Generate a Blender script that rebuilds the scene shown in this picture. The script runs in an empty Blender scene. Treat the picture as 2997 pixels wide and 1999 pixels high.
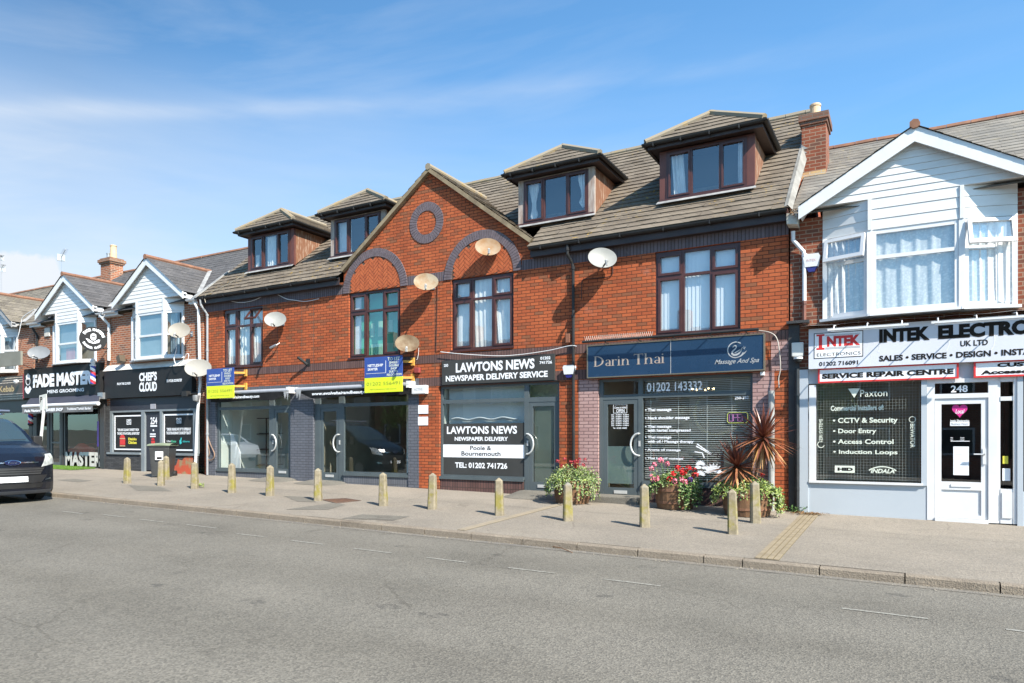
import bpy, math, random
from mathutils import Vector, noise as mnoise
R = math.radians
sc = bpy.context.scene
col = sc.collection
random.seed(7)

# ------------------------------------------------------------------ camera, world, sun
F, TH, D, EZ, CX, HY = 2050.0, R(29.44), 14.42, 1.5, 1498.5, 1282.0
cam = bpy.data.cameras.new('camera'); camo = bpy.data.objects.new('camera', cam); col.objects.link(camo)
camo.location = (0, -D, EZ); camo.rotation_euler = (R(90), 0, TH)
cam.sensor_width = 36; cam.lens = F / 2997 * 36; cam.shift_y = (HY - 999.5) / 2997
cam.clip_start = .1; cam.clip_end = 3000
sc.camera = camo
SUN = Vector((.70, -.335, .70)).normalized()
SUN_EL = math.asin(SUN.z); SUN_ROT = math.atan2(SUN.x, SUN.y)
w = bpy.data.worlds.new('World'); sc.world = w; w.use_nodes = True
nt = w.node_tree; nt.nodes.clear()
def wn(t, **k):
    n = nt.nodes.new(t)
    for a, b in k.items(): setattr(n, a, b)
    return n
def wmath(op, a, b=None, c=None, clamp=False):
    n = wn('ShaderNodeMath', operation=op); n.use_clamp = clamp
    for i, v in enumerate((a, b, c)):
        if v is None: continue
        if isinstance(v, (int, float)): n.inputs[i].default_value = v
        else: nt.links.new(v, n.inputs[i])
    return n.outputs[0]
sky = wn('ShaderNodeTexSky', sky_type='NISHITA'); sky.sun_disc = False
sky.sun_elevation = SUN_EL; sky.sun_rotation = SUN_ROT; sky.air_density = 1.0; sky.dust_density = .6; sky.ozone_density = 2.2
tc = wn('ShaderNodeTexCoord'); sep = wn('ShaderNodeSeparateXYZ'); nt.links.new(tc.outputs['Generated'], sep.inputs[0])
X, Y, Z = sep.outputs
zc = wmath('MAXIMUM', Z, 0.03)
az = wmath('ARCTAN2', X, Y)                                   # 0 = +y, negative to the left
el = wmath('ARCSINE', Z)
# thin cirrus: long streaks that climb gently to the right
comb = wn('ShaderNodeCombineXYZ')
nt.links.new(wmath('MULTIPLY', az, 1.0), comb.inputs[0])
nt.links.new(wmath('SUBTRACT', wmath('MULTIPLY', el, 5.5), wmath('MULTIPLY', az, .95)), comb.inputs[1])
n1 = wn('ShaderNodeTexNoise'); n1.inputs['Scale'].default_value = 1.7; n1.inputs['Detail'].default_value = 7; n1.inputs['Roughness'].default_value = .58; n1.inputs['Distortion'].default_value = .45
nt.links.new(comb.outputs[0], n1.inputs['Vector'])
cir = wmath('MULTIPLY', wmath('SUBTRACT', n1.outputs[0], .50, clamp=True), 2.6, clamp=True)
left = wmath('MULTIPLY', wmath('MULTIPLY_ADD', az, -.95, -.03, clamp=True), wmath('MULTIPLY_ADD', az, 2.2, 3.9, clamp=True))       # more veil to the left
low = wmath('MULTIPLY_ADD', el, -2.75, 1.30, clamp=True)
veil = wmath('MULTIPLY', wmath('MULTIPLY_ADD', left, .9, .12, clamp=True), wmath('MULTIPLY', low, .84))
cirm = wmath('MULTIPLY', cir, wmath('MULTIPLY_ADD', left, .8, .30, clamp=True))
# one small cumulus low on the far left
n2 = wn('ShaderNodeTexNoise'); n2.inputs['Scale'].default_value = 22; n2.inputs['Detail'].default_value = 5
nt.links.new(tc.outputs['Generated'], n2.inputs['Vector'])
cu_d = wmath('ADD', wmath('POWER', wmath('MULTIPLY', wmath('ADD', az, 1.15), 7.5), 2.0), wmath('POWER', wmath('MULTIPLY', wmath('SUBTRACT', el, .175), 17), 2.0))
cu = wmath('MULTIPLY', wmath('SUBTRACT', wmath('MULTIPLY_ADD', n2.outputs[0], 1.5, .15), cu_d, clamp=True), 2.5, clamp=True)
# one long thin streak, with a fainter one under it
def streak(base, curve, wd, amp, seed):
    e0 = wmath('MULTIPLY_ADD', wmath('POWER', wmath('ABSOLUTE', wmath('ADD', az, .2)), 2.0), -curve, base)
    cv = wn('ShaderNodeCombineXYZ'); nt.links.new(wmath('MULTIPLY', az, 5.0), cv.inputs[0]); nt.links.new(wmath('MULTIPLY', el, 30.0), cv.inputs[1]); cv.inputs[2].default_value = seed
    nn = wn('ShaderNodeTexNoise'); nn.inputs['Scale'].default_value = 1.0; nn.inputs['Detail'].default_value = 6; nt.links.new(cv.outputs[0], nn.inputs['Vector'])
    d = wmath('DIVIDE', wmath('SUBTRACT', el, e0), wd)
    g = wmath('EXPONENT', wmath('MULTIPLY', wmath('MULTIPLY', d, d), -1.0))
    return wmath('MULTIPLY', wmath('MULTIPLY', g, wmath('MULTIPLY', wmath('SUBTRACT', nn.outputs[0], .25, clamp=True), 2.2, clamp=True)), wmath('MULTIPLY', wmath('MULTIPLY_ADD', az, -amp * .75, amp * .22, clamp=True), wmath('MULTIPLY_ADD', az, 2.2, 3.9, clamp=True)))
stk = wmath('ADD', wmath('ADD', streak(.470, .12, .012, .28, 1.0), streak(.462, .12, .045, .15, 2.0)), streak(.36, .05, .06, .16, 3.0), clamp=True)
veil = wmath('ADD', veil, stk, clamp=True)
fac = wmath('MAXIMUM', wmath('ADD', wmath('MULTIPLY', cirm, .34), veil, clamp=True), cu, clamp=True)
mix = wn('ShaderNodeMixRGB'); nt.links.new(fac, mix.inputs[0])
gain = wn('ShaderNodeMixRGB', blend_type='MULTIPLY'); gain.inputs[0].default_value = 1; gain.inputs[2].default_value = (.60, .86, 1.0, 1)
gm = wn('ShaderNodeMixRGB'); gm.inputs[1].default_value = (.56, .88, .99, 1); gm.inputs[2].default_value = (.36, .54, .61, 1)
nt.links.new(wmath('POWER', left, 1.7), gm.inputs[0]); nt.links.new(gm.outputs[0], gain.inputs[2])
nt.links.new(sky.outputs[0], gain.inputs[1]); nt.links.new(gain.outputs[0], mix.inputs[1])
mix.inputs[2].default_value = (3.0, 3.2, 3.45, 1)
bg = wn('ShaderNodeBackground'); bg.inputs[1].default_value = .138
nt.links.new(mix.outputs[0], bg.inputs[0])
wo = wn('ShaderNodeOutputWorld'); nt.links.new(bg.outputs[0], wo.inputs[0])
sl = bpy.data.lights.new('sun', 'SUN'); sl.energy = 5.0; sl.angle = R(.5); sl.color = (1, .93, .82)
slo = bpy.data.objects.new('sun', sl); col.objects.link(slo); slo.rotation_euler = (-SUN).to_track_quat('-Z', 'Y').to_euler(); slo.location = (20, -10, 30)
sc.view_settings.view_transform = 'Standard'; sc.view_settings.look = 'None'; sc.view_settings.exposure = 1.08; sc.view_settings.gamma = 1
sc.cycles.max_bounces = 8; sc.cycles.transparent_max_bounces = 16

# ------------------------------------------------------------------ measuring: a photo pixel (2997 x 1999) onto a real plane
FW = Vector((-math.sin(TH), math.cos(TH), 0)); RT = Vector((math.cos(TH), math.sin(TH), 0)); CO = Vector((0, -D, EZ))
def at(px, py, Yp=0.0):
    r = FW * F + RT * (px - CX) + Vector((0, 0, HY - py))
    return CO + r * ((Yp + D) / r.y)
SLOPE, Z0, CF = -.0146, .059, .03
KY = -5.08
def zw(x): return Z0 + SLOPE * x                                 # ground along the house fronts
def zp(x, y): return Z0 + SLOPE * x + CF * min(y, 0)             # pavement
def zr(x, y=0): return Z0 + SLOPE * x + CF * KY - .105          # road
def gp(px, py, road=False):
    r = FW * F + RT * (px - CX) + Vector((0, 0, HY - py))
    if road: d0, n = Z0 + CF * KY - .105, Vector((-SLOPE, 0, 1))
    else: d0, n = Z0, Vector((-SLOPE, -CF, 1))
    return CO + r * ((d0 - n.dot(CO)) / n.dot(r))
def rect(a, b, c, d, Yp):                                        # top-left and bottom-right pixels
    p, q = at(a, b, Yp), at(c, d, Yp)
    return p.x, q.x, q.z, p.z

# ------------------------------------------------------------------ objects
def top(o):
    while o.parent: o = o.parent
    return o
def tag(o, label=None, cat=None, group=None, kind=None):
    if label: o['label'] = label
    if cat: o['category'] = cat
    if group: o['group'] = group
    if kind: o['kind'] = kind
    return o
def thing(name, label, cat, loc=(0, 0, 0), group=None):
    o = bpy.data.objects.new(name, None); col.objects.link(o); o.location = loc; o.empty_display_size = .2
    return tag(o, label, cat, group)
TXT = {}
def textmesh(s, bold=0.0, shear=0.0, sp=1.0):
    k = (s, bold, shear, sp)
    if k in TXT: return TXT[k]
    c = bpy.data.curves.new('t', 'FONT'); c.body = s; c.offset = bold; c.shear = shear; c.resolution_u = 3; c.space_character = sp
    o = bpy.data.objects.new('t', c); col.objects.link(o)
    bpy.context.view_layer.update()
    m = bpy.data.meshes.new_from_object(o.evaluated_get(bpy.context.evaluated_depsgraph_get()))
    v = [(p.co.x, p.co.y) for p in m.vertices]; f = [tuple(p.vertices) for p in m.polygons]
    bpy.data.objects.remove(o); bpy.data.curves.remove(c); bpy.data.meshes.remove(m)
    TXT[k] = (v, f); return TXT[k]

class MB:
    def __init__(s): s.v = []; s.f = []
    def quad(s, a, b, c, d): s.poly([a, b, c, d]); return s
    def poly(s, pts):
        n = len(s.v); s.v += [tuple(p) for p in pts]; s.f.append(tuple(range(n, n + len(pts)))); return s
    def box(s, x0, x1, y0, y1, z0, z1):
        if x0 > x1: x0, x1 = x1, x0
        if y0 > y1: y0, y1 = y1, y0
        if z0 > z1: z0, z1 = z1, z0
        n = len(s.v)
        s.v += [(x, y, z) for z in (z0, z1) for y in (y0, y1) for x in (x0, x1)]
        for q in ((0, 2, 3, 1), (4, 5, 7, 6), (0, 1, 5, 4), (2, 6, 7, 3), (0, 4, 6, 2), (1, 3, 7, 5)): s.f.append(tuple(n + i for i in q))
        return s
    def obox(s, c, ax, ay, az_):                                  # oriented box: centre and three half axes
        c, ax, ay, az_ = map(Vector, (c, ax, ay, az_)); n = len(s.v)
        s.v += [tuple(c + ax * i + ay * j + az_ * k) for k in (-1, 1) for j in (-1, 1) for i in (-1, 1)]
        for q in ((0, 2, 3, 1), (4, 5, 7, 6), (0, 1, 5, 4), (2, 6, 7, 3), (0, 4, 6, 2), (1, 3, 7, 5)): s.f.append(tuple(n + i for i in q))
        return s
    def prism(s, pts, off):                                       # polygon swept by a vector
        off = Vector(off); n = len(s.v); k = len(pts); P = [Vector(p) for p in pts]
        s.v += [tuple(p) for p in P] + [tuple(p + off) for p in P]
        s.f.append(tuple(range(n, n + k))); s.f.append(tuple(range(n + 2 * k - 1, n + k - 1, -1)))
        for i in range(k): j = (i + 1) % k; s.f.append((n + i, n + j, n + k + j, n + k + i))
        return s
    def bar(s, a, b, w_, h_, up=(0, 0, 1)):                       # square bar from a to b
        a, b = Vector(a), Vector(b); d = (b - a); u = Vector(up)
        sd = d.cross(u)
        if sd.length < 1e-6: sd = d.cross(Vector((0, 1, 0)))
        sd.normalize(); up2 = sd.cross(d).normalized()
        return s.obox((a + b) / 2, d / 2, sd * w_ / 2, up2 * h_ / 2)
    def tube(s, pts, r, n=8, cap=True):
        P = [Vector(p) for p in pts]; base = len(s.v); rr = r if isinstance(r, (list, tuple)) else [r] * len(P)
        ref = None
        for i, p in enumerate(P):
            t = (P[min(i + 1, len(P) - 1)] - P[max(i - 1, 0)]).normalized()
            if ref is None: ref = Vector((0, 0, 1)) if abs(t.z) < .9 else Vector((1, 0, 0))
            a = t.cross(ref).normalized(); b = a.cross(t).normalized(); ref = b
            for k in range(n):
                an = 2 * math.pi * k / n
                s.v.append(tuple(p + (a * math.cos(an) + b * math.sin(an)) * rr[i]))
        for i in range(len(P) - 1):
            for k in range(n):
                k2 = (k + 1) % n
                s.f.append((base + i * n + k, base + i * n + k2, base + (i + 1) * n + k2, base + (i + 1) * n + k))
        if cap:
            s.f.append(tuple(base + k for k in range(n - 1, -1, -1))); e = base + (len(P) - 1) * n
            s.f.append(tuple(e + k for k in range(n)))
        return s
    def lathe(s, c, prof, n=16, axis=None):                       # (radius, height) profile round a vertical axis
        c = Vector(c); base = len(s.v); m = len(prof)
        for r_, h in prof:
            for k in range(n):
                an = 2 * math.pi * k / n; s.v.append((c.x + r_ * math.cos(an), c.y + r_ * math.sin(an), c.z + h))
        for i in range(m - 1):
            for k in range(n):
                k2 = (k + 1) % n; s.f.append((base + i * n + k, base + i * n + k2, base + (i + 1) * n + k2, base + (i + 1) * n + k))
        s.f.append(tuple(base + k for k in range(n - 1, -1, -1))); s.f.append(tuple(base + (m - 1) * n + k for k in range(n)))
        return s
    def grid(s, fn, nu, nv):
        b = len(s.v)
        for i in range(nu + 1):
            for j in range(nv + 1): s.v.append(tuple(fn(i / nu, j / nv)))
        for i in range(nu):
            for j in range(nv): a = b + i * (nv + 1) + j; s.f.append((a, a + nv + 1, a + nv + 2, a + 1))
        return s
    def text(s, txt, x0, x1, z0, z1, y, bold=0.0, shear=0.0, rot=0, sp=1.0, ax=None):
        v, f = textmesh(txt, bold, shear, sp)
        if not v: return s
        a0 = min(p[0] for p in v); a1 = max(p[0] for p in v); b0 = min(p[1] for p in v); b1 = max(p[1] for p in v)
        n = len(s.v)
        for px_, pz in v:
            u, t = (px_ - a0) / (a1 - a0), (pz - b0) / (b1 - b0)
            if rot == 90: u, t = 1 - t, u
            if rot == -90: u, t = t, 1 - u
            s.v.append((x0 + (x1 - x0) * u, y, z0 + (z1 - z0) * t) if ax is None else tuple(ax(x0 + (x1 - x0) * u, z0 + (z1 - z0) * t)))
        s.f += [tuple(n + i for i in q) for q in f]
        return s
    def leaf(s, p, d, nrm, L, W):
        p, d, nrm = Vector(p), Vector(d).normalized(), Vector(nrm)
        sd = d.cross(nrm)
        if sd.length < 1e-5: sd = d.cross(Vector((.3, .5, .8)))
        sd.normalize(); up = sd.cross(d).normalized()
        s.poly([p, p + d * L * .5 + sd * W * .5 + up * L * .08, p + d * L, p + d * L * .5 - sd * W * .5 + up * L * .08]); return s
    def build(s, name, m, parent=None, smooth=False, loc=None, bevel=0):
        me = bpy.data.meshes.new(name)
        off = Vector(loc) if loc is not None else (top(parent).location.copy() if parent else Vector())
        me.from_pydata([tuple(Vector(p) - off) for p in s.v], [], s.f); me.update()
        me.materials.append(m)
        if smooth:
            me.polygons.foreach_set('use_smooth', [True] * len(me.polygons))
            try: me.set_sharp_from_angle(angle=R(38))
            except Exception: pass
        o = bpy.data.objects.new(name, me); col.objects.link(o)
        if parent: o.parent = parent
        else: o.location = off
        if bevel:
            b = o.modifiers.new('bevel', 'BEVEL'); b.width = bevel; b.segments = 2; b.limit_method = 'ANGLE'
        return o

# ------------------------------------------------------------------ materials
class NT:
    def __init__(s, name):
        s.m = bpy.data.materials.new(name); s.m.use_nodes = True; s.t = s.m.node_tree; s.t.nodes.clear()
        s.out = s.t.nodes.new('ShaderNodeOutputMaterial'); s.p = s.t.nodes.new('ShaderNodeBsdfPrincipled')
        s.t.links.new(s.p.outputs[0], s.out.inputs[0]); s.geo = s.t.nodes.new('ShaderNodeNewGeometry'); s.pos = s.geo.outputs['Position']
    def n(s, t, **k):
        o = s.t.nodes.new(t)
        for a, b in k.items(): setattr(o, a, b)
        return o
    def link(s, a, b): s.t.links.new(a, b)
    def setv(s, sock, v):
        if isinstance(v, (int, float)): sock.default_value = v
        elif isinstance(v, tuple): sock.default_value = v if len(v) == 4 or len(sock.default_value) == 3 else v + (1,)
        else: s.link(v, sock)
    def math(s, op, a, b=None, c=None, clamp=False):
        o = s.n('ShaderNodeMath', operation=op); o.use_clamp = clamp
        for i, v in enumerate((a, b, c)):
            if v is not None: s.setv(o.inputs[i], v)
        return o.outputs[0]
    def noise(s, scale, detail=4, rough=.55, vec=None, dist=0):
        o = s.n('ShaderNodeTexNoise'); o.inputs['Scale'].default_value = scale; o.inputs['Detail'].default_value = detail
        o.inputs['Roughness'].default_value = rough; o.inputs['Distortion'].default_value = dist; s.link(vec or s.pos, o.inputs['Vector']); return o.outputs[0]
    def mapv(s, scale=(1, 1, 1), loc=(0, 0, 0), rot=(0, 0, 0), vec=None):
        o = s.n('ShaderNodeMapping'); o.inputs['Scale'].default_value = scale; o.inputs['Location'].default_value = loc; o.inputs['Rotation'].default_value = rot
        s.link(vec or s.pos, o.inputs['Vector']); return o.outputs[0]
    def ramp(s, v, lo, hi): 
        o = s.n('ShaderNodeMapRange'); o.inputs['From Min'].default_value = lo; o.inputs['From Max'].default_value = hi; s.link(v, o.inputs['Value']); return o.outputs[0]
    def mix(s, f, a, b, mode='MIX'):
        o = s.n('ShaderNodeMixRGB', blend_type=mode); s.setv(o.inputs[0], f); s.setv(o.inputs[1], a); s.setv(o.inputs[2], b); return o.outputs[0]
    def wallvec(s):
        sp = s.n('ShaderNodeSeparateXYZ'); s.link(s.pos, sp.inputs[0]); c = s.n('ShaderNodeCombineXYZ')
        s.link(s.math('ADD', sp.outputs[0], sp.outputs[1]), c.inputs[0]); s.link(sp.outputs[2], c.inputs[1]); return c.outputs[0]
    def bump(s, h, strength=.3, dist=.01):
        o = s.n('ShaderNodeBump'); o.inputs['Strength'].default_value = strength; o.inputs['Distance'].default_value = dist; s.link(h, o.inputs['Height']); s.link(o.outputs[0], s.p.inputs['Normal'])
    def done(s, colr, rough=.7, metal=0.0, spec=.5):
        s.setv(s.p.inputs['Base Color'], colr); s.setv(s.p.inputs['Roughness'], rough); s.setv(s.p.inputs['Metallic'], metal)
        s.p.inputs['Specular IOR Level'].default_value = spec
        return s.m
MATS = {}
def M(name, c1, c2=None, scale=3.0, rough=.6, metal=0.0, bump=0.0, spec=.5, lo=.35, hi=.65, detail=5, stretch=None):
    if name in MATS: return MATS[name]
    k = NT(name); c2 = c2 or tuple(x * .82 for x in c1)
    vec = k.mapv(stretch) if stretch else None
    nz = k.noise(scale, detail, .6, vec)
    if bump: k.bump(k.noise(scale * 6, 3, .6, vec), bump, .01)
    MATS[name] = k.done(k.mix(k.ramp(nz, lo, hi), c1, c2), k.math('MULTIPLY_ADD', nz, .2, rough - .1, clamp=True), metal, spec); return MATS[name]
def brickmat(name, c1, c2, mortar, wd=.225, ht=.075, mo=.009, dirt=(.5, .42, .36), dirtamt=.35, offset=.5, bump=.5, rough=.85, c3=None, loc=(0, 0, 0)):
    k = NT(name); v = k.mapv((1, 1, 1), loc, vec=k.wallvec())
    b = k.n('ShaderNodeTexBrick'); k.link(v, b.inputs['Vector']); b.offset = offset; b.squash = 1
    b.inputs['Color1'].default_value = c1 + (1,); b.inputs['Color2'].default_value = c2 + (1,); b.inputs['Mortar'].default_value = mortar + (1,)
    b.inputs['Scale'].default_value = 1; b.inputs['Mortar Size'].default_value = mo; b.inputs['Mortar Smooth'].default_value = .1; b.inputs['Bias'].default_value = -.05
    b.inputs['Brick Width'].default_value = wd; b.inputs['Row Height'].default_value = ht
    cc = b.outputs['Color']
    if c3:                                                        # odd burnt bricks, picked brick by brick
        b2 = k.n('ShaderNodeTexBrick'); k.link(v, b2.inputs['Vector']); b2.offset = offset
        for i, q in (('Color1', (0, 0, 0, 1)), ('Color2', (1, 1, 1, 1)), ('Mortar', (0, 0, 0, 1))): b2.inputs[i].default_value = q
        b2.inputs['Scale'].default_value = 1; b2.inputs['Mortar Size'].default_value = mo; b2.inputs['Brick Width'].default_value = wd; b2.inputs['Row Height'].default_value = ht; b2.inputs['Bias'].default_value = 0
        cc = k.mix(k.math('MULTIPLY', k.ramp(b2.outputs['Color'], .74, .97), .75), cc, c3)
    d = k.noise(.8, 5, .6); fine = k.noise(38, 3, .7)
    cc = k.mix(k.math('MULTIPLY', k.ramp(d, .45, .8), dirtamt), cc, k.mix(1, cc, dirt, 'MULTIPLY'))
    cc = k.mix(k.math('MULTIPLY', k.ramp(fine, .35, .75), .28), cc, k.mix(1, cc, (.62, .6, .6), 'MULTIPLY'))
    stn = k.noise(1.0, 5, .6, k.mapv((2.6, 2.6, .22)))                # rain streaks
    cc = k.mix(k.math('MULTIPLY', k.ramp(stn, .52, .74), .30), cc, k.mix(1, cc, (.50, .46, .44), 'MULTIPLY'))
    cc = k.mix(k.math('MULTIPLY', k.ramp(k.noise(1.7, 6, .7), .60, .78), .16), cc, (.55, .46, .38))
    k.bump(k.math('ADD', k.math('MULTIPLY', b.outputs['Fac'], -1.0), k.math('MULTIPLY', fine, .25)), bump, .008)
    return k.done(cc, rough, 0, .3)
def glassmat(name, tint=(.82, .9, .88), gain=.05, rough=0.0):
    k = NT(name); k.t.nodes.remove(k.p)
    tr = k.n('ShaderNodeBsdfTransparent'); tr.inputs[0].default_value = tint + (1,); gl = k.n('ShaderNodeBsdfGlossy'); gl.inputs[0].default_value = (.95, .97, 1, 1); gl.inputs['Roughness'].default_value = rough
    fr = k.n('ShaderNodeFresnel'); fr.inputs[0].default_value = 1.46
    b = k.n('ShaderNodeBump'); b.inputs['Strength'].default_value = .05; b.inputs['Distance'].default_value = .02; k.link(k.noise(.9, 1), b.inputs['Height']); k.link(b.outputs[0], gl.inputs['Normal'])
    mx = k.n('ShaderNodeMixShader'); k.link(k.math('MINIMUM', k.math('MULTIPLY_ADD', fr.outputs[0], 1.3, gain), .5), mx.inputs[0]); k.link(tr.outputs[0], mx.inputs[1]); k.link(gl.outputs[0], mx.inputs[2])
    k.link(mx.outputs[0], k.out.inputs[0]); return k.m
ORANGE = brickmat('orange_brick', (.43, .108, .038), (.30, .066, .025), (.075, .025, .012), mo=.0072, c3=(.21, .095, .048), dirtamt=.3)  # dark mortar colour takes in the shade of the recessed joints
SOLD = brickmat('blue_soldier_brick', (.140, .112, .125), (.105, .085, .096), (.06, .045, .04), wd=.075, ht=50, mo=.008, dirtamt=.35, loc=(0, 20, 0))
SOLDB = brickmat('brown_soldier_brick', (.15, .085, .075), (.105, .06, .055), (.05, .035, .03), wd=.075, ht=50, mo=.008, dirtamt=.35, loc=(0, 20, 0))
SOLDG = brickmat('grey_painted_soldier_brick', (.125, .132, .15), (.105, .112, .128), (.07, .073, .085), wd=.075, ht=50, mo=.008, dirtamt=.3, loc=(0, 20, 0), rough=.55)
GREYP = brickmat('grey_painted_brick', (.125, .132, .155), (.11, .117, .138), (.065, .07, .085), dirtamt=.3, rough=.55)
MAUVE = brickmat('mauve_painted_brick', (.42, .27, .25), (.36, .22, .205), (.16, .10, .095), dirtamt=.35, rough=.6)
OLD = brickmat('old_red_brick', (.36, .125, .06), (.27, .085, .042), (.42, .33, .25), mo=.010, c3=(.14, .08, .06), dirtamt=.5)
OLD2 = brickmat('weathered_red_brick', (.25, .072, .036), (.17, .048, .027), (.30, .20, .14), mo=.009, c3=(.13, .07, .05), dirtamt=.5)
DARKST = brickmat('black_stone_cladding', (.085, .088, .092), (.05, .052, .056), (.02, .02, .02), wd=.21, ht=.045, mo=.006, bump=1.2, dirtamt=.2)
VOUSS = M('blue_brick', (.140, .110, .122), (.095, .075, .084), 9, .8)
HERR = M('orange_herringbone_brick', (.44, .108, .034), (.32, .072, .024), 7, .85)
MORT = M('dark_mortar', (.12, .075, .05), (.09, .055, .04), 8, .95)
GLASS = glassmat('window_glass', (.95, .97, .97), gain=.12); SGLASS = glassmat('shop_glass', (.93, .97, .95), gain=.075)
def tilemat(name, c1, c2, moss, mossamt, lichen, licamt, wd=.3, row=.131):
    k = NT(name); b = k.n('ShaderNodeTexBrick'); v = k.wallvec(); k.link(v, b.inputs['Vector']); b.inputs['Scale'].default_value = 1
    for i, q in (('Color1', c1), ('Color2', c2), ('Mortar', tuple(x * .45 for x in c2))): b.inputs[i].default_value = q + (1,)
    b.inputs['Mortar Size'].default_value = .004; b.inputs['Brick Width'].default_value = wd; b.inputs['Row Height'].default_value = row
    cc = b.outputs['Color']
    cc = k.mix(k.math('MULTIPLY', k.ramp(k.noise(1.1, 6, .65), .42, .7), .5), cc, k.mix(1, cc, (.55, .52, .5), 'MULTIPLY'))
    cc = k.mix(k.math('MULTIPLY', k.ramp(k.noise(5.5, 6, .7), .60, .72), mossamt), cc, moss)
    cc = k.mix(k.math('MULTIPLY', k.math('MULTIPLY', k.ramp(k.noise(9, 5, .7), .58, .66), k.ramp(k.noise(.55, 3), .48, .62)), licamt), cc, lichen)
    k.bump(k.noise(45, 3, .7), .35, .01)
    return k.done(cc, .9, 0, .25)
TILE = tilemat('brown_concrete_tile', (.196, .163, .126), (.134, .110, .086), (.085, .070, .038), .65, (.36, .23, .04), .95)
SLATE = tilemat('grey_slate', (.115, .11, .11), (.08, .078, .08), (.09, .085, .06), .35, (.3, .28, .2), .3, .25, .1)
SLATEO = tilemat('weathered_slate', (.235, .215, .185), (.16, .15, .135), (.42, .40, .36), .4, (.35, .28, .12), .35, .3, .11)
SLATEM = tilemat('mossy_slate', (.2, .175, .14), (.13, .115, .095), (.30, .27, .2), .8, (.3, .27, .15), .4, .25, .1)
RIDGE = M('terracotta_ridge', (.25, .12, .07), (.17, .085, .055), 4, .9)
RIDGEB = M('weathered_concrete_ridge', (.23, .195, .145), (.29, .20, .085), 3.0, .9, bump=.3, lo=.5, hi=.72)
LEAD = M('lead_flashing', (.19, .19, .19), (.32, .32, .31), 4, .7)
UPVC = M('white_upvc', (.68, .68, .68), (.61, .61, .62), 2, .35)
WBOARD = M('white_cladding', (.69, .69, .685), (.60, .595, .58), 1.6, .5, stretch=(1, 1, 2.5))
BROWNF = M('brown_window_frame', (.075, .028, .022), (.055, .02, .017), 5, .35)
DKTIM = M('dark_brown_fascia', (.045, .028, .025), (.03, .02, .02), 2.5, .5)
PEEL = M('peeling_brown_timber', (.18, .078, .040), (.36, .27, .20), 9, .8, stretch=(2.2, 2.2, .35), lo=.52, hi=.68, bump=.3)
REDTIM = M('red_brown_timber', (.12, .042, .032), (.09, .032, .026), 3, .55)
GREYT = M('silvered_timber', (.40, .35, .31), (.25, .18, .15), 6, .85, stretch=(3, 3, .5))
ALU = M('grey_aluminium', (.085, .105, .112), (.07, .088, .095), 2, .4, spec=.5)
BLACKP = M('black_plastic', (.02, .02, .021), (.03, .03, .03), 3, .55, spec=.25)
BLACKS = M('black_sign_face', (.016, .016, .017), (.022, .022, .023), 1.5, .5, spec=.18)
CHAR = M('charcoal_sign_face', (.042, .043, .041), (.05, .051, .05), 1.5, .6, spec=.2)
NAVY = M('navy_sign_face', (.014, .040, .085), (.018, .046, .095), 1.5, .28)
WHITE = M('white_vinyl', (.82, .83, .85), (.78, .79, .81), 2, .5)
CREAM = M('cream_vinyl', (.66, .70, .60), (.62, .66, .57), 2, .5)
INK = M('black_vinyl', (.018, .016, .015), (.025, .022, .02), 2, .8, spec=.06)
REDV = M('red_vinyl', (.60, .035, .03), (.55, .03, .03), 2, .45)
GREYW = M('pale_grey_sign_face', (.60, .62, .68), (.56, .58, .64), .9, .4)
STEEL = M('brushed_steel', (.62, .62, .60), (.54, .54, .52), 3, .45, .35)
GALV = M('galvanised_metal', (.45, .46, .47), (.34, .35, .36), 6, .45, .7)
PIPEG = M('grey_pipe', (.30, .31, .32), (.24, .25, .26), 4, .5)
PIPEB = M('black_pipe', (.022, .023, .025), (.035, .035, .035), 5, .4)
PIPER = M('rust_brown_pipe', (.20, .075, .05), (.14, .06, .045), 5, .6)
BLUEGR = M('pale_blue_grey_paint', (.42, .46, .50), (.385, .425, .465), 1.1, .5, lo=.4, hi=.8)
CONC = M('weathered_concrete', (.46, .41, .31), (.36, .31, .22), 9, .9, bump=.5)
CURT = M('white_curtain', (.86, .86, .84), (.70, .71, .70), 3, .9)
DARKIN = M('dark_room', (.035, .034, .032), (.05, .048, .045), 1, .9)
ROOMG = M('pale_room_wall', (.74, .78, .74), (.68, .72, .69), 1, .9)
ROOMD = M('dim_room_wall', (.40, .36, .28), (.32, .29, .23), 1, .9)
ROOMF = M('room_floor', (.14, .13, .12), (.10, .09, .08), 2, .7)
GOLD = M('bronze_letter', (.50, .40, .33), (.44, .35, .29), 2, .45, .3)
SILV = M('silver_letter', (.66, .63, .60), (.58, .56, .53), 2, .35, .5)
DISHW = M('white_dish_paint', (.27, .27, .255), (.225, .225, .21), 3, .5)
DISHR = M('rust_streaked_dish_paint', (.29, .24, .17), (.22, .115, .04), 3.2, .7, lo=.42, hi=.70)
DISHO = M('orange_rusted_dish_paint', (.24, .13, .055), (.29, .22, .15), 3.6, .8, lo=.40, hi=.68)
DISHB = M('brown_rusted_dish_paint', (.21, .16, .10), (.11, .062, .03), 4.2, .8, lo=.36, hi=.66)
DISHG = M('grey_dish_paint', (.20, .21, .22), (.16, .17, .18), 3, .5)
YEL = M('lime_board', (.66, .76, .02), (.62, .72, .03), 2, .5)
BLUEB = M('royal_blue_board', (.03, .07, .27), (.035, .08, .30), 2, .5)
ORWOOD = M('yellow_timber', (.62, .33, .06), (.5, .26, .05), 5, .7)
BOARDB = M('board_edge', (.5, .5, .45), (.4, .4, .38), 4, .8)

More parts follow.
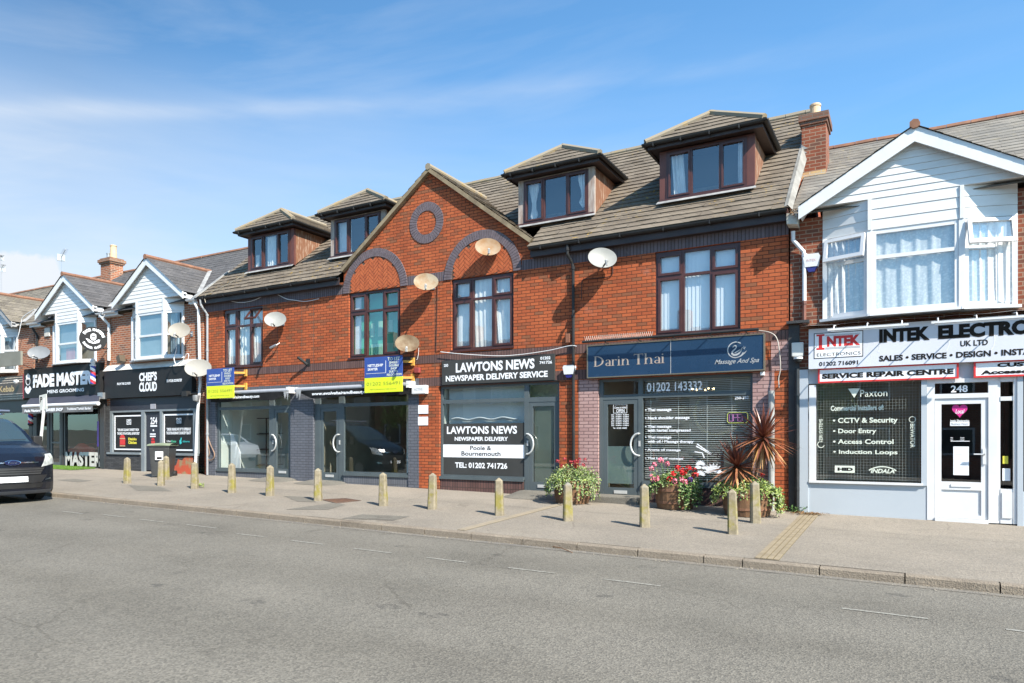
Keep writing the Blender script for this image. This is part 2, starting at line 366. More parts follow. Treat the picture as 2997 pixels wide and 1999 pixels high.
# ================================================================== the setting
def groundmat(name, c1, c2, c3, big, rough=.92, speck=.5, tracks=False):
    k = NT(name)
    f = k.noise(70, 3, .8); g = k.noise(big, 6, .62); h = k.noise(6.5, 5, .6); st = k.noise(.9, 4, .5, k.mapv((.35, 1.6, 1)))
    cc = k.mix(k.ramp(g, .36, .66), c1, c2)
    cc = k.mix(k.math('MULTIPLY', k.ramp(h, .5, .8), .2), cc, c3)
    cc = k.mix(k.math('MULTIPLY', k.ramp(st, .48, .7), .3), cc, k.mix(1, cc, (.76, .75, .73), 'MULTIPLY'))
    if tracks:
        sp = k.n('ShaderNodeSeparateXYZ'); k.link(k.pos, sp.inputs[0])
        wv = k.math('SINE', k.math('MULTIPLY_ADD', sp.outputs[1], 3.3, k.math('MULTIPLY', k.noise(.12, 2), 2.2)))
        cc = k.mix(k.math('MULTIPLY', k.math('MULTIPLY_ADD', wv, .5, .5), .16), cc, (.235, .22, .19))
        vo = k.n('ShaderNodeTexVoronoi'); vo.inputs['Scale'].default_value = .8; k.link(k.mapv((1, 1.6, 1), vec=k.mix(.1, k.pos, k.n('ShaderNodeTexNoise').outputs[1])), vo.inputs['Vector'])
        cc = k.mix(k.math('MULTIPLY', k.math('MULTIPLY', k.math('LESS_THAN', vo.outputs[0], .12), k.ramp(k.noise(11, 3), .4, .6)), .5), cc, (.05, .048, .045))
    cr = k.n('ShaderNodeTexVoronoi', feature='DISTANCE_TO_EDGE'); cr.inputs['Scale'].default_value = .42 if tracks else .3
    wob = k.n('ShaderNodeTexNoise'); wob.inputs['Scale'].default_value = 2.2; wob.inputs['Detail'].default_value = 6; k.link(k.pos, wob.inputs['Vector'])
    k.link(k.mix(.22, k.pos, wob.outputs[1], 'ADD'), cr.inputs['Vector'])
    cm = k.math('MULTIPLY', k.math('LESS_THAN', cr.outputs[0], .0045), k.ramp(k.noise(.5, 3), .50, .60))
    cc = k.mix(k.math('MULTIPLY', cm, .28), cc, k.mix(1, cc, (.38, .36, .34), 'MULTIPLY'))
    if name == 'pavement_tarmac':
        sp = k.n('ShaderNodeSeparateXYZ'); k.link(k.pos, sp.inputs[0]); yy = k.math('ADD', sp.outputs[1], k.math('MULTIPLY', k.noise(1.2, 4), .25))
        cc = k.mix(k.math('MULTIPLY', k.ramp(yy, -1.75, -1.6), .45), cc, k.mix(1, cc, (1.22, 1.2, 1.18), 'MULTIPLY'))      # paler strip along the shops
        sm = k.math('LESS_THAN', k.math('ABSOLUTE', k.math('ADD', yy, 1.85)), .018)
        cc = k.mix(k.math('MULTIPLY', k.math('MULTIPLY', sm, k.ramp(k.noise(3, 3), .35, .6)), .6), cc, k.mix(1, cc, (.5, .47, .43), 'MULTIPLY'))
        gum = k.n('ShaderNodeTexVoronoi'); gum.inputs['Scale'].default_value = 2.3; k.link(k.pos, gum.inputs['Vector'])
        cc = k.mix(k.math('MULTIPLY', k.math('LESS_THAN', gum.outputs[0], .055), .45), cc, k.mix(1, cc, (.45, .43, .41), 'MULTIPLY'))
    a = k.n('ShaderNodeTexVoronoi'); a.inputs['Scale'].default_value = 62; k.link(k.pos, a.inputs['Vector'])
    sepc = k.n('ShaderNodeSeparateXYZ'); k.link(a.outputs['Color'], sepc.inputs[0])
    cc = k.mix(speck, cc, k.mix(1, cc, k.mix(sepc.outputs[0], (.45, .45, .46), (1.6, 1.58, 1.54)), 'MULTIPLY'))
    cc = k.mix(k.math('MULTIPLY', k.ramp(f, .4, .75), speck * .7), cc, k.mix(1, cc, (.55, .54, .53), 'MULTIPLY'))
    k.bump(k.math('ADD', a.outputs[0], f), .5, .012)
    return k.done(cc, rough, 0, .3)
ROAD = groundmat('road_asphalt', (.156, .144, .121), (.124, .115, .097), (.187, .173, .147), .5, tracks=True, speck=.5)
PAVE = groundmat('pavement_tarmac', (.240, .211, .173), (.200, .177, .147), (.280, .251, .211), .7, speck=.36)
PATCH = groundmat('dark_tarmac_patch', (.165, .152, .128), (.138, .128, .108), (.19, .176, .15), 1.5, speck=.35)
KERB = groundmat('kerb_concrete', (.235, .198, .155), (.185, .155, .122), (.275, .238, .19), 1.2, speck=.25)
EARTH = M('earth', (.12, .11, .08), (.08, .09, .05), .2, .95)

def sheet(name, m, x0, x1, ys, zf, kind='structure', nx=40):
    b = MB()
    xs = [x0 + (x1 - x0) * i / nx for i in range(nx + 1)]
    for i in range(nx):
        for j in range(len(ys) - 1):
            b.quad((xs[i], ys[j], zf(xs[i], ys[j])), (xs[i + 1], ys[j], zf(xs[i + 1], ys[j])), (xs[i + 1], ys[j + 1], zf(xs[i + 1], ys[j + 1])), (xs[i], ys[j + 1], zf(xs[i], ys[j + 1])))
    return tag(b.build(name, m), kind=kind)
sheet('ground', EARTH, -500, 500, [-500, 500], lambda x, y: zr(x) - .15)
sheet('road', ROAD, -120, 70, [-15.6, KY], lambda x, y: zr(x))
sheet('pavement', PAVE, -120, 70, [KY + .125, 0, .3], zp)
sheet('far_pavement', PAVE, -120, 70, [-18.6, -15.6], lambda x, y: zr(x) + .1)
k = MB(); x = -60.0; rk = random.Random(3)
while x < 40:                                                    # kerb stones with open joints
    L = .915 if not -3.2 < x < -2.2 else .5
    a, c = x + .008, x + L - .006; j = rk.uniform(-.006, .006)
    P = lambda xx, yy, h: (xx, yy + j, zp(xx, KY) + h + j * .5)
    pr = [(KY + .125, .002), (KY + .02, .002), (KY, -.018), (KY - .012, -.16), (KY + .125, -.16)]
    n0 = len(k.v)
    for xx in (a, c):
        for yy, h in pr: k.v.append(P(xx, yy, h))
    for i in range(5): q = (i + 1) % 5; k.f.append((n0 + i, n0 + q, n0 + 5 + q, n0 + 5 + i))
    k.f.append((n0, n0 + 1, n0 + 2, n0 + 3, n0 + 4)); k.f.append((n0 + 9, n0 + 8, n0 + 7, n0 + 6, n0 + 5)); x += L
tag(k.build('kerb', KERB), kind='structure')
b = MB().box(-60, 40, KY + .0, KY + .12, -.9, -.5)
gut = sheet('gutter_channel', groundmat('gutter_dirt', (.15, .14, .125), (.20, .18, .15), (.25, .21, .15), 2.5, speck=.4), -60, 40, [KY - .16, KY - .01], lambda x, y: zr(x) + .004)
# worn white dashes of the parking bay line
PAINT = NT('worn_road_paint'); nz = PAINT.noise(26, 4, .7)
PAINT = PAINT.done(PAINT.mix(PAINT.ramp(nz, .40, .62), (.27, .26, .23), (.155, .145, .12)), .85)
mk = MB()
for a, c in (((275, 366), (447, 387)), ((610, 408), (805, 433)), ((990, 457), (1205, 482)), ((1425, 510), (1675, 541)), ((1925, 572), (2232, 606))):
    p, q = (gp(700 + u / 1.8085, 1380 + v / 1.8085, True) for u, v in (a, c)); y = (p.y + q.y) / 2
    mk.quad((p.x, y - .026, zr(p.x) + .005), (q.x, y - .026, zr(q.x) + .005), (q.x, y + .026, zr(q.x) + .005), (p.x, y + .026, zr(p.x) + .005))
for a, c in (((318, 660), (740, 712)), ((1152, 765), (1722, 836)), ((2232, 905), (2900, 985))):
    if a[0] == 318: continue
    p, q = (gp(1950 + u / 2.2455, 1440 + v / 2.2455, True) for u, v in (a, c)); y = (p.y + q.y) / 2
    mk.quad((p.x, y - .026, zr(p.x) + .005), (q.x, y - .026, zr(q.x) + .005), (q.x, y + .026, zr(q.x) + .005), (p.x, y + .026, zr(p.x) + .005))
for u in ((180, 1497, 245, 1504), (300, 1507, 370, 1514), (410, 1520, 478, 1529), (545, 1536, 633, 1546), (692, 1562, 772, 1572)):
    p, q = gp(u[0], u[1], True), gp(u[2], u[3], True); y = (p.y + q.y) / 2
    mk.quad((p.x, y - .026, zr(p.x) + .005), (q.x, y - .026, zr(q.x) + .005), (q.x, y + .026, zr(q.x) + .005), (p.x, y + .026, zr(p.x) + .005))
tag(mk.build('road_marking', PAINT), kind='structure')
# darker reinstatement patches and ramps of tarmac
pt = MB()
for pts in (((836, 1492), (985, 1471), (1010, 1478), (960, 1492)), ((1000, 1518), (1150, 1524), (1200, 1512), (1060, 1506)), ((830, 1452), (905, 1455), (925, 1470), (870, 1468)), ((375, 1420), (470, 1425), (500, 1438), (400, 1436)), ((165, 1405), (215, 1402), (270, 1407), (230, 1412))):
    pt.poly([gp(u, v) + Vector((0, 0, .005)) for u, v in pts])
tag(pt.build('tarmac_patch', PATCH), kind='structure')
rp = MB()
def ramp(x0, x1, d, h):
    rp.grid(lambda u, v: (x0 + (x1 - x0) * u, -d * v * (1 - .35 * (2 * u - 1) ** 4), zp(x0 + (x1 - x0) * u, -d * v) + .006 + h * (1 - v) * (1 - (2 * u - 1) ** 6)), 14, 4)
ramp(-16.6, -15.2, .75, .07); ramp(-14.8, -13.3, .75, .06); ramp(-8.1, -6.7, .8, .11)
tag(rp.build('door_ramp', PATCH, smooth=True), kind='structure')
st = MB().box(-5.98, -4.85, -.55, .12, -.2, .265)
tag(st.build('door_step', PATCH, bevel=.02), kind='structure')

# ================================================================== shared builders
def strips(b, A, B, C, Dp, n, t):
    A, B, C, Dp = map(Vector, (A, B, C, Dp)); nr = (B - A).cross(Dp - A).normalized()
    if nr.z < 0: nr = -nr
    for i in range(n):
        l0, r0 = A.lerp(Dp, i / n), B.lerp(C, i / n); l1, r1 = A.lerp(Dp, (i + 1) / n), B.lerp(C, (i + 1) / n)
        a, c = l0 + nr * t, r0 + nr * t
        if (l1 - r1).length < 1e-5: b.poly([a, c, r1])
        else: b.quad(a, c, r1 + nr * .001, l1 + nr * .001)
        b.quad(l0 - nr * .004, r0 - nr * .004, c, a)
    return b
def tiles(b, A, B, C, Dp, n, t, rng, wd=.3, jit=.006):           # single tiles with slightly uneven edges; big plane only
    A, B, C, Dp = map(Vector, (A, B, C, Dp)); nr = (B - A).cross(Dp - A).normalized()
    if nr.z < 0: nr = -nr
    for i in range(n):
        l0, r0 = A.lerp(Dp, i / n), B.lerp(C, i / n); l1, r1 = A.lerp(Dp, (i + 1) / n), B.lerp(C, (i + 1) / n)
        W = (r0 - l0).length; m = max(1, int(W / wd)); o = (i % 2) * .5
        for j in range(-1, m + 1):
            u0, u1 = max(0, (j + o) / m), min(1, (j + 1 + o) / m)
            if u1 <= u0: continue
            e = t + rng.uniform(-jit, jit); sl_ = (l1 - l0).normalized() * rng.uniform(-jit, jit) * 1.5
            a, c = l0.lerp(r0, u0) + nr * e + sl_, l0.lerp(r0, u1) + nr * (e + rng.uniform(-jit, jit) * .4) + sl_
            b.quad(a, c, l1.lerp(r1, u1) + nr * .001, l1.lerp(r1, u0) + nr * .001); b.quad(l0.lerp(r0, u0) - nr * .004 + sl_, l0.lerp(r0, u1) - nr * .004 + sl_, c, a)
    return b
def holes(b, x0, x1, z0, z1, hs, y, rev=.1):
    xs = sorted({x0, x1, *[h[0] for h in hs], *[h[1] for h in hs]}); zs = sorted({z0, z1, *[h[2] for h in hs], *[h[3] for h in hs]})
    xs = [q for q in xs if x0 <= q <= x1]; zs = [q for q in zs if z0 <= q <= z1]
    for i in range(len(xs) - 1):
        for j in range(len(zs) - 1):
            mx, mz = (xs[i] + xs[i + 1]) / 2, (zs[j] + zs[j + 1]) / 2
            if any(h[0] < mx < h[1] and h[2] < mz < h[3] for h in hs): continue
            b.quad((xs[i], y, zs[j]), (xs[i + 1], y, zs[j]), (xs[i + 1], y, zs[j + 1]), (xs[i], y, zs[j + 1]))
    for a, c, d, e in hs:
        d, e = max(d, z0), min(e, z1)
        b.quad((a, y, d), (a, y, e), (a, y + rev, e), (a, y + rev, d)); b.quad((c, y, d), (c, y + rev, d), (c, y + rev, e), (c, y, e))
        b.quad((a, y, e), (c, y, e), (c, y + rev, e), (a, y + rev, e)); b.quad((a, y, d), (a, y + rev, d), (c, y + rev, d), (c, y, d))
    return b
def room(b, x0, x1, z0, z1, y0, y1):
    b.quad((x0, y1, z0), (x1, y1, z0), (x1, y1, z1), (x0, y1, z1)); b.quad((x0, y0, z0), (x0, y1, z0), (x0, y1, z1), (x0, y0, z1))
    b.quad((x1, y0, z0), (x1, y0, z1), (x1, y1, z1), (x1, y1, z0)); b.quad((x0, y0, z1), (x0, y1, z1), (x1, y1, z1), (x1, y0, z1))
    b.quad((x0, y0, z0), (x1, y0, z0), (x1, y1, z0), (x0, y1, z0)); return b
def curtain(b, x0, x1, z0, z1, y, waves=6, amp=.022, tie=None, lean=0):
    ph = x0 * 3.1
    def fn(u, v):
        wfac = 1.0; cx = 0
        if tie is not None:
            d = abs(v - tie[0]); wfac = .35 + .65 * min(1, (d / .45)) ** 1.2 if v > tie[0] else .35 + .5 * math.sin(min(1, d / tie[0]) * math.pi)
            cx = tie[1]
        xx = x0 + (x1 - x0) * (cx + (u - cx) * wfac) + lean * (1 - v) * (x1 - x0)
        return (xx, y + amp * math.sin(u * waves * 6.283 + ph + .6 * math.sin(v * 3)) + amp * .3 * math.sin(u * 31), z0 + (z1 - z0) * v)
    return b.grid(fn, waves * 8, 6)
def uframe(b, x0, x1, z0, z1, y0, y1, wd):                       # a rectangular frame, butted
    b.box(x0, x0 + wd, y0, y1, z0, z1); b.box(x1 - wd, x1, y0, y1, z0, z1)
    b.box(x0 + wd, x1 - wd, y0, y1, z0, z0 + wd); b.box(x0 + wd, x1 - wd, y0, y1, z1 - wd, z1)
def tripwin(par, x0, x1, z0, z1, y, m, transom=None, sash=(0, 2), open_=None, name='window'):
    b = MB(); wd = .055; n = 3
    uframe(b, x0, x1, z0, z1, y, y + .07, wd)
    cs = [x0 + (x1 - x0) * f for f in (0, .335, .665, 1)]
    for c in cs[1:3]: b.box(c - wd / 2, c + wd / 2, y, y + .07, z0 + wd, z1 - wd)
    cells = []
    for i in range(3):
        a = cs[i] + (wd if i == 0 else wd / 2); c = cs[i + 1] - (wd if i == 2 else wd / 2)
        if transom:
            b.box(a, c, y, y + .07, transom - wd / 2, transom + wd / 2); cells += [(i, a, c, z0 + wd, transom - wd / 2), (i, a, c, transom + wd / 2, z1 - wd)]
        else: cells.append((i, a, c, z0 + wd, z1 - wd))
    for i, a, c, d, e in cells:
        if i in sash and not (open_ and i == open_ and d > z0 + .8): uframe(b, a, c, d, e, y - .018, y + .05, .05)
    b.box(x0 - .02, x1 + .02, y - .075, y - .001, z0 - .035, z0 + .012)                       # sill nose
    w_ = b.build(name, m, par)
    MB().quad((x0 + .03, y + .045, z0 + .03), (x1 - .03, y + .045, z0 + .03), (x1 - .03, y + .045, z1 - .03), (x0 + .03, y + .045, z1 - .03)).build('pane', GLASS, w_)
    return w_

# ================================================================== the brick terrace with four shops
bld = thing('brick_building', 'long orange brick building of four shops with brown tiled roof, centre gable and four dormers', 'building', (-10.6, 0, zw(-10.6)))
XL, XR = -19.22, -2.0
WIN = [(-18.35, -16.60), (-13.24, -11.47), (-9.87, -8.10), (-4.66, -2.90)]
SHOPS = [(-18.72, -15.45), (-14.57, -11.20), (-10.24, -6.90), (-5.96, -2.66)]
EAVE_Y, EAVE_Z, PK = -.22, 5.89, .868
RIDGE_Y = 3.72; RIDGE_Z = EAVE_Z + PK * (RIDGE_Y - EAVE_Y)
wl = holes(MB(), XL, XR, -.5, 5.76, [(a, c, 3.63, 5.43) for a, c in WIN] + [(a, c, -.5, 2.80) for a, c in SHOPS], 0)
wl.poly([(-13.42, 0, 5.76), (-7.60, 0, 5.76), (-7.60, 0, 6.12), (-10.5, 0, 8.27), (-13.42, 0, 6.12)])
wl.poly([(XL, 0, -.5), (XL, 0, 5.76), (XL, RIDGE_Y, RIDGE_Z - .05), (XL, 7.6, 5.7), (XL, 7.6, -.5)])
wl.poly([(XR, 0, -.5), (XR, 7.6, -.5), (XR, 7.6, 5.7), (XR, RIDGE_Y, RIDGE_Z - .05), (XR, 0, 5.76)])
wl.quad((XL, 7.6, -.5), (XR, 7.6, -.5), (XR, 7.6, 5.7), (XL, 7.6, 5.7))
wl.quad((-13.42, 0, 5.76), (-13.42, .4, 5.76), (-13.42, .4, 6.12), (-13.42, 0, 6.12)); wl.quad((-7.6, 0, 5.76), (-7.6, .4, 5.76), (-7.6, .4, 6.12), (-7.6, 0, 6.12))
wl.build('wall', ORANGE, bld)
def slab(name, m, x0, x1, z0, z1, pr=.006, d=.02): return MB().box(x0, x1, -pr, d, z0, z1).build(name, m, bld)
for a, c in ((XL, -13.43), (-11.235, -10.075), (-7.865, XR)): slab('soldier_course', SOLD, a, c, 5.435, 5.665)
slab('soldier_course', SOLDB, XL, -11.4, 3.395, 3.592); slab('soldier_course', SOLDB, -11.4, XR, 3.395, 3.592)
slab('soldier_course', SOLDG, -18.95, -10.87, 2.812, 3.03); slab('soldier_course', SOLDB, -10.87, XR, 2.812, 3.03)
for a, c in ((-19.15, -18.714), (-15.456, -14.564), (-11.206, -10.87)): slab('painted_pier', GREYP, a, c, -.5, 2.80, .006, .11)
slab('painted_pier', MAUVE, -6.42, -5.954, -.5, 2.80, .006, .11); slab('painted_pier', MAUVE, -2.666, -2.26, -.5, 2.80, .006, .11); slab('painted_pier', MAUVE, -2.32, -2.0, 2.815, 3.39, .009)
# arches over the two gable windows, ring in the gable
def voussoirs(cx, cz, r0, r1, a0, a1, n, y, name):
    b = MB(); dk = MB()
    for i in range(n):
        t0 = a0 + (a1 - a0) * (i + .07) / n; t1 = a0 + (a1 - a0) * (i + .93) / n
        p = [(cx + r_ * math.cos(t), y, cz + r_ * math.sin(t)) for r_, t in ((r0, t0), (r1, t0), (r1, t1), (r0, t1))]
        b.prism(p, (0, .03, 0))
    bed = dk.grid(lambda u, v: (cx + (r0 + .003 + (r1 - r0 - .006) * v) * math.cos(a0 + (a1 - a0) * u), y + .010, cz + (r0 + .003 + (r1 - r0 - .006) * v) * math.sin(a0 + (a1 - a0) * u)), 48, 1)
    o = b.build(name, VOUSS, bld); dk.build('mortar_bed', MORT, o)
for cx in (-12.335, -8.975):
    voussoirs(cx, 5.435, .885, 1.10, 0, math.pi, 46, -.028, 'brick_arch')
    hb = MB(); s2 = math.sqrt(.5); Lb, Wb = .225, .075                     # herringbone: bricks laid at 45 degrees
    for i in range(-6, 7):
        for j in range(-16, 17):
            for kind in (0, 1):
                a_, b_ = (j + 3 * i) * Wb, (j - 3 * i) * Wb
                if kind == 0: c = (a_ + Lb / 2, b_ + Wb / 2); hx, hz = Lb / 2 - .005, Wb / 2 - .005
                else: c = (a_ + 3.5 * Wb, b_ - .5 * Wb); hx, hz = Wb / 2 - .005, Lb / 2 - .005
                P = [(c[0] + sx * hx, c[1] + sz * hz) for sx, sz in ((-1, -1), (1, -1), (1, 1), (-1, 1))]
                P = [((u - v) * s2, (u + v) * s2) for u, v in P]; q = (sum(p[0] for p in P) / 4, sum(p[1] for p in P) / 4)
                if math.hypot(*q) < .90 and max(p[1] for p in P) > .03: hb.prism([(cx + u, -.014, 5.435 + max(v, .002)) for u, v in P], (0, .02, 0))
    ty = MB().poly([(cx + .89 * math.cos(math.pi * t / 24), -.004, 5.435 + .89 * math.sin(math.pi * t / 24)) for t in range(25)]).build('brick_tympanum', MORT, bld)
    hb.build('herringbone_brick', HERR, ty)
voussoirs(-10.63, 6.965, .305, .525, 0, 2 * math.pi, 40, -.016, 'brick_ring')
# plane of the main roof, gable roof, ridge
rng = random.Random(5); rf = MB()
tiles(rf, (XL - .06, EAVE_Y, EAVE_Z), (-13.40, EAVE_Y, EAVE_Z), (-13.40, .62, EAVE_Z + PK * .84), (XL - .06, .62, EAVE_Z + PK * .84), 5, .022, rng)
tiles(rf, (-7.62, EAVE_Y, EAVE_Z), (XR + .03, EAVE_Y, EAVE_Z), (XR + .03, .62, EAVE_Z + PK * .84), (-7.62, .62, EAVE_Z + PK * .84), 5, .022, rng)
tiles(rf, (XL - .06, .62, EAVE_Z + PK * .84), (XR + .03, .62, EAVE_Z + PK * .84), (XR + .03, RIDGE_Y, RIDGE_Z), (XL - .06, RIDGE_Y, RIDGE_Z), 19, .022, rng)
rf.quad((XL - .06, RIDGE_Y, RIDGE_Z), (XR + .03, RIDGE_Y, RIDGE_Z), (XR + .03, 7.9, 5.75), (XL - .06, 7.9, 5.75))
roof = rf.build('roof', TILE, bld)
rd = MB(); x = XL
while x < XR: rd.tube([(x, RIDGE_Y, RIDGE_Z - .02), (min(x + .44, XR), RIDGE_Y, RIDGE_Z - .02 + rng.uniform(-.006, .006))], .10, 8); x += .45
rd.build('ridge_tile', RIDGEB, roof)
gr = MB()
GA, GZ = -10.5, 8.33; GS = (GZ - 6.14) / 2.92; yb = (GZ - EAVE_Z) / PK + EAVE_Y
tiles(gr, (-13.42, .10, 6.14), (-13.42, -.10, 6.14), (GA, -.10, GZ), (GA, yb, GZ), 14, .02, rng, .33)
tiles(gr, (-7.58, -.10, 6.14), (-7.58, .10, 6.14), (GA, yb, GZ), (GA, -.10, GZ), 14, .02, rng, .33)
gro = gr.build('gable_roof', TILE, bld)
vg = MB()
for sx in (-1, 1):
    a, c = Vector((GA + sx * 2.95, 0, 6.10)), Vector((GA, 0, GZ - .01)); n_ = Vector((sx * (GZ - 6.12), 0, 2.92)).normalized()
    vg.prism([a + Vector((0, -.115, 0)), c + Vector((0, -.115, 0)), c - Vector((0, .115, .115)), a - n_ * .10 + Vector((0, -.115, 0))], (0, .14, 0))
vg.build('verge_board', M('weathered_verge_timber', (.27, .21, .13), (.16, .12, .075), 3, .9, bump=.3), gro)
MB().tube([(GA, -.13, GZ + .0), (GA, yb, GZ + .0)], .085, 8).build('ridge_tile', RIDGEB, gro)
# eaves: fascia, soffit, gutter on both sides of the gable
for a, c in ((XL - .05, -13.44), (-7.56, XR + .02)):
    fb = MB().box(a, c, -.165, -.14, 5.665, 5.86); fb.box(a, c, -.139, -.0005, 5.666, 5.686); fo = fb.build('fascia', DKTIM, bld)
    g = MB()
    g.grid(lambda u, v: (a + (c - a) * u, -.225 + .06 * math.cos(math.pi * (1 + v)), 5.865 - .062 * math.sin(math.pi * v)), 1, 8)
    xx = a + .3
    while xx < c: g.box(xx, xx + .025, -.292, -.17, 5.79, 5.868); xx += .95
    g.build('gutter', BLACKP, fo)
    sf = MB()
    for fx in ((a,) if a < -15 else (c - .03,)): sf.prism([(fx, -.29, 5.86), (fx, -.14, 5.86), (fx, -.0, 5.66), (fx, -.14, 5.60)], (.03, 0, 0))
    sf.build('eaves_end_board', REDTIM, fo)
# lead and mortar strip along the right-hand verge over the party wall
vb = MB(); NV = 16
for i in range(NV):
    y0, y1 = EAVE_Y + 3.2 * i / NV, EAVE_Y + 3.2 * (i + 1) / NV + .01; z0, z1 = EAVE_Z + PK * (y0 - EAVE_Y), EAVE_Z + PK * (y1 - EAVE_Y)
    vb.quad((XR + .02, y0, z0 + .05), (XR + .10, y0, z0 - .05 - .018 * i), (XR + .10, y1, z1 - .05 - .018 * i), (XR + .02, y1, z1 + .06)); vb.quad((XR + .02, y0, z0 + .05), (XR + .02, y1, z1 + .06), (XR - .05, y1, z1 + .03), (XR - .05, y0, z0 + .028))
vb.build('verge_flashing', M('pale_mortar_flashing', (.28, .27, .245), (.18, .172, .155), 4, .85, bump=.4), roof)
MB().prism([(XL - .02, -.3, 5.86), (XL - .26, -.3, 5.83), (XL - .26, .95, 6.86), (XL - .02, .95, 6.93)], (0, 0, .05)).build('party_flashing', LEAD, roof)

# first floor windows
def back_room(w_, x0, x1, z0, z1, y, m, dep=1.2): room(MB(), x0, x1, z0, z1, y, y + dep).build('room', m, w_)
for i, (a, c) in enumerate(WIN):
    w_ = tripwin(bld, a + .004, c - .004, 3.665, 5.426, .045, BROWNF, 4.90, open_=2 if i == 0 else None)
    cu = MB()
    if i == 0:
        curtain(cu, a + .06, a + .75, 3.7, 5.38, .155, 5, .018, lean=-.1); curtain(cu, c - .75, c - .1, 3.7, 5.38, .155, 5, .018, lean=.12); curtain(cu, a + .5, a + 1.2, 3.7, 5.38, .20, 4, .018)
        cu.build('curtain', CURT, w_); back_room(w_, a, c, 3.6, 5.45, .13, ROOMD)
        v = MB(); zt, hh, an = 5.37, .42, R(38)                        # the open top light, hinged at its head
        xa, xb = a + 1.19, c - .07
        for (u0, u1, t0, t1) in ((xa, xa + .05, 0, 1), (xb - .05, xb, 0, 1), (xa + .05, xb - .05, 0, .12), (xa + .05, xb - .05, .88, 1)):
            P = lambda u, t, d: (u, .03 - hh * t * math.sin(an) + d * math.cos(an), zt - hh * t * math.cos(an) - d * math.sin(an))
            v.poly([P(u0, t0, 0), P(u1, t0, 0), P(u1, t1, 0), P(u0, t1, 0)]); v.poly([P(u0, t0, .04), P(u1, t0, .04), P(u1, t1, .04), P(u0, t1, .04)])
            for s_, e_ in (((u0, t0), (u1, t0)), ((u1, t0), (u1, t1)), ((u1, t1), (u0, t1)), ((u0, t1), (u0, t0))): v.quad(P(*s_, 0), P(*e_, 0), P(*e_, .04), P(*s_, .04))
        v.build('open_top_light', BROWNF, w_)
    elif i == 1:
        GREENR = M('green_room_wall', (.12, .62, .42), (.09, .55, .37), 1, .9)
        back_room(w_, a, c, 3.6, 5.45, .13, GREENR, .22)
        cu.box(a + .08, a + .30, .16, .18, 3.69, 5.39); cu.build('blind', CURT, w_)
        pn = MB()
        for px0, px1, pz0, pz1 in ((a + .5, a + .62, 4.25, 4.62), (a + .75, a + .9, 4.25, 4.66), (a + 1.0, a + 1.25, 4.3, 4.66), (a + .5, a + .9, 3.72, 4.05), (a + 1.05, a + 1.28, 3.72, 4.05)): pn.box(px0, px1, .325, .337, pz0, pz1)
        pn.build('wall_panel', M('pale_green_panel', (.42, .75, .55), (.38, .70, .50), 2, .8), w_)
    elif i == 2:
        curtain(cu, a + .55, c - .55, 3.69, 5.4, .165, 5, .014, lean=.05); curtain(cu, a + .08, a + .52, 3.69, 5.4, .165, 2, .008, lean=-.1); curtain(cu, c - .62, c - .2, 3.69, 5.4, .155, 2, .014, lean=.35)
        cu.build('curtain', CURT, w_); MB().quad((a + .05, .20, 3.66), (c - .05, .20, 3.66), (c - .05, .20, 5.4), (a + .05, .20, 5.4)).build('net_curtain', M('pale_blue_net', (.56, .64, .68), (.50, .58, .63), 1, .9), w_)
        back_room(w_, a, c, 3.6, 5.45, .13, ROOMD)
    else:
        bl = MB(); n = 19
        for j in range(n):
            xx = a + .08 + (c - a - .16) * (j + .5) / n
            bl.obox((xx, .152, 4.54), (.045, .007, 0), (0, .0015, 0), (0, 0, .85))
        bl.quad((a + .06, .168, 3.68), (c - .06, .168, 3.68), (c - .06, .168, 5.4), (a + .06, .168, 5.4)); bl.build('vertical_blind', M('pale_blue_blind', (.78, .82, .85), (.74, .79, .83), .8, .8), w_); back_room(w_, a, c, 3.6, 5.45, .19, ROOMG, .5)  # pale sheet added behind the slats to keep the gaps bright

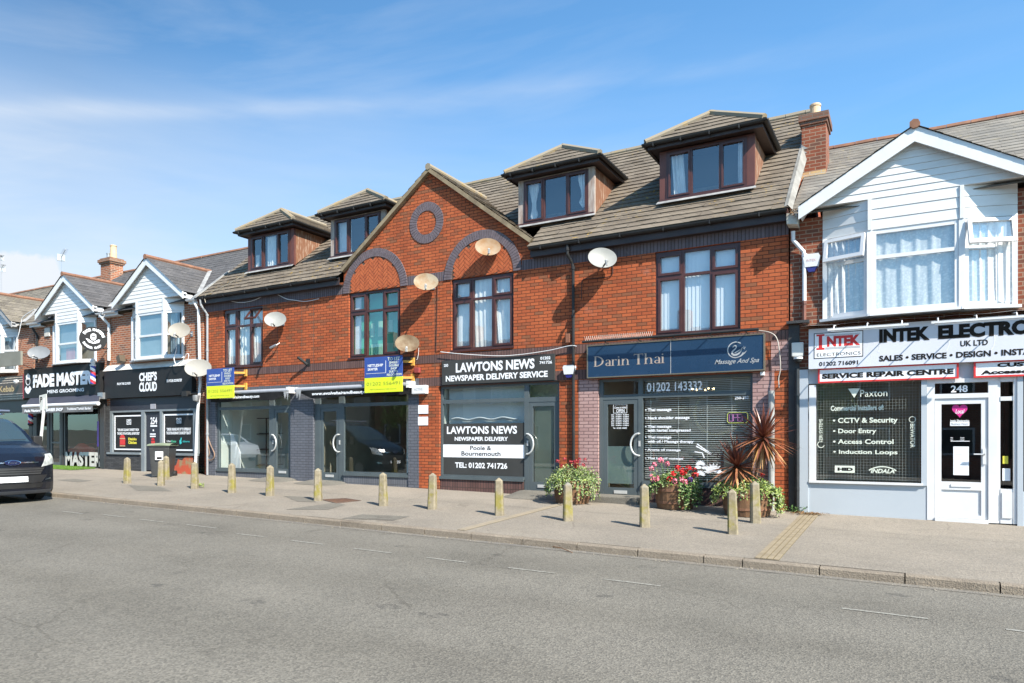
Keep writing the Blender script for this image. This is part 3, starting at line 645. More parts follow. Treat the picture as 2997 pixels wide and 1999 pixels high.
# dormers
def dormer(cx, tim, cheek, kind):
    hw, yf, z0, zt = 1.0, .55, 6.66, 7.76
    d = MB(); yk = (zt - EAVE_Z) / PK + EAVE_Y + .05
    d.box(cx - hw, cx - hw + .15, yf, yf + .07, z0, zt); d.box(cx + hw - .15, cx + hw, yf, yf + .07, z0, zt); d.box(cx - hw + .15, cx + hw - .15, yf, yf + .06, zt - .03, zt)
    do = d.build('dormer', tim, bld)
    for sx in (-1, 1):
        ck = MB(); xx = cx + sx * (hw - .012)
        ck.prism([(xx, yf + .071, z0 + .03), (xx, yf + .071, zt), (xx, yk, zt)], (-sx * .04, 0, 0))
        ck.build('dormer_cheek', cheek, do)
    fr = MB(); x0, x1 = cx - hw + .152, cx + hw - .152; a0, a1 = z0 + .036, zt - .032
    uframe(fr, x0, x1, a0, a1, yf - .015, yf + .05, .045); cs = [x0 + (x1 - x0) * q for q in (0, .32, .68, 1)]
    for c in cs[1:3]: fr.box(c - .024, c + .024, yf - .015, yf + .05, a0 + .045, a1 - .045)
    for i in (0, 2): uframe(fr, cs[i] + (.045 if i == 0 else .024), cs[i + 1] - (.045 if i == 2 else .024), a0 + .045, a1 - .045, yf - .032, yf + .03, .036)
    fr.box(cx - hw, cx + hw, yf - .06, yf - .016, z0 - .005, z0 + .035)
    fr.build('window_frame', BROWNF, do)
    MB().quad((x0 + .03, yf + .022, a0 + .03), (x1 - .03, yf + .022, a0 + .03), (x1 - .03, yf + .022, a1 - .03), (x0 + .03, yf + .022, a1 - .03)).build('pane', GLASS, do)
    room(MB(), x0, x1, a0, a1, yf + .06, yf + .5).build('room', DARKIN, do)
    cu = MB()
    if kind == 4: curtain(cu, x0 + .08, x0 + .34, a0 + .05, a1 - .05, yf + .13, 3, .02, lean=.25); curtain(cu, x1 - .2, x1 - .06, a0 + .05, a1 - .05, yf + .12, 2)
    if kind == 3: curtain(cu, x0 + .08, x0 + .34, a0 + .06, a1 - .05, yf + .13, 3, .02, (.38, .5)); curtain(cu, x1 - .30, x1 - .06, a0 + .2, a1 - .05, yf + .12, 3, .02, (.35, .6))
    if kind == 1: curtain(cu, cs[1] + .05, cs[1] + .42, a0 + .05, a1 - .05, yf + .12, 4, .012); curtain(cu, x0 + .07, x0 + .2, a0 + .05, a0 + .5, yf + .13, 2)
    if kind == 2: cu.box(x0 + .06, cs[1] - .05, yf + .15, yf + .17, a0 + .05, a1 - .05)
    cu.build('curtain', CURT, do)
    # hipped roof with its own fascia and gutter
    e = .26; ze = 7.90; yf2 = yf - .28; az_ = 8.56; ya = yf2 + .72; yr = (az_ - EAVE_Z) / PK + EAVE_Y; ys = (ze - EAVE_Z) / PK + EAVE_Y
    xl, xr = cx - hw - e, cx + hw + e; b = MB(); rg = random.Random(int(cx * 10))
    tiles(b, (xl, yf2, ze), (xr, yf2, ze), (cx + .001, ya, az_), (cx - .001, ya, az_), 5, .022, rg, .33, .004)
    strips(b, (xr, yf2, ze), (xr, ys, ze), (cx, yr, az_), (cx, ya, az_), 7, .022); strips(b, (xl, ys, ze), (xl, yf2, ze), (cx, ya, az_), (cx, yr, az_), 7, .022)
    ro = b.build('dormer_roof', TILE, do)
    h = MB()
    for sx in (-1, 1): h.tube([(cx + sx * (hw + e - .02), yf2 + .02, ze + .03), (cx, ya, az_ + .01)], .075, 7)
    h.tube([(cx, ya - .03, az_ + .01), (cx, yr, az_ + .01)], .075, 7); h.build('dormer_hip_tile', RIDGEB, do)
    f = MB(); fz0, fz1 = 7.765, 7.895; o_ = .06
    f.box(xl + o_, xr - o_, yf2 + o_, yf2 + o_ + .025, fz0, fz1)
    for xx in (xl + o_, xr - o_ - .025): f.box(xx, xx + .025, yf2 + o_ + .026, ys, fz0, fz1)
    f.quad((xl + o_, yf2 + o_ + .03, 7.79), (xr - o_, yf2 + o_ + .03, 7.79), (xr - o_, ys, 7.79), (xl + o_, ys, 7.79))
    f.build('dormer_fascia', DKTIM, do)
    g = MB()
    g.grid(lambda u, v: (xl - .04 + (xr - xl + .08) * u, yf2 + .0 - .055 * math.cos(math.pi * v), 7.885 - .055 * math.sin(math.pi * v)), 1, 6)
    for xx in (xl, xr): g.grid(lambda u, v: (xx - .055 * math.cos(math.pi * v), yf2 - .05 + (ys - yf2 - .1) * u, 7.884 - .055 * math.sin(math.pi * v)), 1, 6)
    for q in range(4): g.box(xl + .2 + q * .6, xl + .225 + q * .6, yf2 - .06, yf2 + .05, 7.80, 7.874)
    g.build('dormer_gutter', BLACKP, do)
    ap = MB()
    ap.prism([(cx - hw - .02, yf - .065, 6.652), (cx + hw + .03, yf - .065, 6.652), (cx + hw + .05, yf - .115, 6.600), (cx - hw - .05, yf - .115, 6.597)], (0, .015, .016))
    ap.build('lead_apron', LEAD, do)
dormer(-16.9, REDTIM, PEEL, 1); dormer(-13.43, GREYT, PEEL, 2); dormer(-7.27, GREYT, PEEL, 3); dormer(-3.73, REDTIM, PEEL, 4)

# rainwater pipes
dp = MB(); P = [(-6.6, -.22, 5.80), (-6.6, -.21, 5.60), (-6.55, -.06, 5.42), (-6.53, -.055, 5.3), (-6.52, -.055, .12)]
dp.tube(P, .034, 8)
for zz in (5.68, 4.2, 2.35, 5.28): dp.tube([(-6.53 if zz < 5.5 else -6.6, -.055 if zz < 5.5 else -.215, zz), (-6.53 if zz < 5.5 else -6.6, -.055 if zz < 5.5 else -.215, zz + .07)], .045, 8)
dp.build('downpipe', BLACKP, bld)
dp = MB().tube([(-19.12, -.24, 5.8), (-19.1, -.22, 5.62), (-19.02, -.06, 5.35), (-19.02, -.06, .35)], .034, 8)
for zz in (5.3, 4.2, 3.0, 1.6): dp.tube([(-19.02, -.06, zz), (-19.02, -.06, zz + .06)], .045, 8)
dp.build('downpipe', PIPEG, bld)
dp = MB().tube([(-2.30, -.09, .06), (-2.30, -.09, 2.42)], .06, 12); dp.build('cable_duct', M('galvanised_grey_duct', (.34, .34, .33), (.27, .27, .26), 3, .5), bld)
mj = MB()
for xx, zt in ((-15.01, 5.43), (-14.55, 5.66), (-16.0, 5.6), (-10.37, 5.6)): mj.box(xx - .007, xx + .007, -.0012, .004, 2.8 if xx > -14 or xx < -15.5 else 3.03, zt)
mj.build('movement_joint', MORT, bld)

# ------------------------------------------------------------------ shop fronts
def dhandle(par, x, z, y, sgn=1, r=.19):
    b = MB().tube([(x + sgn * r * .95 * math.sin(t * math.pi / 14), y - .06, z + r * 1.25 * math.cos(t * math.pi / 14)) for t in range(15)], .021, 8)
    for dz in (r * 1.25, -r * 1.25): b.tube([(x, y - .06, z + dz), (x, y, z + dz)], .017, 6)
    b.box(x - .02, x + .02, y - .012, y, z - .04, z + .08)
    b.build('door_handle', STEEL, par, True)
def shopfront(x0, x1, wx0, wx1, dx0, dx1, hs, plinth, roomm, roomd, gm=None):
    gm = gm or SGLASS; y0, y1 = .06, .13; zt, zs, zb = 2.798, .515, zw(x0)
    tr0, tr1 = 2.36, 2.45; b = MB()
    L = min(wx0, dx0); Rr = max(wx1, dx1)
    b.box(x0 + .012, L, y0, y1, (zs if wx0 < dx0 else -.1), zt); b.box(Rr, x1 - .012, y0, y1, (zs if wx1 > dx1 else -.1), zt)
    mid = (wx1, dx0) if wx0 < dx0 else (dx1, wx0)
    b.box(mid[0], mid[1], y0, y1, -.1, zt)
    b.box(L, mid[0], y0, y1, zt - .06, zt); b.box(mid[1], Rr, y0, y1, zt - .06, zt)
    b.box(wx0, wx1, y0 + .002, y1, tr0, tr1); b.box(dx0, dx1, y0 + .002, y1, tr0 - .02, tr1)
    b.box(wx0, wx1, y0 - .03, y1, zs, zs + .07); b.box(min(wx0, x0 if wx0 < dx0 else 99) - .0, max(wx1, x1 if wx1 > dx1 else -99), y0 - .06, y0 - .031, zs - .04, zs + .035)
    so = b.build('shopfront', ALU, bld)
    pn = MB(); yg = .095
    pn.quad((wx0, yg, zs + .07), (wx1, yg, zs + .07), (wx1, yg, tr0), (wx0, yg, tr0)); pn.quad((wx0, yg, tr1), (wx1, yg, tr1), (wx1, yg, zt - .06), (wx0, yg, zt - .06)); pn.quad((dx0, yg, tr1), (dx1, yg, tr1), (dx1, yg, zt - .06), (dx0, yg, zt - .06))
    pn.quad((dx0 + .1, yg, zb + .27), (dx1 - .1, yg, zb + .27), (dx1 - .1, yg, tr0 - .12), (dx0 + .1, yg, tr0 - .12))
    pn.build('pane', gm, so)
    d = MB(); z0 = zb + .05
    d.box(dx0 + .004, dx0 + .1, .07, .12, z0, tr0 - .025); d.box(dx1 - .1, dx1 - .004, .07, .12, z0, tr0 - .025)
    d.box(dx0 + .1, dx1 - .1, .07, .12, z0, z0 + .22); d.box(dx0 + .1, dx1 - .1, .07, .12, tr0 - .12, tr0 - .025)
    d.box(dx0, dx1, .05, .14, zb - .1, z0 - .004)
    d.build('door', ALU, so)
    lb = MB().box((dx0 + dx1) / 2 - .15, (dx0 + dx1) / 2 + .15, .055, .069, z0 + .09, z0 + .16); lb.build('letterbox', STEEL, so)
    px0, px1 = (x0, mid[0]) if wx0 < dx0 else (mid[1], x1)
    MB().box(px0 + .012, px1 - .012, .03, .12, -.5, zs - .042).build('plinth', plinth, so)
    dhandle(so, mid[1] - .03 if wx0 < dx0 else mid[0] + .03, 1.36, .06, hs)
    r_ = room(MB(), x0 + .02, x1 - .02, .1, 2.9, .14, roomd); r_.build('interior', roomm, so)
    return so
PL_G = brickmat('grey_painted_plinth_brick', (.14, .148, .165), (.12, .128, .145), (.08, .083, .095), wd=.075, ht=.24, mo=.008, offset=0, dirtamt=.4, rough=.6, loc=(0, .2, 0))
PL_B = brickmat('brown_plinth_brick', (.14, .075, .065), (.10, .055, .05), (.05, .035, .03), wd=.075, ht=.24, mo=.008, offset=0, dirtamt=.4, rough=.7, loc=(0, .2, 0))
s1 = shopfront(-18.72, -15.45, -18.62, -16.40, -16.20, -15.52, 1, PL_G, ROOMG, 2.6)
s2 = shopfront(-14.57, -11.20, -13.47, -11.25, -14.36, -13.66, -1, PL_G, ROOMD, 4.2)
s3 = shopfront(-10.24, -6.90, -10.17, -7.84, -7.72, -6.96, 1, PL_B, ROOMG, .75)
s4 = shopfront(-5.96, -2.66, -4.95, -2.72, -5.86, -5.05, -1, PL_B, ROOMD, 3.0)
MB().tube([(-14.47, .075, .2), (-14.47, .075, 2.79)], .012, 6)
# display rack and bits inside the two empty shops
rk_ = thing('display_rack', 'tall black open metal rack standing inside the left empty shop', 'rack', (-16.6, 1.6, .3))
rb = MB(); ra, rc = at(560 + 790 / 4.9, 1300, 1.6), at(560 + 1215 / 4.9, 1300, 1.6)
for j in range(4): xx = ra.x + (rc.x - ra.x) * j / 3; rb.box(xx - .015, xx + .015, 1.6, 1.63, .15, 2.15)
for j in range(4): zz = .6 + j * .515; rb.box(ra.x - .015, rc.x + .015, 1.57, 1.66, zz - .012, zz + .012)
rb.build('rack_frame', BLACKP, rk_); sh = MB()
for j in range(3): sh.box(ra.x, rc.x, 1.665, 1.9, .62 + j * .515, .635 + j * .515)
sh.build('shelf', BLACKP, rk_)
t = MB().box(-12.05, -11.62, 1.0, 1.3, .2, 2.8); tag(t.build('column', ROOMG), 'pale square column standing inside the right empty shop', 'column')
t = MB().prism([(-18.45, .35, .5), (-18.02, .35, .5), (-18.02, .35, 1.05), (-18.36, .35, 1.62), (-18.45, .35, 1.62)], (0, .03, 0)).build('panel', WHITE); tag(t, 'white panel leaning inside the window of the left empty shop', 'panel')
# blinds, film and lettering on the glass
fm = MB()
fm.box(-10.16, -7.85, .083, .091, .586, 1.02); fm.build('black_window_film', CHAR, s3); MB().box(-10.16, -7.85, .083, .091, 1.34, 1.86).build('black_window_film', CHAR, s3); MB().box(-10.17, -7.845, .080, .091, 1.022, 1.338).build('white_window_film', WHITE, s3)
lt = MB(); yl = .079
def ptx(b, txt, a, c, Yp, yy, bold=.02, shear=0, **kw):
    x0, x1, z0, z1 = rect(a[0], a[1], c[0], c[1], Yp); b.text(txt, x0, x1, z0, z1, yy, bold, shear, **kw)
def r5(x, y): return (1200 + x * .35066, 1000 + y * .35066)
lt.text('LAWTONS NEWS', *(lambda q: (q[0], q[1], 1.60, 1.79))(rect(*r5(308, 700), *r5(893, 770), .08)), yl, .03)
lt.text('NEWSPAPER DELIVERY', *(lambda q: (q[0], q[1], 1.43, 1.53))(rect(*r5(373, 790), *r5(818, 825), .08)), yl, .03)
lt.text('TEL: 01202 741726', *(lambda q: (q[0], q[1], .76, .90))(rect(*r5(376, 1025), *r5(812, 1075), .08)), yl, .03)
lt.build('white_lettering', WHITE, s3)
lt = MB(); lt.text('Poole &', *(lambda q: (q[0], q[1], 1.205, 1.31))(rect(*r5(503, 880), *r5(678, 922), .08)), .077, .012); lt.text('Bournemouth', *(lambda q: (q[0], q[1], 1.065, 1.175))(rect(*r5(430, 930), *r5(756, 970), .08)), .077, .012)
lt.build('black_lettering', INK, s3)
bl = MB()
for j in range(24): bl.obox((-7.59 + j * .022 * 1.08, .125, 1.35), (.006, 0, 0), (0, .004, 0), (0, 0, .9))
bl.build('vertical_blind', M('sage_blind', (.20, .24, .20), (.16, .20, .17), 3, .8), s3)
MB().box(-10.12, -7.9, .27, .28, 1.7, 2.76).build('added_backing_panel', M('pale_backing_panel', (.60, .66, .68), (.55, .61, .64), .6, .9), s3)  # pale panel added behind the glass to brighten the upper window
lp = MB().tube([(-10.0 + 1.9 * t / 20, .22, 1.98 + .025 * math.sin(t * .9)) for t in range(21)], .02, 6); lp.build('wavy_reflection', WHITE, s3)  # wavy white reflection in the glass, modelled as a white tube
vb_ = MB(); n = 40
for j in range(n):
    zz = .62 + (2.36 - .62) * (j + .5) / n; vb_.obox((-3.83, .17, zz), (1.1, 0, 0), (0, .014, .002), (0, -.0006, .0042))
for j in range(8): zz = 2.47 + j * .036; vb_.obox((-3.83, .17, zz), (1.1, 0, 0), (0, .014, .002), (0, -.0006, .0042))
for xx in (-4.8, -4.2, -3.6, -3.1): vb_.box(xx - .003, xx + .003, .15, .156, .6, 2.7)
vb_.build('venetian_blind', M('white_slat', (.86, .86, .84), (.80, .80, .78), 2, .5), s4)
lt = MB()
def r7(x, y): return (1680 + x * .41445, 950 + y * .41445)
ptx(lt, '01202 143332', r7(515, 412), r7(906, 462), .08, yl, .015); ptx(lt, '250-252', r7(1135, 506), r7(1234, 526), .08, yl, .02)
for tx, y0, y1, x0, x1 in (('• Thai massage', 592, 616, 502, 688), ('• Neck shoulder massage', 650, 673, 502, 816), ('• Thai massage', 711, 734, 502, 688), ('with herbal compressed', 738, 762, 520, 823), ('• Thai massage', 786, 809, 502, 688), ('with oil / Massage therapy', 815, 841, 520, 844), ('• Aroma oil massage', 875, 898, 502, 752), ('• Thai hot oil massage', 935, 958, 502, 770)): ptx(lt, tx, r7(x0, y0), r7(x1, y1), .08, yl, .03)
def r8(x, y): return (1700 + x * .26372, 960 + y * .26372)
uf = rect(*r8(360, 843), *r8(513, 944), .08); uframe(lt, uf[0], uf[1], uf[2], uf[3], .077, .079, .008)
ptx(lt, 'OPEN', r8(393, 900), r8(485, 938), .08, yl, .01); ptx(lt, 'Come in', r8(372, 872), r8(446, 894), .08, yl, .02, .3); ptx(lt, "WE'RE", r8(450, 874), r8(503, 893), .08, yl, .02); ptx(lt, 'Darin Thai Massage', r8(375, 848), r8(497, 858), .08, yl, .02)
for i, dday in enumerate(('Mon', 'Tue', 'Wed', 'Thu', 'Fri', 'Sat', 'Sun')):
    yy = 956 + i * 19.7; ptx(lt, dday, r8(338, yy), r8(370, yy + 14), .08, yl, .03); ptx(lt, '10.00am - 8.30pm' if i < 6 else '10.00am - 6.00pm', r8(388, yy), r8(532, yy + 15), .08, yl, .03)
ptx(lt, 'Tel - 01202 143332', r8(357, 1103), r8(510, 1118), .08, yl, .03)
lt.build('white_lettering', WHITE, s4); lt = MB()                # white lotus flowers and reeds on the glass
def lotus(b, cx, cz, rr, y):
    for j in range(9):
        an = math.pi * (j + .0) / 8; d = Vector((math.cos(an), 0, math.sin(an) * .9)); q = Vector((-d.z, 0, d.x)).normalized() * rr * .16
        p = Vector((cx, y - .0006 * j, cz)); b.poly([p, p + d * rr * .55 + q, p + d * rr, p + d * rr * .55 - q])
for (u, v, s_) in ((893, 990, 38), (891, 1062, 40), (985, 1040, 70)): q = at(*r7(u, v), .08); lotus(lt, q.x, q.z, s_ * .41445 / 140, yl)
for (u, v) in ((877, 1008), (926, 1012)): q = at(*r7(u, v), .08); lt.poly([(q.x + .07 * math.cos(t * .5236), yl - .001, q.z + .035 * math.sin(t * .5236)) for t in range(12)])
for (a_, c_) in (((868, 842), (985, 925)), ((862, 858), (985, 925)), ((852, 898), (905, 905)), ((905, 905), (920, 940))):
    p, q = at(*r7(*a_), .08), at(*r7(*c_), .08); d = (q - p).normalized(); n_ = Vector((-d.z, 0, d.x)) * .012; p.y = q.y = yl; lt.quad(p + n_, q + n_, q - n_, p - n_)
lt.build('lotus_decal', WHITE, s4)
fr = MB().box(-5.76, -5.15, .099, .104, .5, 1.32); fr.build('frosted_film', M('frosted_film', (.20, .26, .25), (.17, .23, .22), 1, .8), s4)
fr = MB().box(-3.25, -2.74, .115, .12, .6, 1.3); fr.build('poster', M('grey_poster', (.22, .24, .23), (.18, .2, .19), 2, .8), s4)
gs = MB(); q = at(*r8(1500, 940), .3)
gs.grid(lambda u, v: (q.x + (.42 + .06 * v) * math.cos(u * 6.283), .32, q.z + (.42 + .06 * v) * math.sin(u * 6.283)), 30, 1)
gs.build('gold_swan_emblem', M('dull_gold', (.25, .22, .10), (.2, .18, .08), 3, .5), s4)
ch = thing('chandelier', 'small glowing chandelier hanging behind the massage shop window', 'lamp', tuple(at(*r8(1350, 690), 1.2)))
q = at(*r8(1350, 690), 1.2); e = NT('warm_bulb'); e.p.inputs['Emission Color'].default_value = (1, .72, .35, 1); e.p.inputs['Emission Strength'].default_value = 6; BULB = e.done((1, .8, .5), .4)
cb = MB(); cr = MB().tube([(q.x, q.y, q.z), (q.x, q.y, 2.9)], .008, 6); cr.tube([(q.x + .25 * math.cos(t * .5236), q.y + .25 * math.sin(t * .5236), q.z) for t in range(13)], .008, 6)
for t in range(8): cb.lathe((q.x + .25 * math.cos(t * .785), q.y + .25 * math.sin(t * .785), q.z), [(.004, 0), (.016, .015), (.012, .035), (.002, .045)], 6)
cr.build('chandelier_ring', GOLD, ch); cb.build('bulb', BULB, ch)

# ================================================================== the older terraced houses on either side
def house(name, label, xl, xr, gcx, ghw, gapex, gfoot, sill, whead, csill, eave, ridge_z, brick, slate, board, clad, bayw=(1.38, .70), roof_x=None, pitch_t=.008, ncourse=18, boardh=.24, ridge_m=None, lace=False, transom_lo=None):
    h = thing(name, label, 'house', ((xl + xr) / 2, 0, zw((xl + xr) / 2)))
    RY = 3.7; EY = -.22; kk = (ridge_z - eave) / (RY - EY); bd = .27
    rx0, rx1 = roof_x or (xl, xr); ridge_m = ridge_m or RIDGE
    wl = MB(); wl.box(xl + .01, xr - .01, 0, .25, 2.6, eave - .03)
    wl.build('wall', brick, h); MB().box(xl + .01, xr - .01, 6.8, 7.0, -.5, eave).build('rear_wall', brick, h)
    rg = random.Random(int(abs(xl) * 7)); rf = MB()
    tiles(rf, (rx0, EY, eave), (rx1, EY, eave), (rx1, RY, ridge_z), (rx0, RY, ridge_z), ncourse, pitch_t, rg, .3, .003)
    rf.quad((rx0, RY, ridge_z), (rx1, RY, ridge_z), (rx1, 7.4, eave), (rx0, 7.4, eave))
    ro = rf.build('roof', slate, h)
    rd = MB(); x = rx0
    while x < rx1 - .05: rd.tube([(x, RY, ridge_z - .02), (min(x + .44, rx1), RY, ridge_z - .02 + rg.uniform(-.005, .005))], .09, 7); x += .45
    rd.build('ridge_tile', ridge_m, ro)
    # projecting gable over the bay
    gy = -.42; yb = (gapex - eave) / kk + EY + .05; yfb = max((gfoot - eave) / kk + EY, gy + .2)
    g = MB()
    tiles(g, (gcx - ghw, yfb, gfoot), (gcx - ghw, gy - .03, gfoot), (gcx, gy - .03, gapex), (gcx, yb, gapex), 9, pitch_t, rg, .3, .003)
    tiles(g, (gcx + ghw, gy - .03, gfoot), (gcx + ghw, yfb, gfoot), (gcx, yb, gapex), (gcx, gy - .03, gapex), 9, pitch_t, rg, .3, .003)
    go = g.build('gable_roof', slate, h)
    rt = MB(); y = gy - .04
    while y < yb: rt.tube([(gcx, y, gapex + .01), (gcx, min(y + .44, yb), gapex + .01 + rg.uniform(-.006, .006))], .085, 7); y += .45
    rt.build('gable_ridge_tile', ridge_m, go)
    vl = MB()
    for sx in (-1, 1):
        a, c = Vector((gcx + sx * ghw, yfb, gfoot + .02)), Vector((gcx, yb, gapex + .02)); d = (c - a)
        vl.bar(a + Vector((sx * .05, -.02, .012)), c + Vector((sx * .05, -.05, .012)), .13, .02)
    vl.build('valley_lining', LEAD, go)
    bb = MB()
    for sx in (-1, 1):
        a, c = Vector((gcx + sx * (ghw + .02), gy, gfoot - .02)), Vector((gcx, gy, gapex - .015))
        bb.prism([a, c, c - Vector((0, 0, boardh)), a - Vector((0, 0, boardh * .9))], (0, .03, 0))
        so = Vector((0, .031, -.035)); bb.prism([a + so, c + so, c + so - Vector((0, 0, .02)), a + so - Vector((0, 0, .02))], (0, .12, 0))
    bb.build('bargeboard', board, go)
    # weatherboarded tympanum, boards as shallow steps
    cz = csill; tb = MB(); slope = (gapex - gfoot) / ghw; n = int((gapex - cz) / .125) + 1
    for i in range(n):
        z0, z1 = cz + i * .125, min(cz + (i + 1) * .125, gapex - .08)
        if z1 <= z0: break
        w0, w1 = ((gapex - .05 - z0) / slope - .05, (gapex - .05 - z1) / slope - .05); w0 = min(w0, ghw - .06); w1 = max(min(w1, ghw - .06), .01)
        tb.prism([(gcx - w0, -bd - .012, z0), (gcx + w0, -bd - .012, z0), (gcx + w1, -bd - .002, z1 - .004), (gcx - w1, -bd - .002, z1 - .004)], (0, .03, 0))
    w0 = min((gapex - .05 - cz) / slope - .05, ghw - .06)
    tb.box(gcx - w0, gcx + w0, -bd + .03, .0, cz + .0, cz + .02)
    tb.build('gable_cladding', clad, h)
    sfb = MB()
    for sx in (-1, 1): sfb.prism([(gcx + sx * ghw, gy + .032, gfoot - .20), (gcx + sx * ghw, -.001, gfoot - .20), (gcx + sx * w0 * .98, -.001, cz), (gcx + sx * w0 * .98, gy + .032, cz)], (0, 0, .015))
    sfb.build('gable_soffit', board, go)
    # canted bay: three faces
    A = [(gcx - bayw[0], 0.0), (gcx - bayw[1], -bd), (gcx + bayw[1], -bd), (gcx + bayw[0], 0.0)]
    cd = MB()
    for i in range(3):
        (ax, ay), (cx_, cy) = A[i], A[i + 1]; nn = 3
        for j in range(nn):
            z0, z1 = whead + (cz - whead) * j / nn, whead + (cz - whead) * (j + 1) / nn - .004
            dn = Vector((cy - ay, -(cx_ - ax), 0)).normalized() * .012
            cd.quad((ax + dn.x, ay + dn.y, z0), (cx_ + dn.x, cy + dn.y, z0), (cx_ + dn.x * .2, cy + dn.y * .2, z1), (ax + dn.x * .2, ay + dn.y * .2, z1)); cd.quad((ax, ay, z0), (cx_, cy, z0), (cx_ + dn.x, cy + dn.y, z0), (ax + dn.x, ay + dn.y, z0))
    for (px_, py_) in A[1:3]: cd.box(px_ - .03, px_ + .03, py_ - .03, py_ + .01, whead, cz)
    cd.build('bay_cladding', clad, h)
    wf = MB(); gl = MB(); sash = MB()
    tz = transom_lo or (sill + (whead - sill) * .58)
    def post(p, s_=.07): wf.box(p[0] - s_ / 2, p[0] + s_ / 2, p[1] - s_ / 2 + .03, p[1] + s_ / 2 + .03, sill, whead)
    for p in A[1:3]: post(p, .09)
    wf.box(A[0][0], A[0][0] + .08, -.05, .0, sill, whead); wf.box(A[3][0] - .08, A[3][0], -.05, .0, sill, whead)
    for i in range(3):
        a, c = Vector((A[i][0], A[i][1], 0)), Vector((A[i + 1][0], A[i + 1][1], 0)); d = (c - a).normalized(); nr = Vector((d.y, -d.x, 0)); Lw = (c - a).length
        for z, hh in ((sill + .05, .10), (whead - .04, .08), (tz, .065)):
            wf.obox(a + d * Lw / 2 + Vector((0, 0, z)) - nr * .03, d * (Lw / 2 - .045), nr * .028, (0, 0, hh / 2))
        for u in ((.07, Lw - .07) if True else ()): wf.obox(a + d * u + Vector((0, 0, (sill + whead) / 2)) - nr * .03, d * .035, nr * .03, (0, 0, (whead - sill) / 2 - .01))
        wf.obox(a + d * Lw / 2 + Vector((0, 0, sill - .01)) + nr * .02, d * (Lw / 2 + .03), nr * .06, (0, 0, .022))
        gl.quad(a + Vector((0, 0, sill)) - nr * .03, c + Vector((0, 0, sill)) - nr * .03, c + Vector((0, 0, whead)) - nr * .03, a + Vector((0, 0, whead)) - nr * .03)
    wo_ = wf.build('bay_window', UPVC, h); gl.build('pane', GLASS, wo_)
    bk = MB(); bk.quad((A[0][0], -.012, sill), (A[3][0], -.012, sill), (A[3][0], -.012, whead), (A[0][0], -.012, whead)); bk.build('room', ROOMD, wo_)
    bb2 = MB(); bb2.poly([(x, y, sill - .03) for x, y in A]); bb2.poly([(x, y, whead) for x, y in A]); bb2.build('bay_board', board, wo_)
    return h, A, wo_
def downpipe(h, pts, r, m, name='downpipe', clips=()):
    b = MB().tube(pts, r, 8)
    for c in clips: b.tube([(pts[-1][0], pts[-1][1], c), (pts[-1][0], pts[-1][1], c + .06)], r * 1.3, 8)
    return b.build(name, m, h)
def wgutter(h, a, c, z, m=None):
    b = MB().grid(lambda u, v: (a + (c - a) * u, -.27 + .06 * math.cos(math.pi * (1 + v)), z - .06 * math.sin(math.pi * v)), 1, 8); b.box(a, c, -.21, -.19, z - .13, z + .0); b.box(a, c, -.189, .0, z - .13, z - .11); return b.build('gutter', m or UPVC, h)

# right-hand house (electronics shop)
LACE = NT('lace_net'); lv = LACE.wallvec(); vo = LACE.n('ShaderNodeTexVoronoi'); vo.inputs['Scale'].default_value = 24; LACE.link(lv, vo.inputs['Vector'])
LACE = LACE.done(LACE.mix(LACE.ramp(vo.outputs[0], .25, .6), (.72, .73, .72), (.58, .61, .62)), .9)
hI, AI, wI = house('shop_house', 'red brick house with wide white boarded gable and net curtained bay above the electronics shop', -1.98, 3.2, .11, 1.86, 6.93, 5.84, 3.72, 5.24, 5.80, 5.72, 8.33, OLD2, SLATEO, UPVC, WBOARD, (1.50, .70), roof_x=(-1.95, 3.24), boardh=.27, ncourse=22, transom_lo=4.74)
cu = MB(); MB().poly([(3.195, 0, -.5), (3.195, 7.0, -.5), (3.195, 7.0, 5.7), (3.195, 3.7, 8.28), (3.195, 0, 5.68)]).build('end_wall', OLD2, hI)
NP = [Vector(p) for p in ((-1.34, -.035, 0), (-.62, -.185, 0), (.84, -.185, 0), (1.56, -.035, 0))]
def netfn(u, v):
    s_ = u * 3; i = min(int(s_), 2); p = NP[i].lerp(NP[i + 1], s_ - i); return (p.x, p.y + .012 * math.sin(u * 118 + 1.2 * math.sin(v * 2.2)) + .006 * math.sin(u * 61 + 2) + .004 * math.sin(u * 233), 3.78 + 1.44 * v)
cu.grid(netfn, 240, 6); cu.build('lace_curtain', LACE, wI)
cu = MB(); curtain(cu, 1.05, 1.45, 3.8, 5.2, -.10, 3, .010); cu.build('curtain', CURT, wI)
def toplight(par, A0, A1, zt, zb, ang, m):                        # open top-hung light in a canted bay face
    a, c = Vector((A0[0], A0[1], 0)), Vector((A1[0], A1[1], 0)); d = (c - a).normalized(); nr = Vector((d.y, -d.x, 0)); Lw = (c - a).length; b = MB(); H = zt - zb
    P = lambda u, t, k_: a + d * u + nr * (.02 + H * t * math.sin(ang) + k_ * math.cos(ang)) + Vector((0, 0, zt - H * t * math.cos(ang) + k_ * math.sin(ang)))
    for u0, u1, t0, t1 in ((.06, .12, 0, 1), (Lw - .12, Lw - .06, 0, 1), (.12, Lw - .12, 0, .14), (.12, Lw - .12, .84, 1)):
        q = [P(u0, t0, 0), P(u1, t0, 0), P(u1, t1, 0), P(u0, t1, 0)]; r_ = [P(u0, t0, .05), P(u1, t0, .05), P(u1, t1, .05), P(u0, t1, .05)]
        b.poly(q); b.poly(r_)
        for i in range(4): j = (i + 1) % 4; b.quad(q[i], q[j], r_[j], r_[i])
    b.build('open_top_light', m, par); MB().quad(P(.12, .14, .02), P(Lw - .12, .14, .02), P(Lw - .12, .84, .02), P(.12, .84, .02)).build('top_light_pane', GLASS, par)
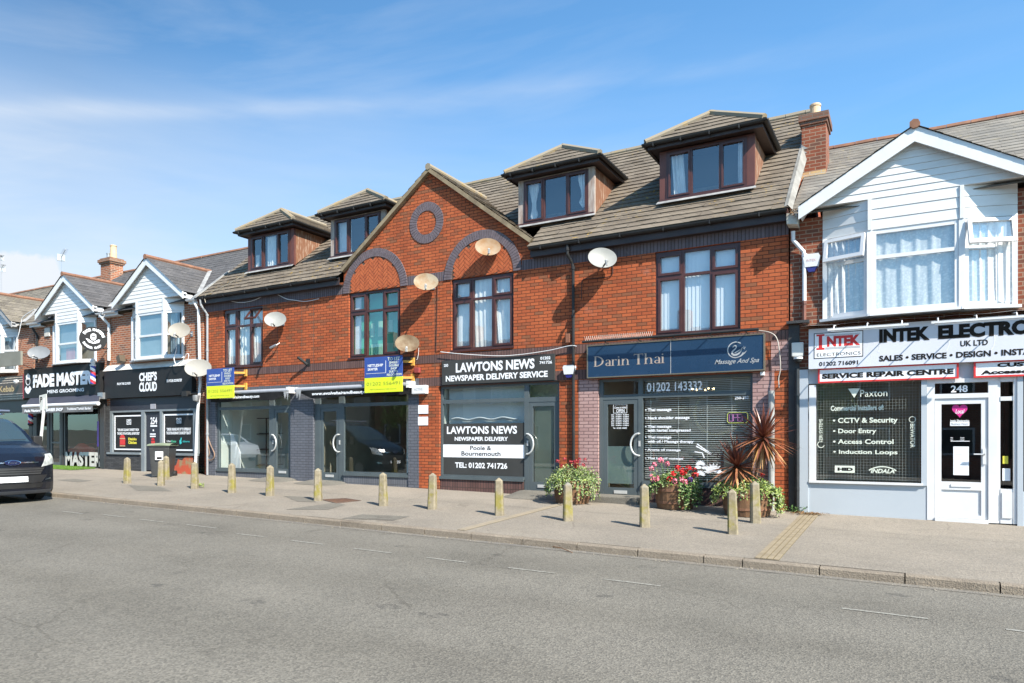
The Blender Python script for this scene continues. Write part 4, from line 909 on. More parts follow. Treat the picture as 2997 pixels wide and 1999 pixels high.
toplight(wI, AI[0], AI[1], 5.20, 4.77, R(11), UPVC); toplight(wI, AI[2], AI[3], 5.20, 4.77, R(11), UPVC)
downpipe(hI, [(-1.9, -.13, 5.45), (-1.9, -.11, 5.28), (-1.72, -.06, 5.05), (-1.71, -.06, 4.9), (-1.71, -.06, 4.10)], .038, UPVC, clips=(4.95,))
downpipe(hI, [(-1.71, -.06, 4.12), (-1.71, -.06, 3.66)], .036, PIPER, clips=(4.05,))
MB().prism([(-1.99, -.33, 5.55), (-1.80, -.33, 5.52), (-1.80, -.33, 5.72), (-1.99, -.33, 5.75)], (0, .3, 0)).build('eaves_box', M('dirty_white_board', (.5, .48, .43), (.3, .27, .22), 6, .8), hI)
nb = MB(); rr = random.Random(2)
for i in range(70): p = Vector((-1.88 + rr.gauss(0, .05), -.3 + rr.gauss(0, .04), 5.72 + rr.gauss(0, .05))); nb.leaf(p, (rr.uniform(-1, 1), rr.uniform(-1, 1), rr.uniform(-.6, 1)), (rr.random(), rr.random(), rr.random()), .1, .015)
tag(nb.build('bird_nest', M('dry_twigs', (.30, .17, .08), (.2, .11, .05), 8, .9), loc=(-1.88, -.3, 5.68)), 'scrap of dry brown twigs lodged in the gutter corner beside the white gable', 'nest')
cy = 1.95                                                        # chimney on the party wall
cb = MB().box(-2.0, -1.52, cy, cy + .75, 6.9, 8.28); co = cb.build('chimney', OLD2, hI)
cc = MB().box(-2.03, -1.49, cy - .03, cy + .78, 8.281, 8.36); cc.box(-2.06, -1.46, cy - .06, cy + .81, 8.361, 8.50); cc.build('chimney_cap', brickmat('sooty_brick', (.22, .10, .065), (.15, .08, .055), (.15, .12, .10), dirtamt=.6), co)
MB().lathe((-1.76, cy + .3, 8.50), [(.12, 0), (.125, .03), (.112, .06), (.105, .26), (.118, .27), (.118, .31), (.108, .32), (.10, .31)], 18).build('chimney_pot', M('buff_clay', (.62, .45, .29), (.56, .40, .25), 4, .8), co)
MB().box(-2.0, -1.52, cy - .003, cy - .0, 7.10, 7.26).build('buff_brick_base', brickmat('buff_brick', (.58, .40, .20), (.50, .33, .17), (.5, .45, .38)), co)
fl = MB()
for j in range(6): z = 7.28 + j * .1; fl.poly([(-2.01, cy - .006, z - .02), (-1.90 + .015 * j - .05, cy - .006, z), (-2.01, cy - .006, z + .1)])
fl.prism([(-2.02, cy - .02, 7.06), (-1.5, cy - .02, 7.06), (-1.48, cy - .14, 6.97), (-2.04, cy - .14, 6.97)], (0, .01, .012)); fl.build('chimney_flashing', LEAD, co)
sf = MB()                                                       # shop front in pale blue-grey paint
gz = lambda x: zw(x)
sf.box(-1.79, -1.64, -.09, .1, -.4, 2.80); sf.box(-1.64, .30, -.06, .1, -.4, .655); sf.box(.215, .30, -.09, .1, .657, 2.62); sf.box(1.60, 1.68, -.09, .1, -.4, 2.80); sf.box(1.68, 3.2, -.06, .1, -.4, .6); sf.box(.77, 1.0, -.05, .1, 2.53, 2.80); sf.box(-1.64, 1.6, -.03, .1, 2.53, 2.80)
so = sf.build('shopfront', BLUEGR, hI)
tr = MB(); tr.box(-1.62, -1.50, -.10, -.0605, .70, 2.50); tr.box(-1.62, .24, -.11, -.0605, .657, .70); tr.build('window_frame', UPVC, so)
MB().quad((-1.5, -.02, .70), (.215, -.02, .70), (.215, -.02, 2.53), (-1.5, -.02, 2.53)).build('pane', SGLASS, so)
MB().quad((1.7, -.02, .70), (3.1, -.02, .70), (3.1, -.02, 2.5), (1.7, -.02, 2.5)).build('pane', SGLASS, so)
room(MB(), -1.62, .2, .3, 2.6, .04, 2.5).build('interior', ROOMD, so); room(MB(), 1.7, 3.1, .3, 2.6, .03, 2.5).build('interior', ROOMD, so)
sg = MB(); x = -1.48
while x < .215: sg.box(x - .0025, x + .0025, .02, .025, .72, 2.52); x += .052
z = .74
while z < 2.52: sg.box(-1.5, .215, .026, .031, z - .0025, z + .0025); z += .052
sg.build('security_grille', M('pale_wire', (.5, .5, .47), (.42, .42, .40), 3, .5), so)
dw = MB(); z0 = zw(.8) + .01
dw.box(.302, .42, -.07, .06, z0, 2.53); dw.box(1.20, 1.33, -.07, .06, z0, 2.53); dw.box(1.331, 1.37, -.05, .06, z0, 2.53); dw.box(1.55, 1.598, -.07, .06, z0, 2.53)
dw.box(.42, 1.20, -.07, .06, 2.46, 2.53); dw.box(.42, 1.20, -.07, .06, 2.19, 2.27); dw.box(1.37, 1.55, -.06, .06, 2.45, 2.53); dw.box(1.37, 1.55, -.06, .06, 2.13, 2.2); dw.box(1.37, 1.55, -.06, .06, z0, .64); dw.box(.42, 1.2, -.09, .05, z0 - .02, z0 + .05)
dw.build('door_frame', UPVC, so)
dr = MB(); dr.box(.425, .52, -.05, .02, z0 + .055, 2.185); dr.box(1.10, 1.195, -.05, .02, z0 + .055, 2.185); dr.box(.52, 1.10, -.05, .02, 2.09, 2.185); dr.box(.52, 1.10, -.05, .02, .60, .74); dr.box(.52, 1.10, -.05, .02, z0 + .055, .17); dr.box(.52, 1.1, -.03, .02, .17, .60); dr.box(1.39, 1.53, -.075, -.061, .15, .58)
dr.build('door', UPVC, so)
dh = MB().box(1.12, 1.165, -.07, -.051, 1.05, 1.32); dh.box(.99, 1.15, -.105, -.085, 1.215, 1.235); dh.box(1.13, 1.15, -.105, -.07, 1.215, 1.235); dh.build('door_handle', UPVC, so)
MB().box(.66, .96, -.062, -.051, .655, .70).build('letterbox', UPVC, so)
pg = MB()
for a, c, d, e in ((.52, 1.10, .74, 2.09), (.42, 1.20, 2.27, 2.46), (1.37, 1.55, .64, 2.13), (1.37, 1.55, 2.2, 2.45)): pg.quad((a, -.01, d), (c, -.01, d), (c, -.01, e), (a, -.01, e))
pg.build('door_pane', SGLASS, so); room(MB(), .31, 1.59, .0, 2.6, .062, 1.6).build('door_interior', DARKIN, so)
def r9(x, y): return (2350 + x * .2807, 1100 + y * .2807)
lt = MB()
for tx, a, c, bo in (('Paxton', (597, 148), (880, 212), 0), ('Commercial Installers of:', (290, 312), (843, 357), .03), ('• CCTV & Security', (312, 440), (988, 502), .025), ('• Door Entry', (314, 552), (765, 612), .025), ('• Access Control', (314, 660), (945, 712), .025), ('• Induction Loops', (316, 770), (986, 832), .025), ('INDALA', (706, 968), (955, 1018), .03)): ptx(lt, tx, r9(*a), r9(*c), -.03, -.032, bo, .3 if tx == 'INDALA' else 0)
q = [at(*r9(u, v), -.03) for u, v in ((470, 133), (595, 130), (535, 230))]; lt.poly([(p.x, -.032, p.z) for p in q])
x0, x1, z0_, z1_ = rect(*r9(1118, 500), *r9(1170, 750), -.03); lt.text('BEWATOR', x0, x1, z0_, z1_, -.032, .01, rot=-90)
x0, x1, z0_, z1_ = rect(*r9(168, 450), *r9(205, 690), -.03); lt.text('KERI SYSTEMS', x0, x1, z0_, z1_, -.032, .01, rot=90)
def ringp(b, cx, cz, r0, r1, y, a0=0, a1=6.2832, n=20): b.grid(lambda u, v: (cx + (r0 + (r1 - r0) * v) * math.cos(a0 + (a1 - a0) * u), y, cz + (r0 + (r1 - r0) * v) * math.sin(a0 + (a1 - a0) * u)), n, 1)
q = at(*r9(1141, 455), -.03); ringp(lt, q.x, q.z, .045, .055, -.032); q = at(*r9(188, 715), -.03); ringp(lt, q.x, q.z, .052, .064, -.032, 1.0, 6.0)
q = at(*r9(830, 990), -.03); ringp(lt, q.x, q.z - .30, .365, .385, -.032, .95, 2.2)
x0, x1, z0_, z1_ = rect(*r9(332, 935), *r9(541, 1012), -.03); lt.box(x0, x1, -.0315, -.0305, z0_, z1_)
lt.build('window_lettering', CREAM, so)
li = MB(); li.text('HID', x0 + .05, x1 - .03, z0_ + .035, z1_ - .035, -.034, .06); li.build('window_emblem', INK, so)
def r10(x, y): return (2650 + x * .306, 1080 + y * .306)
lt = MB(); ptx(lt, '248', r10(435, 158), r10(596, 220), -.02, -.014, .02); ptx(lt, 'Intek Electronics', r10(430, 485), r10(610, 502), -.02, -.014, .02); x0, x1, z0_, z1_ = rect(*r10(428, 505), *r10(612, 543), -.02); lt.box(x0, x1, -.0135, -.0125, z0_, z1_)
ptx(lt, 'Sat', r10(432, 652), r10(455, 663), -.02, -.014); ptx(lt, 'Sun', r10(432, 672), r10(455, 683), -.02, -.014); ptx(lt, 'Closed', r10(524, 652), r10(562, 663), -.02, -.014); ptx(lt, 'Closed', r10(524, 672), r10(562, 683), -.02, -.014)
x0, x1, z0_, z1_ = rect(*r10(432, 687), *r10(615, 693), -.02); lt.box(x0, x1, -.0135, -.0125, z0_, z1_)
x0, x1, z0_, z1_ = rect(*r10(458, 741), *r10(607, 1017), -.02); MB().box(x0, x1, -.0135, -.0125, z0_, z1_).build('paper_notice', WHITE, so); nx = (x0, x1, z0_, z1_)
x0, x1, z0_, z1_ = rect(*r10(928, 950), *r10(1003, 1070), -.02); MB().box(x0, x1, -.0135, -.0125, z0_, z1_).build('paper_notice', WHITE, so)
lt.build('door_lettering', WHITE, so)
lt = MB(); ptx(lt, 'Business Hours', r10(440, 513), r10(602, 535), -.02, -.0155, .01)
for i in range(8): lt.box(nx[0] + .03, nx[1] - .03 - (i % 3) * .03, -.0145, -.0138, nx[3] - .05 - i * .045, nx[3] - .045 - i * .045)
lt.build('notice_print', M('grey_print', (.35, .36, .38), (.3, .3, .32), 2, .8), so)
hp = MB(); q = at(*r10(519, 398), -.02); hs_ = .12
hp.poly([(q.x + hs_ * .95 * math.sin(t) ** 3, -.0135, q.z + .01 + hs_ * .075 * (13 * math.cos(t) - 5 * math.cos(2 * t) - 2 * math.cos(3 * t) - math.cos(4 * t)) * .9) for t in [i * 6.2832 / 40 for i in range(40)]]); hp.build('pink_heart_sticker', M('pink_vinyl', (.62, .03, .22), (.5, .02, .22), 4, .5), so)
lt = MB(); ptx(lt, 'Local', r10(478, 385), r10(565, 425), -.02, -.0155, .01, .3); lt.build('heart_lettering', WHITE, so)
x0, x1, z0_, z1_ = rect(*r10(930, 832), *r10(983, 907), -.02); MB().box(x0, x1, -.0135, -.0125, z0_, z1_).build('yellow_sticker', M('yellow_vinyl', (.62, .58, .06), (.55, .5, .05), 3, .6), so)
# black party strip between the two shops, with meter box and pipe
ps = MB().box(-1.998, -1.80, -.02, .2, -.4, 3.68); ps.box(-2.02, -1.62, -.14, .15, 3.69, 3.74); ps.build('party_pier', M('black_tarred_brick', (.028, .028, .03), (.045, .043, .04), 6, .6, bump=.5), hI)
downpipe(hI, [(-1.83, -.08, 2.82), (-1.83, -.08, .10)], .037, PIPEB, clips=(2.3, 1.3, .5))

# left-hand houses
hB, AB, wB = house('shop_house', 'old brick house with white boarded gable and bay above the black takeaway front numbered 254', -24.22, -19.28, -21.60, 1.86, 7.40, 6.10, 4.10, 5.62, 6.02, 5.83, 8.65, OLD, SLATE, UPVC, WBOARD, (1.38, .71), transom_lo=4.86, roof_x=(-24.22, -19.30))
hA, AA, wA = house('shop_house', 'old brick house with white boarded gable and bay above the barber shop', -29.2, -24.26, -26.46, 1.86, 7.40, 6.12, 4.22, 5.70, 6.07, 5.83, 8.65, OLD, SLATE, UPVC, WBOARD, (1.38, .71), transom_lo=4.92, roof_x=(-29.2, -24.24))
PEB = M('white_pebbledash', (.60, .61, .60), (.52, .53, .53), 6, .9, bump=.6)
hK, AK, wK = house('shop_house', 'old brick house with pebbledashed gable and mossy slate roof at the far left', -34.1, -29.24, -31.9, 1.86, 7.30, 6.0, 4.10, 5.55, 5.95, 5.83, 8.65, OLD, SLATEM, M('grey_bargeboard', (.34, .34, .34), (.26, .26, .26), 3, .7), PEB, (1.5, .8), roof_x=(-46, -29.22))
for w_, A_ in ((wB, AB), (wA, AA), (wK, AK)):
    cu = MB(); a, c = A_[1][0], A_[2][0]
    if w_ is wB:
        for j in range(22): cu.obox((a + .06 + (c - a - .12) * (j + .5) / 22, -.2, 4.88), (.025, .01, 0), (0, .001, 0), (0, 0, .7))
        curtain(cu, c + .1, A_[3][0] - .1, 4.2, 5.55, -.07, 4, .012)
        cu.build('vertical_blind', M('slate_blue_blind', (.24, .32, .37), (.19, .27, .32), 2, .8), w_)
    elif w_ is wA:
        cu.quad((a + .05, -.14, 4.3), (c - .05, -.14, 4.3), (c - .05, -.14, 5.65), (a + .05, -.14, 5.65)); cu.build('net_curtain', M('grey_blue_net', (.27, .32, .36), (.22, .27, .31), 2, .8), w_)
        MB().box(a + .45, a + 1.0, -.16, -.145, 4.35, 4.75).build('pink_towel', M('pink_cloth', (.55, .25, .28), (.45, .18, .22), 5, .9), w_)
    else: curtain(cu, a + .1, A_[3][0] - .1, 4.2, 5.5, -.06, 6, .012); cu.build('net_curtain', M('grey_net', (.42, .46, .48), (.34, .38, .40), 3, .8), w_)
for h_, a, c in ((hB, -24.2, -23.5), (hB, -19.72, -19.30), (hA, -29.15, -28.4), (hA, -24.62, -24.24)): wgutter(h_, a, c, 5.84)
downpipe(hA, [(-24.42, -.27, 5.78), (-24.30, -.2, 5.62), (-24.24, -.06, 5.45), (-24.24, -.06, 4.2)], .05, UPVC)
downpipe(hA, [(-28.98, -.2, 5.7), (-28.9, -.05, 5.4), (-28.95, -.05, 4.4)], .04, BLACKP)
downpipe(hB, [(-19.42, -.26, 5.78), (-19.36, -.12, 5.5), (-19.33, -.08, 3.2), (-19.45, -.10, 2.2), (-19.52, -.12, .4)], .045, UPVC)
# chimneys
cb = MB().box(-29.92, -29.22, 2.95, 3.5, 7.4, 8.88); co = cb.build('chimney', OLD, hA)
cc = MB().box(-29.97, -29.17, 2.9, 3.55, 8.881, 8.95); cc.box(-30.01, -29.13, 2.86, 3.59, 8.951, 9.07); cc.box(-29.95, -29.19, 2.92, 3.53, 9.071, 9.13); cc.build('chimney_cap', brickmat('old_cap_brick', (.30, .15, .09), (.22, .11, .07), (.3, .25, .2), dirtamt=.6), co)
cp = MB().lathe((-29.42, 3.2, 9.13), [(.15, 0), (.14, .1), (.125, .5), (.14, .52), (.14, .56), (.12, .57)], 14); cp.build('chimney_pot', M('buff_clay_pot', (.62, .45, .29), (.5, .36, .22), 4, .8), co)
MB().lathe((-29.75, 3.2, 9.13), [(.09, 0), (.085, .22), (.10, .23), (.10, .27)], 12).build('metal_flue', GALV, co)
MB().prism([(-29.96, 2.93, 8.05), (-29.18, 2.93, 8.05), (-29.14, 2.75, 7.93), (-30.0, 2.75, 7.93)], (0, .015, .02)).build('chimney_flashing', LEAD, co)
cb = MB().box(-42.6, -41.2, 3.6, 4.2, 7.6, 8.75); co = cb.build('chimney', OLD, hK); MB().lathe((-42.2, 3.9, 8.75), [(.16, 0), (.15, .24), (.17, .27)], 12).lathe((-41.6, 3.9, 8.75), [(.16, 0), (.15, .24), (.17, .27)], 12).build('chimney_pot', M('orange_clay_pot', (.5, .27, .13), (.42, .22, .1), 4, .8), co)

# takeaway front, number 254
sf = MB()
for a, c in ((-24.20, -24.06), (-22.42, -22.24), (-21.42, -21.30), (-19.72, -19.58)): sf.box(a, c, -.05, .08, -.2 if a in (-22.42, -21.42) else 1.0, 2.44)
sf.box(-24.06, -22.42, -.05, .08, 2.38, 2.44); sf.box(-22.24, -21.42, -.05, .08, 2.38, 2.44); sf.box(-21.30, -19.72, -.05, .08, 2.38, 2.44); sf.box(-24.32, -22.42, -.10, .08, .94, 1.01); sf.box(-21.30, -19.60, -.10, .08, .94, 1.01)
so = sf.build('shopfront', M('grey_shop_paint', (.20, .225, .24), (.17, .195, .21), 2, .5), hB)
dk = MB(); dk.box(-24.2, -19.55, -.04, .1, 2.441, 2.86); dk.box(-22.2, -21.46, .0, .06, .42, 2.36); dk.build('black_panel', M('blue_black_paint', (.022, .024, .034), (.03, .032, .042), 2, .5), so)
MB().box(-24.05, -22.43, .0, .06, 1.01, 2.38).build('black_window_film', BLACKS, so); MB().box(-21.29, -19.73, .0, .06, 1.01, 2.38).build('black_window_film', BLACKS, so)
[MB().box(*q).build('stone_cladding', DARKST, so) for q in ((-24.32, -22.425, -.06, .06, -.2, .938), (-21.295, -19.6, -.06, .06, -.2, .938), (-24.45, -24.33, -.06, .06, -.2, 2.6), (-24.33, -24.21, -.06, .06, 1.02, 2.6))]
bp = MB(); rr = random.Random(4)
pts = [(-20.9, .30), (-19.7, .30), (-19.62, .75), (-19.75, .92), (-20.1, .90), (-20.25, .78), (-20.45, .82), (-20.55, .62), (-20.9, .58)]
bp.poly([(x, -.064, z) for x, z in pts]); bp.build('bare_red_patch', M('flaking_red_paint', (.48, .085, .04), (.30, .22, .12), 4.5, .8, bump=.5, lo=.48, hi=.6), so)
def r4(x, y): return (300 + x / 4.6118, 1100 + y / 4.6118)
yl = -.012; lt = MB()
for a, c in (((160, 512), (548, 995)), ((825, 490), (1243, 1000))): x0, x1, z0_, z1_ = rect(*r4(*a), *r4(*c), 0); uframe(lt, x0 + .02, x1 - .02, 1.09, 2.28, yl, yl + .01, .045)
ptx(lt, '254', r4(652, 560), r4(742, 655), 0, yl, .03);
for a, c in (((650, 667), (740, 687)), ((682, 724), (698, 746)), ((645, 778), (720, 795)), ((645, 808), (720, 826))): x0, x1, z0_, z1_ = rect(*r4(*a), *r4(*c), 0); lt.box(x0, x1, yl, yl + .003, z0_, z1_)
for tx, a, c in (("CHEF'S", (328, 585), (393, 620)), ('CLOUD', (328, 622), (393, 660)), ("CHEF'S", (1002, 568), (1070, 604)), ('CLOUD', (1002, 607), (1070, 643)), ('"EXPLORE CULINARY DIVERSITY FROM', (208, 712), (495, 745)), ('THE END OF FLAVOURFUL ADVENTURES"', (203, 760), (503, 795)), ('"ORDER ONLINE SAVE UP TO EXPERIENCE', (870, 702), (1197, 738)), ('THE EXTRAORDINARY DOORSTEP TREATS"', (866, 752), (1197, 790))): ptx(lt, tx, r4(*a), r4(*c), 0, yl, .04)
ptx(lt, 'Uber', r4(872, 868), r4(930, 895), 0, yl, .01); lt.build('window_lettering', WHITE, so)
lt = MB(); ptx(lt, 'Eats', r4(935, 868), r4(998, 898), 0, yl, .02); lt.build('green_lettering', M('green_vinyl', (.10, .52, .30), (.08, .48, .28), 2, .6), so)
lt = MB(); ptx(lt, 'deliveroo', r4(1085, 870), r4(1182, 898), 0, yl, .01); q = at(*r4(1062, 882), 0); lt.poly([(q.x + a, yl, q.z + c) for a, c in ((-.07, .03), (-.02, .05), (0, .12), (.05, .11), (.02, .0), (.05, -.06), (-.04, -.11), (-.07, -.04))]); lt.build('teal_lettering', M('teal_vinyl', (.05, .50, .50), (.04, .45, .45), 2, .6), so)
lt = MB(); ptx(lt, 'Diablo', r4(352, 835), r4(466, 872), 0, yl, .06); ptx(lt, 'Chicken', r4(352, 880), r4(466, 920), 0, yl, .06); lt.build('yellow_lettering', M('yellow_letter', (.68, .60, .06), (.6, .52, .05), 2, .6), so)
bu = MB()
for (u, v, s_) in ((273, 880, 1.0), (685, 890, .6)):
    q = at(*r4(u, v), 0); bu.box(q.x - .15 * s_, q.x + .15 * s_, yl, yl + .006, q.z - .13 * s_, q.z + .06 * s_); bu.poly([(q.x + .15 * s_ * math.cos(t * math.pi / 12), yl, q.z + (.10 + .12 * math.sin(t * math.pi / 12)) * s_) for t in range(13)])
bu.build('burger_emblem', REDV, so)
bf = MB()
for zz in (-.19, .235, .09): bf.box(q.x - 0, q.x + 0.001, yl, yl + .001, q.z, q.z + .001)
q = at(*r4(273, 880), 0)
for zz in (-.165, .085): bf.box(q.x - .15, q.x + .15, yl - .003, yl + .003, q.z + zz - .018, q.z + zz + .018)
bf.build('burger_bun_stripe', M('tan_vinyl', (.55, .34, .2), (.5, .3, .17), 2, .6), so)
vt = MB(); x0, x1, z0_, z1_ = rect(*r4(647, 380), *r4(717, 445), -.05); vt.box(x0, x1, -.055, -.041, z0_, z1_); vt.build('vent_grille', M('grey_vent', (.35, .35, .38), (.28, .28, .31), 3, .6), so)
# barber front
sf = MB()
sf.box(-24.72, -24.46, -.1, .1, -.2, 3.0); sf.box(-27.12, -27.04, -.03, .08, .3, 2.6); sf.box(-28.28, -28.10, -.03, .08, -.1, 2.6); sf.box(-27.34, -27.2, -.03, .08, .3, 2.6); sf.box(-29.18, -28.9, -.08, .1, -.2, 3.0); sf.box(-24.96, -24.9, -.03, .08, .3, 2.6); sf.box(-29.18, -24.5, -.05, .2, 2.6, 3.05); sf.box(-27.1, -24.9, -.03, .08, .36, .46)
so = sf.build('shopfront', M('black_shop_paint', (.03, .03, .033), (.045, .045, .048), 2, .45), hA)
dr = MB(); dr.box(-28.08, -27.98, -.01, .05, .42, 2.45); dr.box(-27.45, -27.35, -.01, .05, .42, 2.45); dr.box(-27.98, -27.45, -.01, .05, .42, .6); dr.box(-27.98, -27.45, -.01, .05, 1.3, 1.36); dr.build('door', M('dark_grey_door', (.10, .105, .11), (.08, .085, .09), 2, .4), so)
MB().quad((-27.04, .02, .46), (-24.96, .02, .46), (-24.96, .02, 2.6), (-27.04, .02, 2.6)).quad((-28.9, .02, .4), (-27.2, .02, .4), (-27.2, .02, 2.6), (-28.9, .02, 2.6)).build('pane', SGLASS, so)
room(MB(), -29.0, -24.8, .3, 2.7, .1, 3.2).build('interior', M('dark_brown_room', (.07, .055, .045), (.05, .04, .035), 1, .9), so)
lt = MB(); q0, q1 = at(735 / 3.8235, 1080 + 1080 / 3.8235, 0), at(1110 / 3.8235, 1080 + 985 / 3.8235, 0); lt.text('MASTERS', q0.x, q1.x + .4, .48, 1.0, -.02, .05); lt.build('window_lettering', M('pale_cut_letters', (.62, .60, .55), (.5, .48, .44), 3, .7), so)
MB().box(-25.0, -24.9, -.035, -.031, 1.2, 2.1).build('purple_neon_strip', M('purple_light_colour', (.05, .025, .22), (.03, .02, .12), 6, .5), so)  # purple light of the barber shop put in as plain colour
# kebab shop front
sf = MB().box(-34.0, -29.3, -.05, .1, -.2, .8).box(-34, -29.2, -.06, .2, 2.5, 3.0).box(-29.45, -29.22, -.08, .1, -.2, 3); so = sf.build('shopfront', M('dark_green_black_paint', (.03, .032, .032), (.05, .05, .05), 2, .5), hK)
MB().quad((-34, .0, .8), (-29.4, .0, .8), (-29.4, .0, 2.5), (-34, .0, 2.5)).build('pane', SGLASS, so); room(MB(), -34, -29.4, .3, 2.6, .1, 3).build('interior', ROOMD, so)

# ================================================================== signs
def sign(name, label, x0, x1, z0, z1, yf, dep, face, edge=None, frame=None, group=None):
    s = thing(name, label, 'sign', ((x0 + x1) / 2, yf + dep, z0), group)
    MB().box(x0, x1, yf, yf + dep, z0, z1).build('panel', face, s)
    if frame:
        f = MB(); uframe(f, x0 - .012, x1 + .012, z0 - .012, z1 + .012, yf - .012, yf + dep - .004, frame[1]); f.build('frame', frame[0], s)
    return s
# newsagent fascia
s = sign('fascia_sign', 'charcoal fascia sign with white newspaper delivery lettering above the third shop', -10.12, -7.0, 2.825, 3.425, -.05, .045, CHAR)
lt = MB(); y = -.0535
ptx(lt, 'LAWTONS NEWS', r5(385, 168), r5(1065, 255), -.05, y, .035); ptx(lt, 'NEWSPAPER DELIVERY SERVICE', r5(300, 262), r5(1163, 325), -.05, y, .03)
lt = MB()
lt.text('LAWTONS NEWS', -9.70, -7.51, 3.11, 3.345, y, .035); lt.text('NEWSPAPER DELIVERY SERVICE', -10.0, -7.17, 2.90, 3.045, y, .035); lt.text('250', -10.06, -9.93, 3.27, 3.34, y, .03); lt.text('01202', -7.36, -7.1, 3.30, 3.37, y, .03); lt.text('741726', -7.38, -7.06, 3.20, 3.27, y, .03)
lt.build('lettering', WHITE, s)
MB().box(-10.2, -6.93, -.03, .0, 2.80, 2.822).build('frame', BLACKP, s)
# massage shop fascia, serif letters drawn as strokes
s = sign('fascia_sign', 'navy blue fascia sign with bronze serif letters and a swan emblem above the massage shop', -6.15, -2.43, 2.83, 3.53, -.13, .125, NAVY, frame=(M('brass_trim', (.42, .34, .24), (.35, .30, .22), 2, .35, .8), .022))
y = -.134
class Stroke:
    def __init__(s, ox, oz, h): s.b = MB(); s.ox, s.oz, s.h = ox, oz, h; s.d = 0
    def P(s, u, v): return (s.ox + u * s.h, y - s.d, s.oz + v * s.h)
    def r(s, u0, u1, v0, v1): s.d += .00005; s.b.quad(s.P(u0, v0), s.P(u1, v0), s.P(u1, v1), s.P(u0, v1))
    def arc(s, cu, cv, ru, rv, a0, a1, w0, w1, n=16):            # elliptical stroke, thin at w0 and thick at w1
        s.d += .00005; v = []
        for i in range(n + 1):
            t = a0 + (a1 - a0) * i / n; wd = w0 + (w1 - w0) * abs(math.cos(t)); c, s_ = math.cos(t), math.sin(t); v.append((s.P(cu + (ru - wd) * c, cv + (rv - wd * .8) * s_), s.P(cu + ru * c, cv + rv * s_)))
        for i in range(n): s.b.quad(v[i][0], v[i][1], v[i + 1][1], v[i + 1][0])
    def stem(s, u, v0, v1, w_=.13, foot=True, head=0): 
        s.r(u, u + w_, v0, v1)
        if foot: s.r(u - .07, u + w_ + .07, v0, v0 + .04)
        if head == 1: s.r(u - .07, u, v1 - .035, v1)
        if head == 2: s.r(u - .07, u + w_ + .07, v1 - .03, v1)
def serif(b, txt, x0, z0, h, target):
    st = Stroke(x0, z0, h); u = .07; H = math.pi / 2
    for c in txt:
        if c == 'D': st.stem(u, 0, 1, .14, True, 2); st.arc(u + .11, .5, .66, .5, -H, H, .05, .15, 20); u += .92
        if c == 'T': st.stem(u + .28, 0, 1, .15); st.r(u, u + .71, .945, 1); st.r(u, u + .035, .80, .965); st.r(u + .675, u + .71, .80, .965); u += .84
        if c == 'a': st.stem(u + .31, .0, .45, .12, False); st.arc(u + .21, .45, .20, .20, 0, math.pi * .85, .045, .11, 12); st.arc(u + .2, .16, .2, .16, H * .6, math.pi * 2 - H * .3, .05, .11, 14); st.r(u + .41, u + .50, .0, .035); u += .56
        if c in 'rnh':
            st.stem(u, 0, 1 if c == 'h' else .63, .12, True, 1)
            if c == 'r': st.arc(u + .26, .42, .20, .2, H * .6, math.pi, .05, .05, 8); st.arc(u + .33, .56, .06, .06, 0, 6.28, .058, .058, 10); u += .50
            else: st.arc(u + .29, .40, .23, .23, 0, math.pi, .05, .11, 12); st.stem(u + .42, 0, .41, .12); u += .70
        if c == 'i': st.stem(u, 0, .63, .12, True, 1); st.arc(u + .045, .82, .065, .065, 0, 6.28, .063, .063, 10); u += .32
        if c == ' ': u += .25
    v = st.b.v; sx = (target - x0) / ((max(p[0] for p in v)) - x0); n = len(b.v); b.v += [(x0 + (p[0] - x0) * sx, p[1], p[2]) for p in v]; b.f += [tuple(n + i for i in q) for q in st.b.f]
lt = MB(); serif(lt, 'Darin', -6.0, 3.065, .225, -5.178); serif(lt, 'Thai', -5.10, 3.065, .225, -4.412); lt.build('lettering', GOLD, s)
lt = MB(); x0, x1, z0, z1 = rect(*r8(1490, 355), *r8(1975, 408), -.13); lt.text('Massage And Spa', -3.38, -2.52, 2.955, 3.075, y, .008, .45)
ex, ez = -2.965, 3.25
ringp(lt, ex, ez, .145, .165, y, .9, 5.9, 30)
def ribbon(b, pts, y_, w0=.02):
    P = [Vector((p[0], 0, p[1])) for p in pts]
    for i in range(len(P) - 1):
        d = (P[i + 1] - P[i]).normalized(); n_ = Vector((-d.z, 0, d.x)); wa, wb = [w0 * (pts[k][2] if len(pts[k]) > 2 else 1) / 2 for k in (i, i + 1)]
        b.poly([(q.x, y_ - .0001 * i, q.z) for q in (P[i] + n_ * wa, P[i + 1] + n_ * wb, P[i + 1] - n_ * wb, P[i] - n_ * wa)])
sw = [(-.06, .05, .6), (-.035, .085), (0, .085), (.015, .055), (-.005, .02), (-.05, -.015, 1.2), (-.075, -.05, 1.6), (-.06, -.09, 1.8), (-.01, -.105, 1.8), (.05, -.085, 1.6), (.10, -.03, 1.0), (.115, .03, .4)]
ribbon(lt, [(ex + a, ez + c, *r_) for a, c, *r_ in sw], y - .001, .022); ribbon(lt, [(ex - .02, ez - .06), (ex + .04, ez - .03, 1.2), (ex + .085, ez + .0, .5)], y - .002, .02)
for t in range(5): an = t * 1.2566 + .3; ribbon(lt, [(ex + .155, ez + .03), (ex + .155 + .035 * math.cos(an), ez + .03 + .035 * math.sin(an))], y - .003, .012)
ribbon(lt, [(ex + .02, ez - .155, .5), (ex + .10, ez - .13), (ex + .17, ez - .07), (ex + .21, ez - .03, .3)], y - .004, .02); lt.build('emblem', SILV, s)
MB().box(-4.285, -4.275, -.136, -.131, 2.84, 3.52).build('panel_joint', SILV, s)
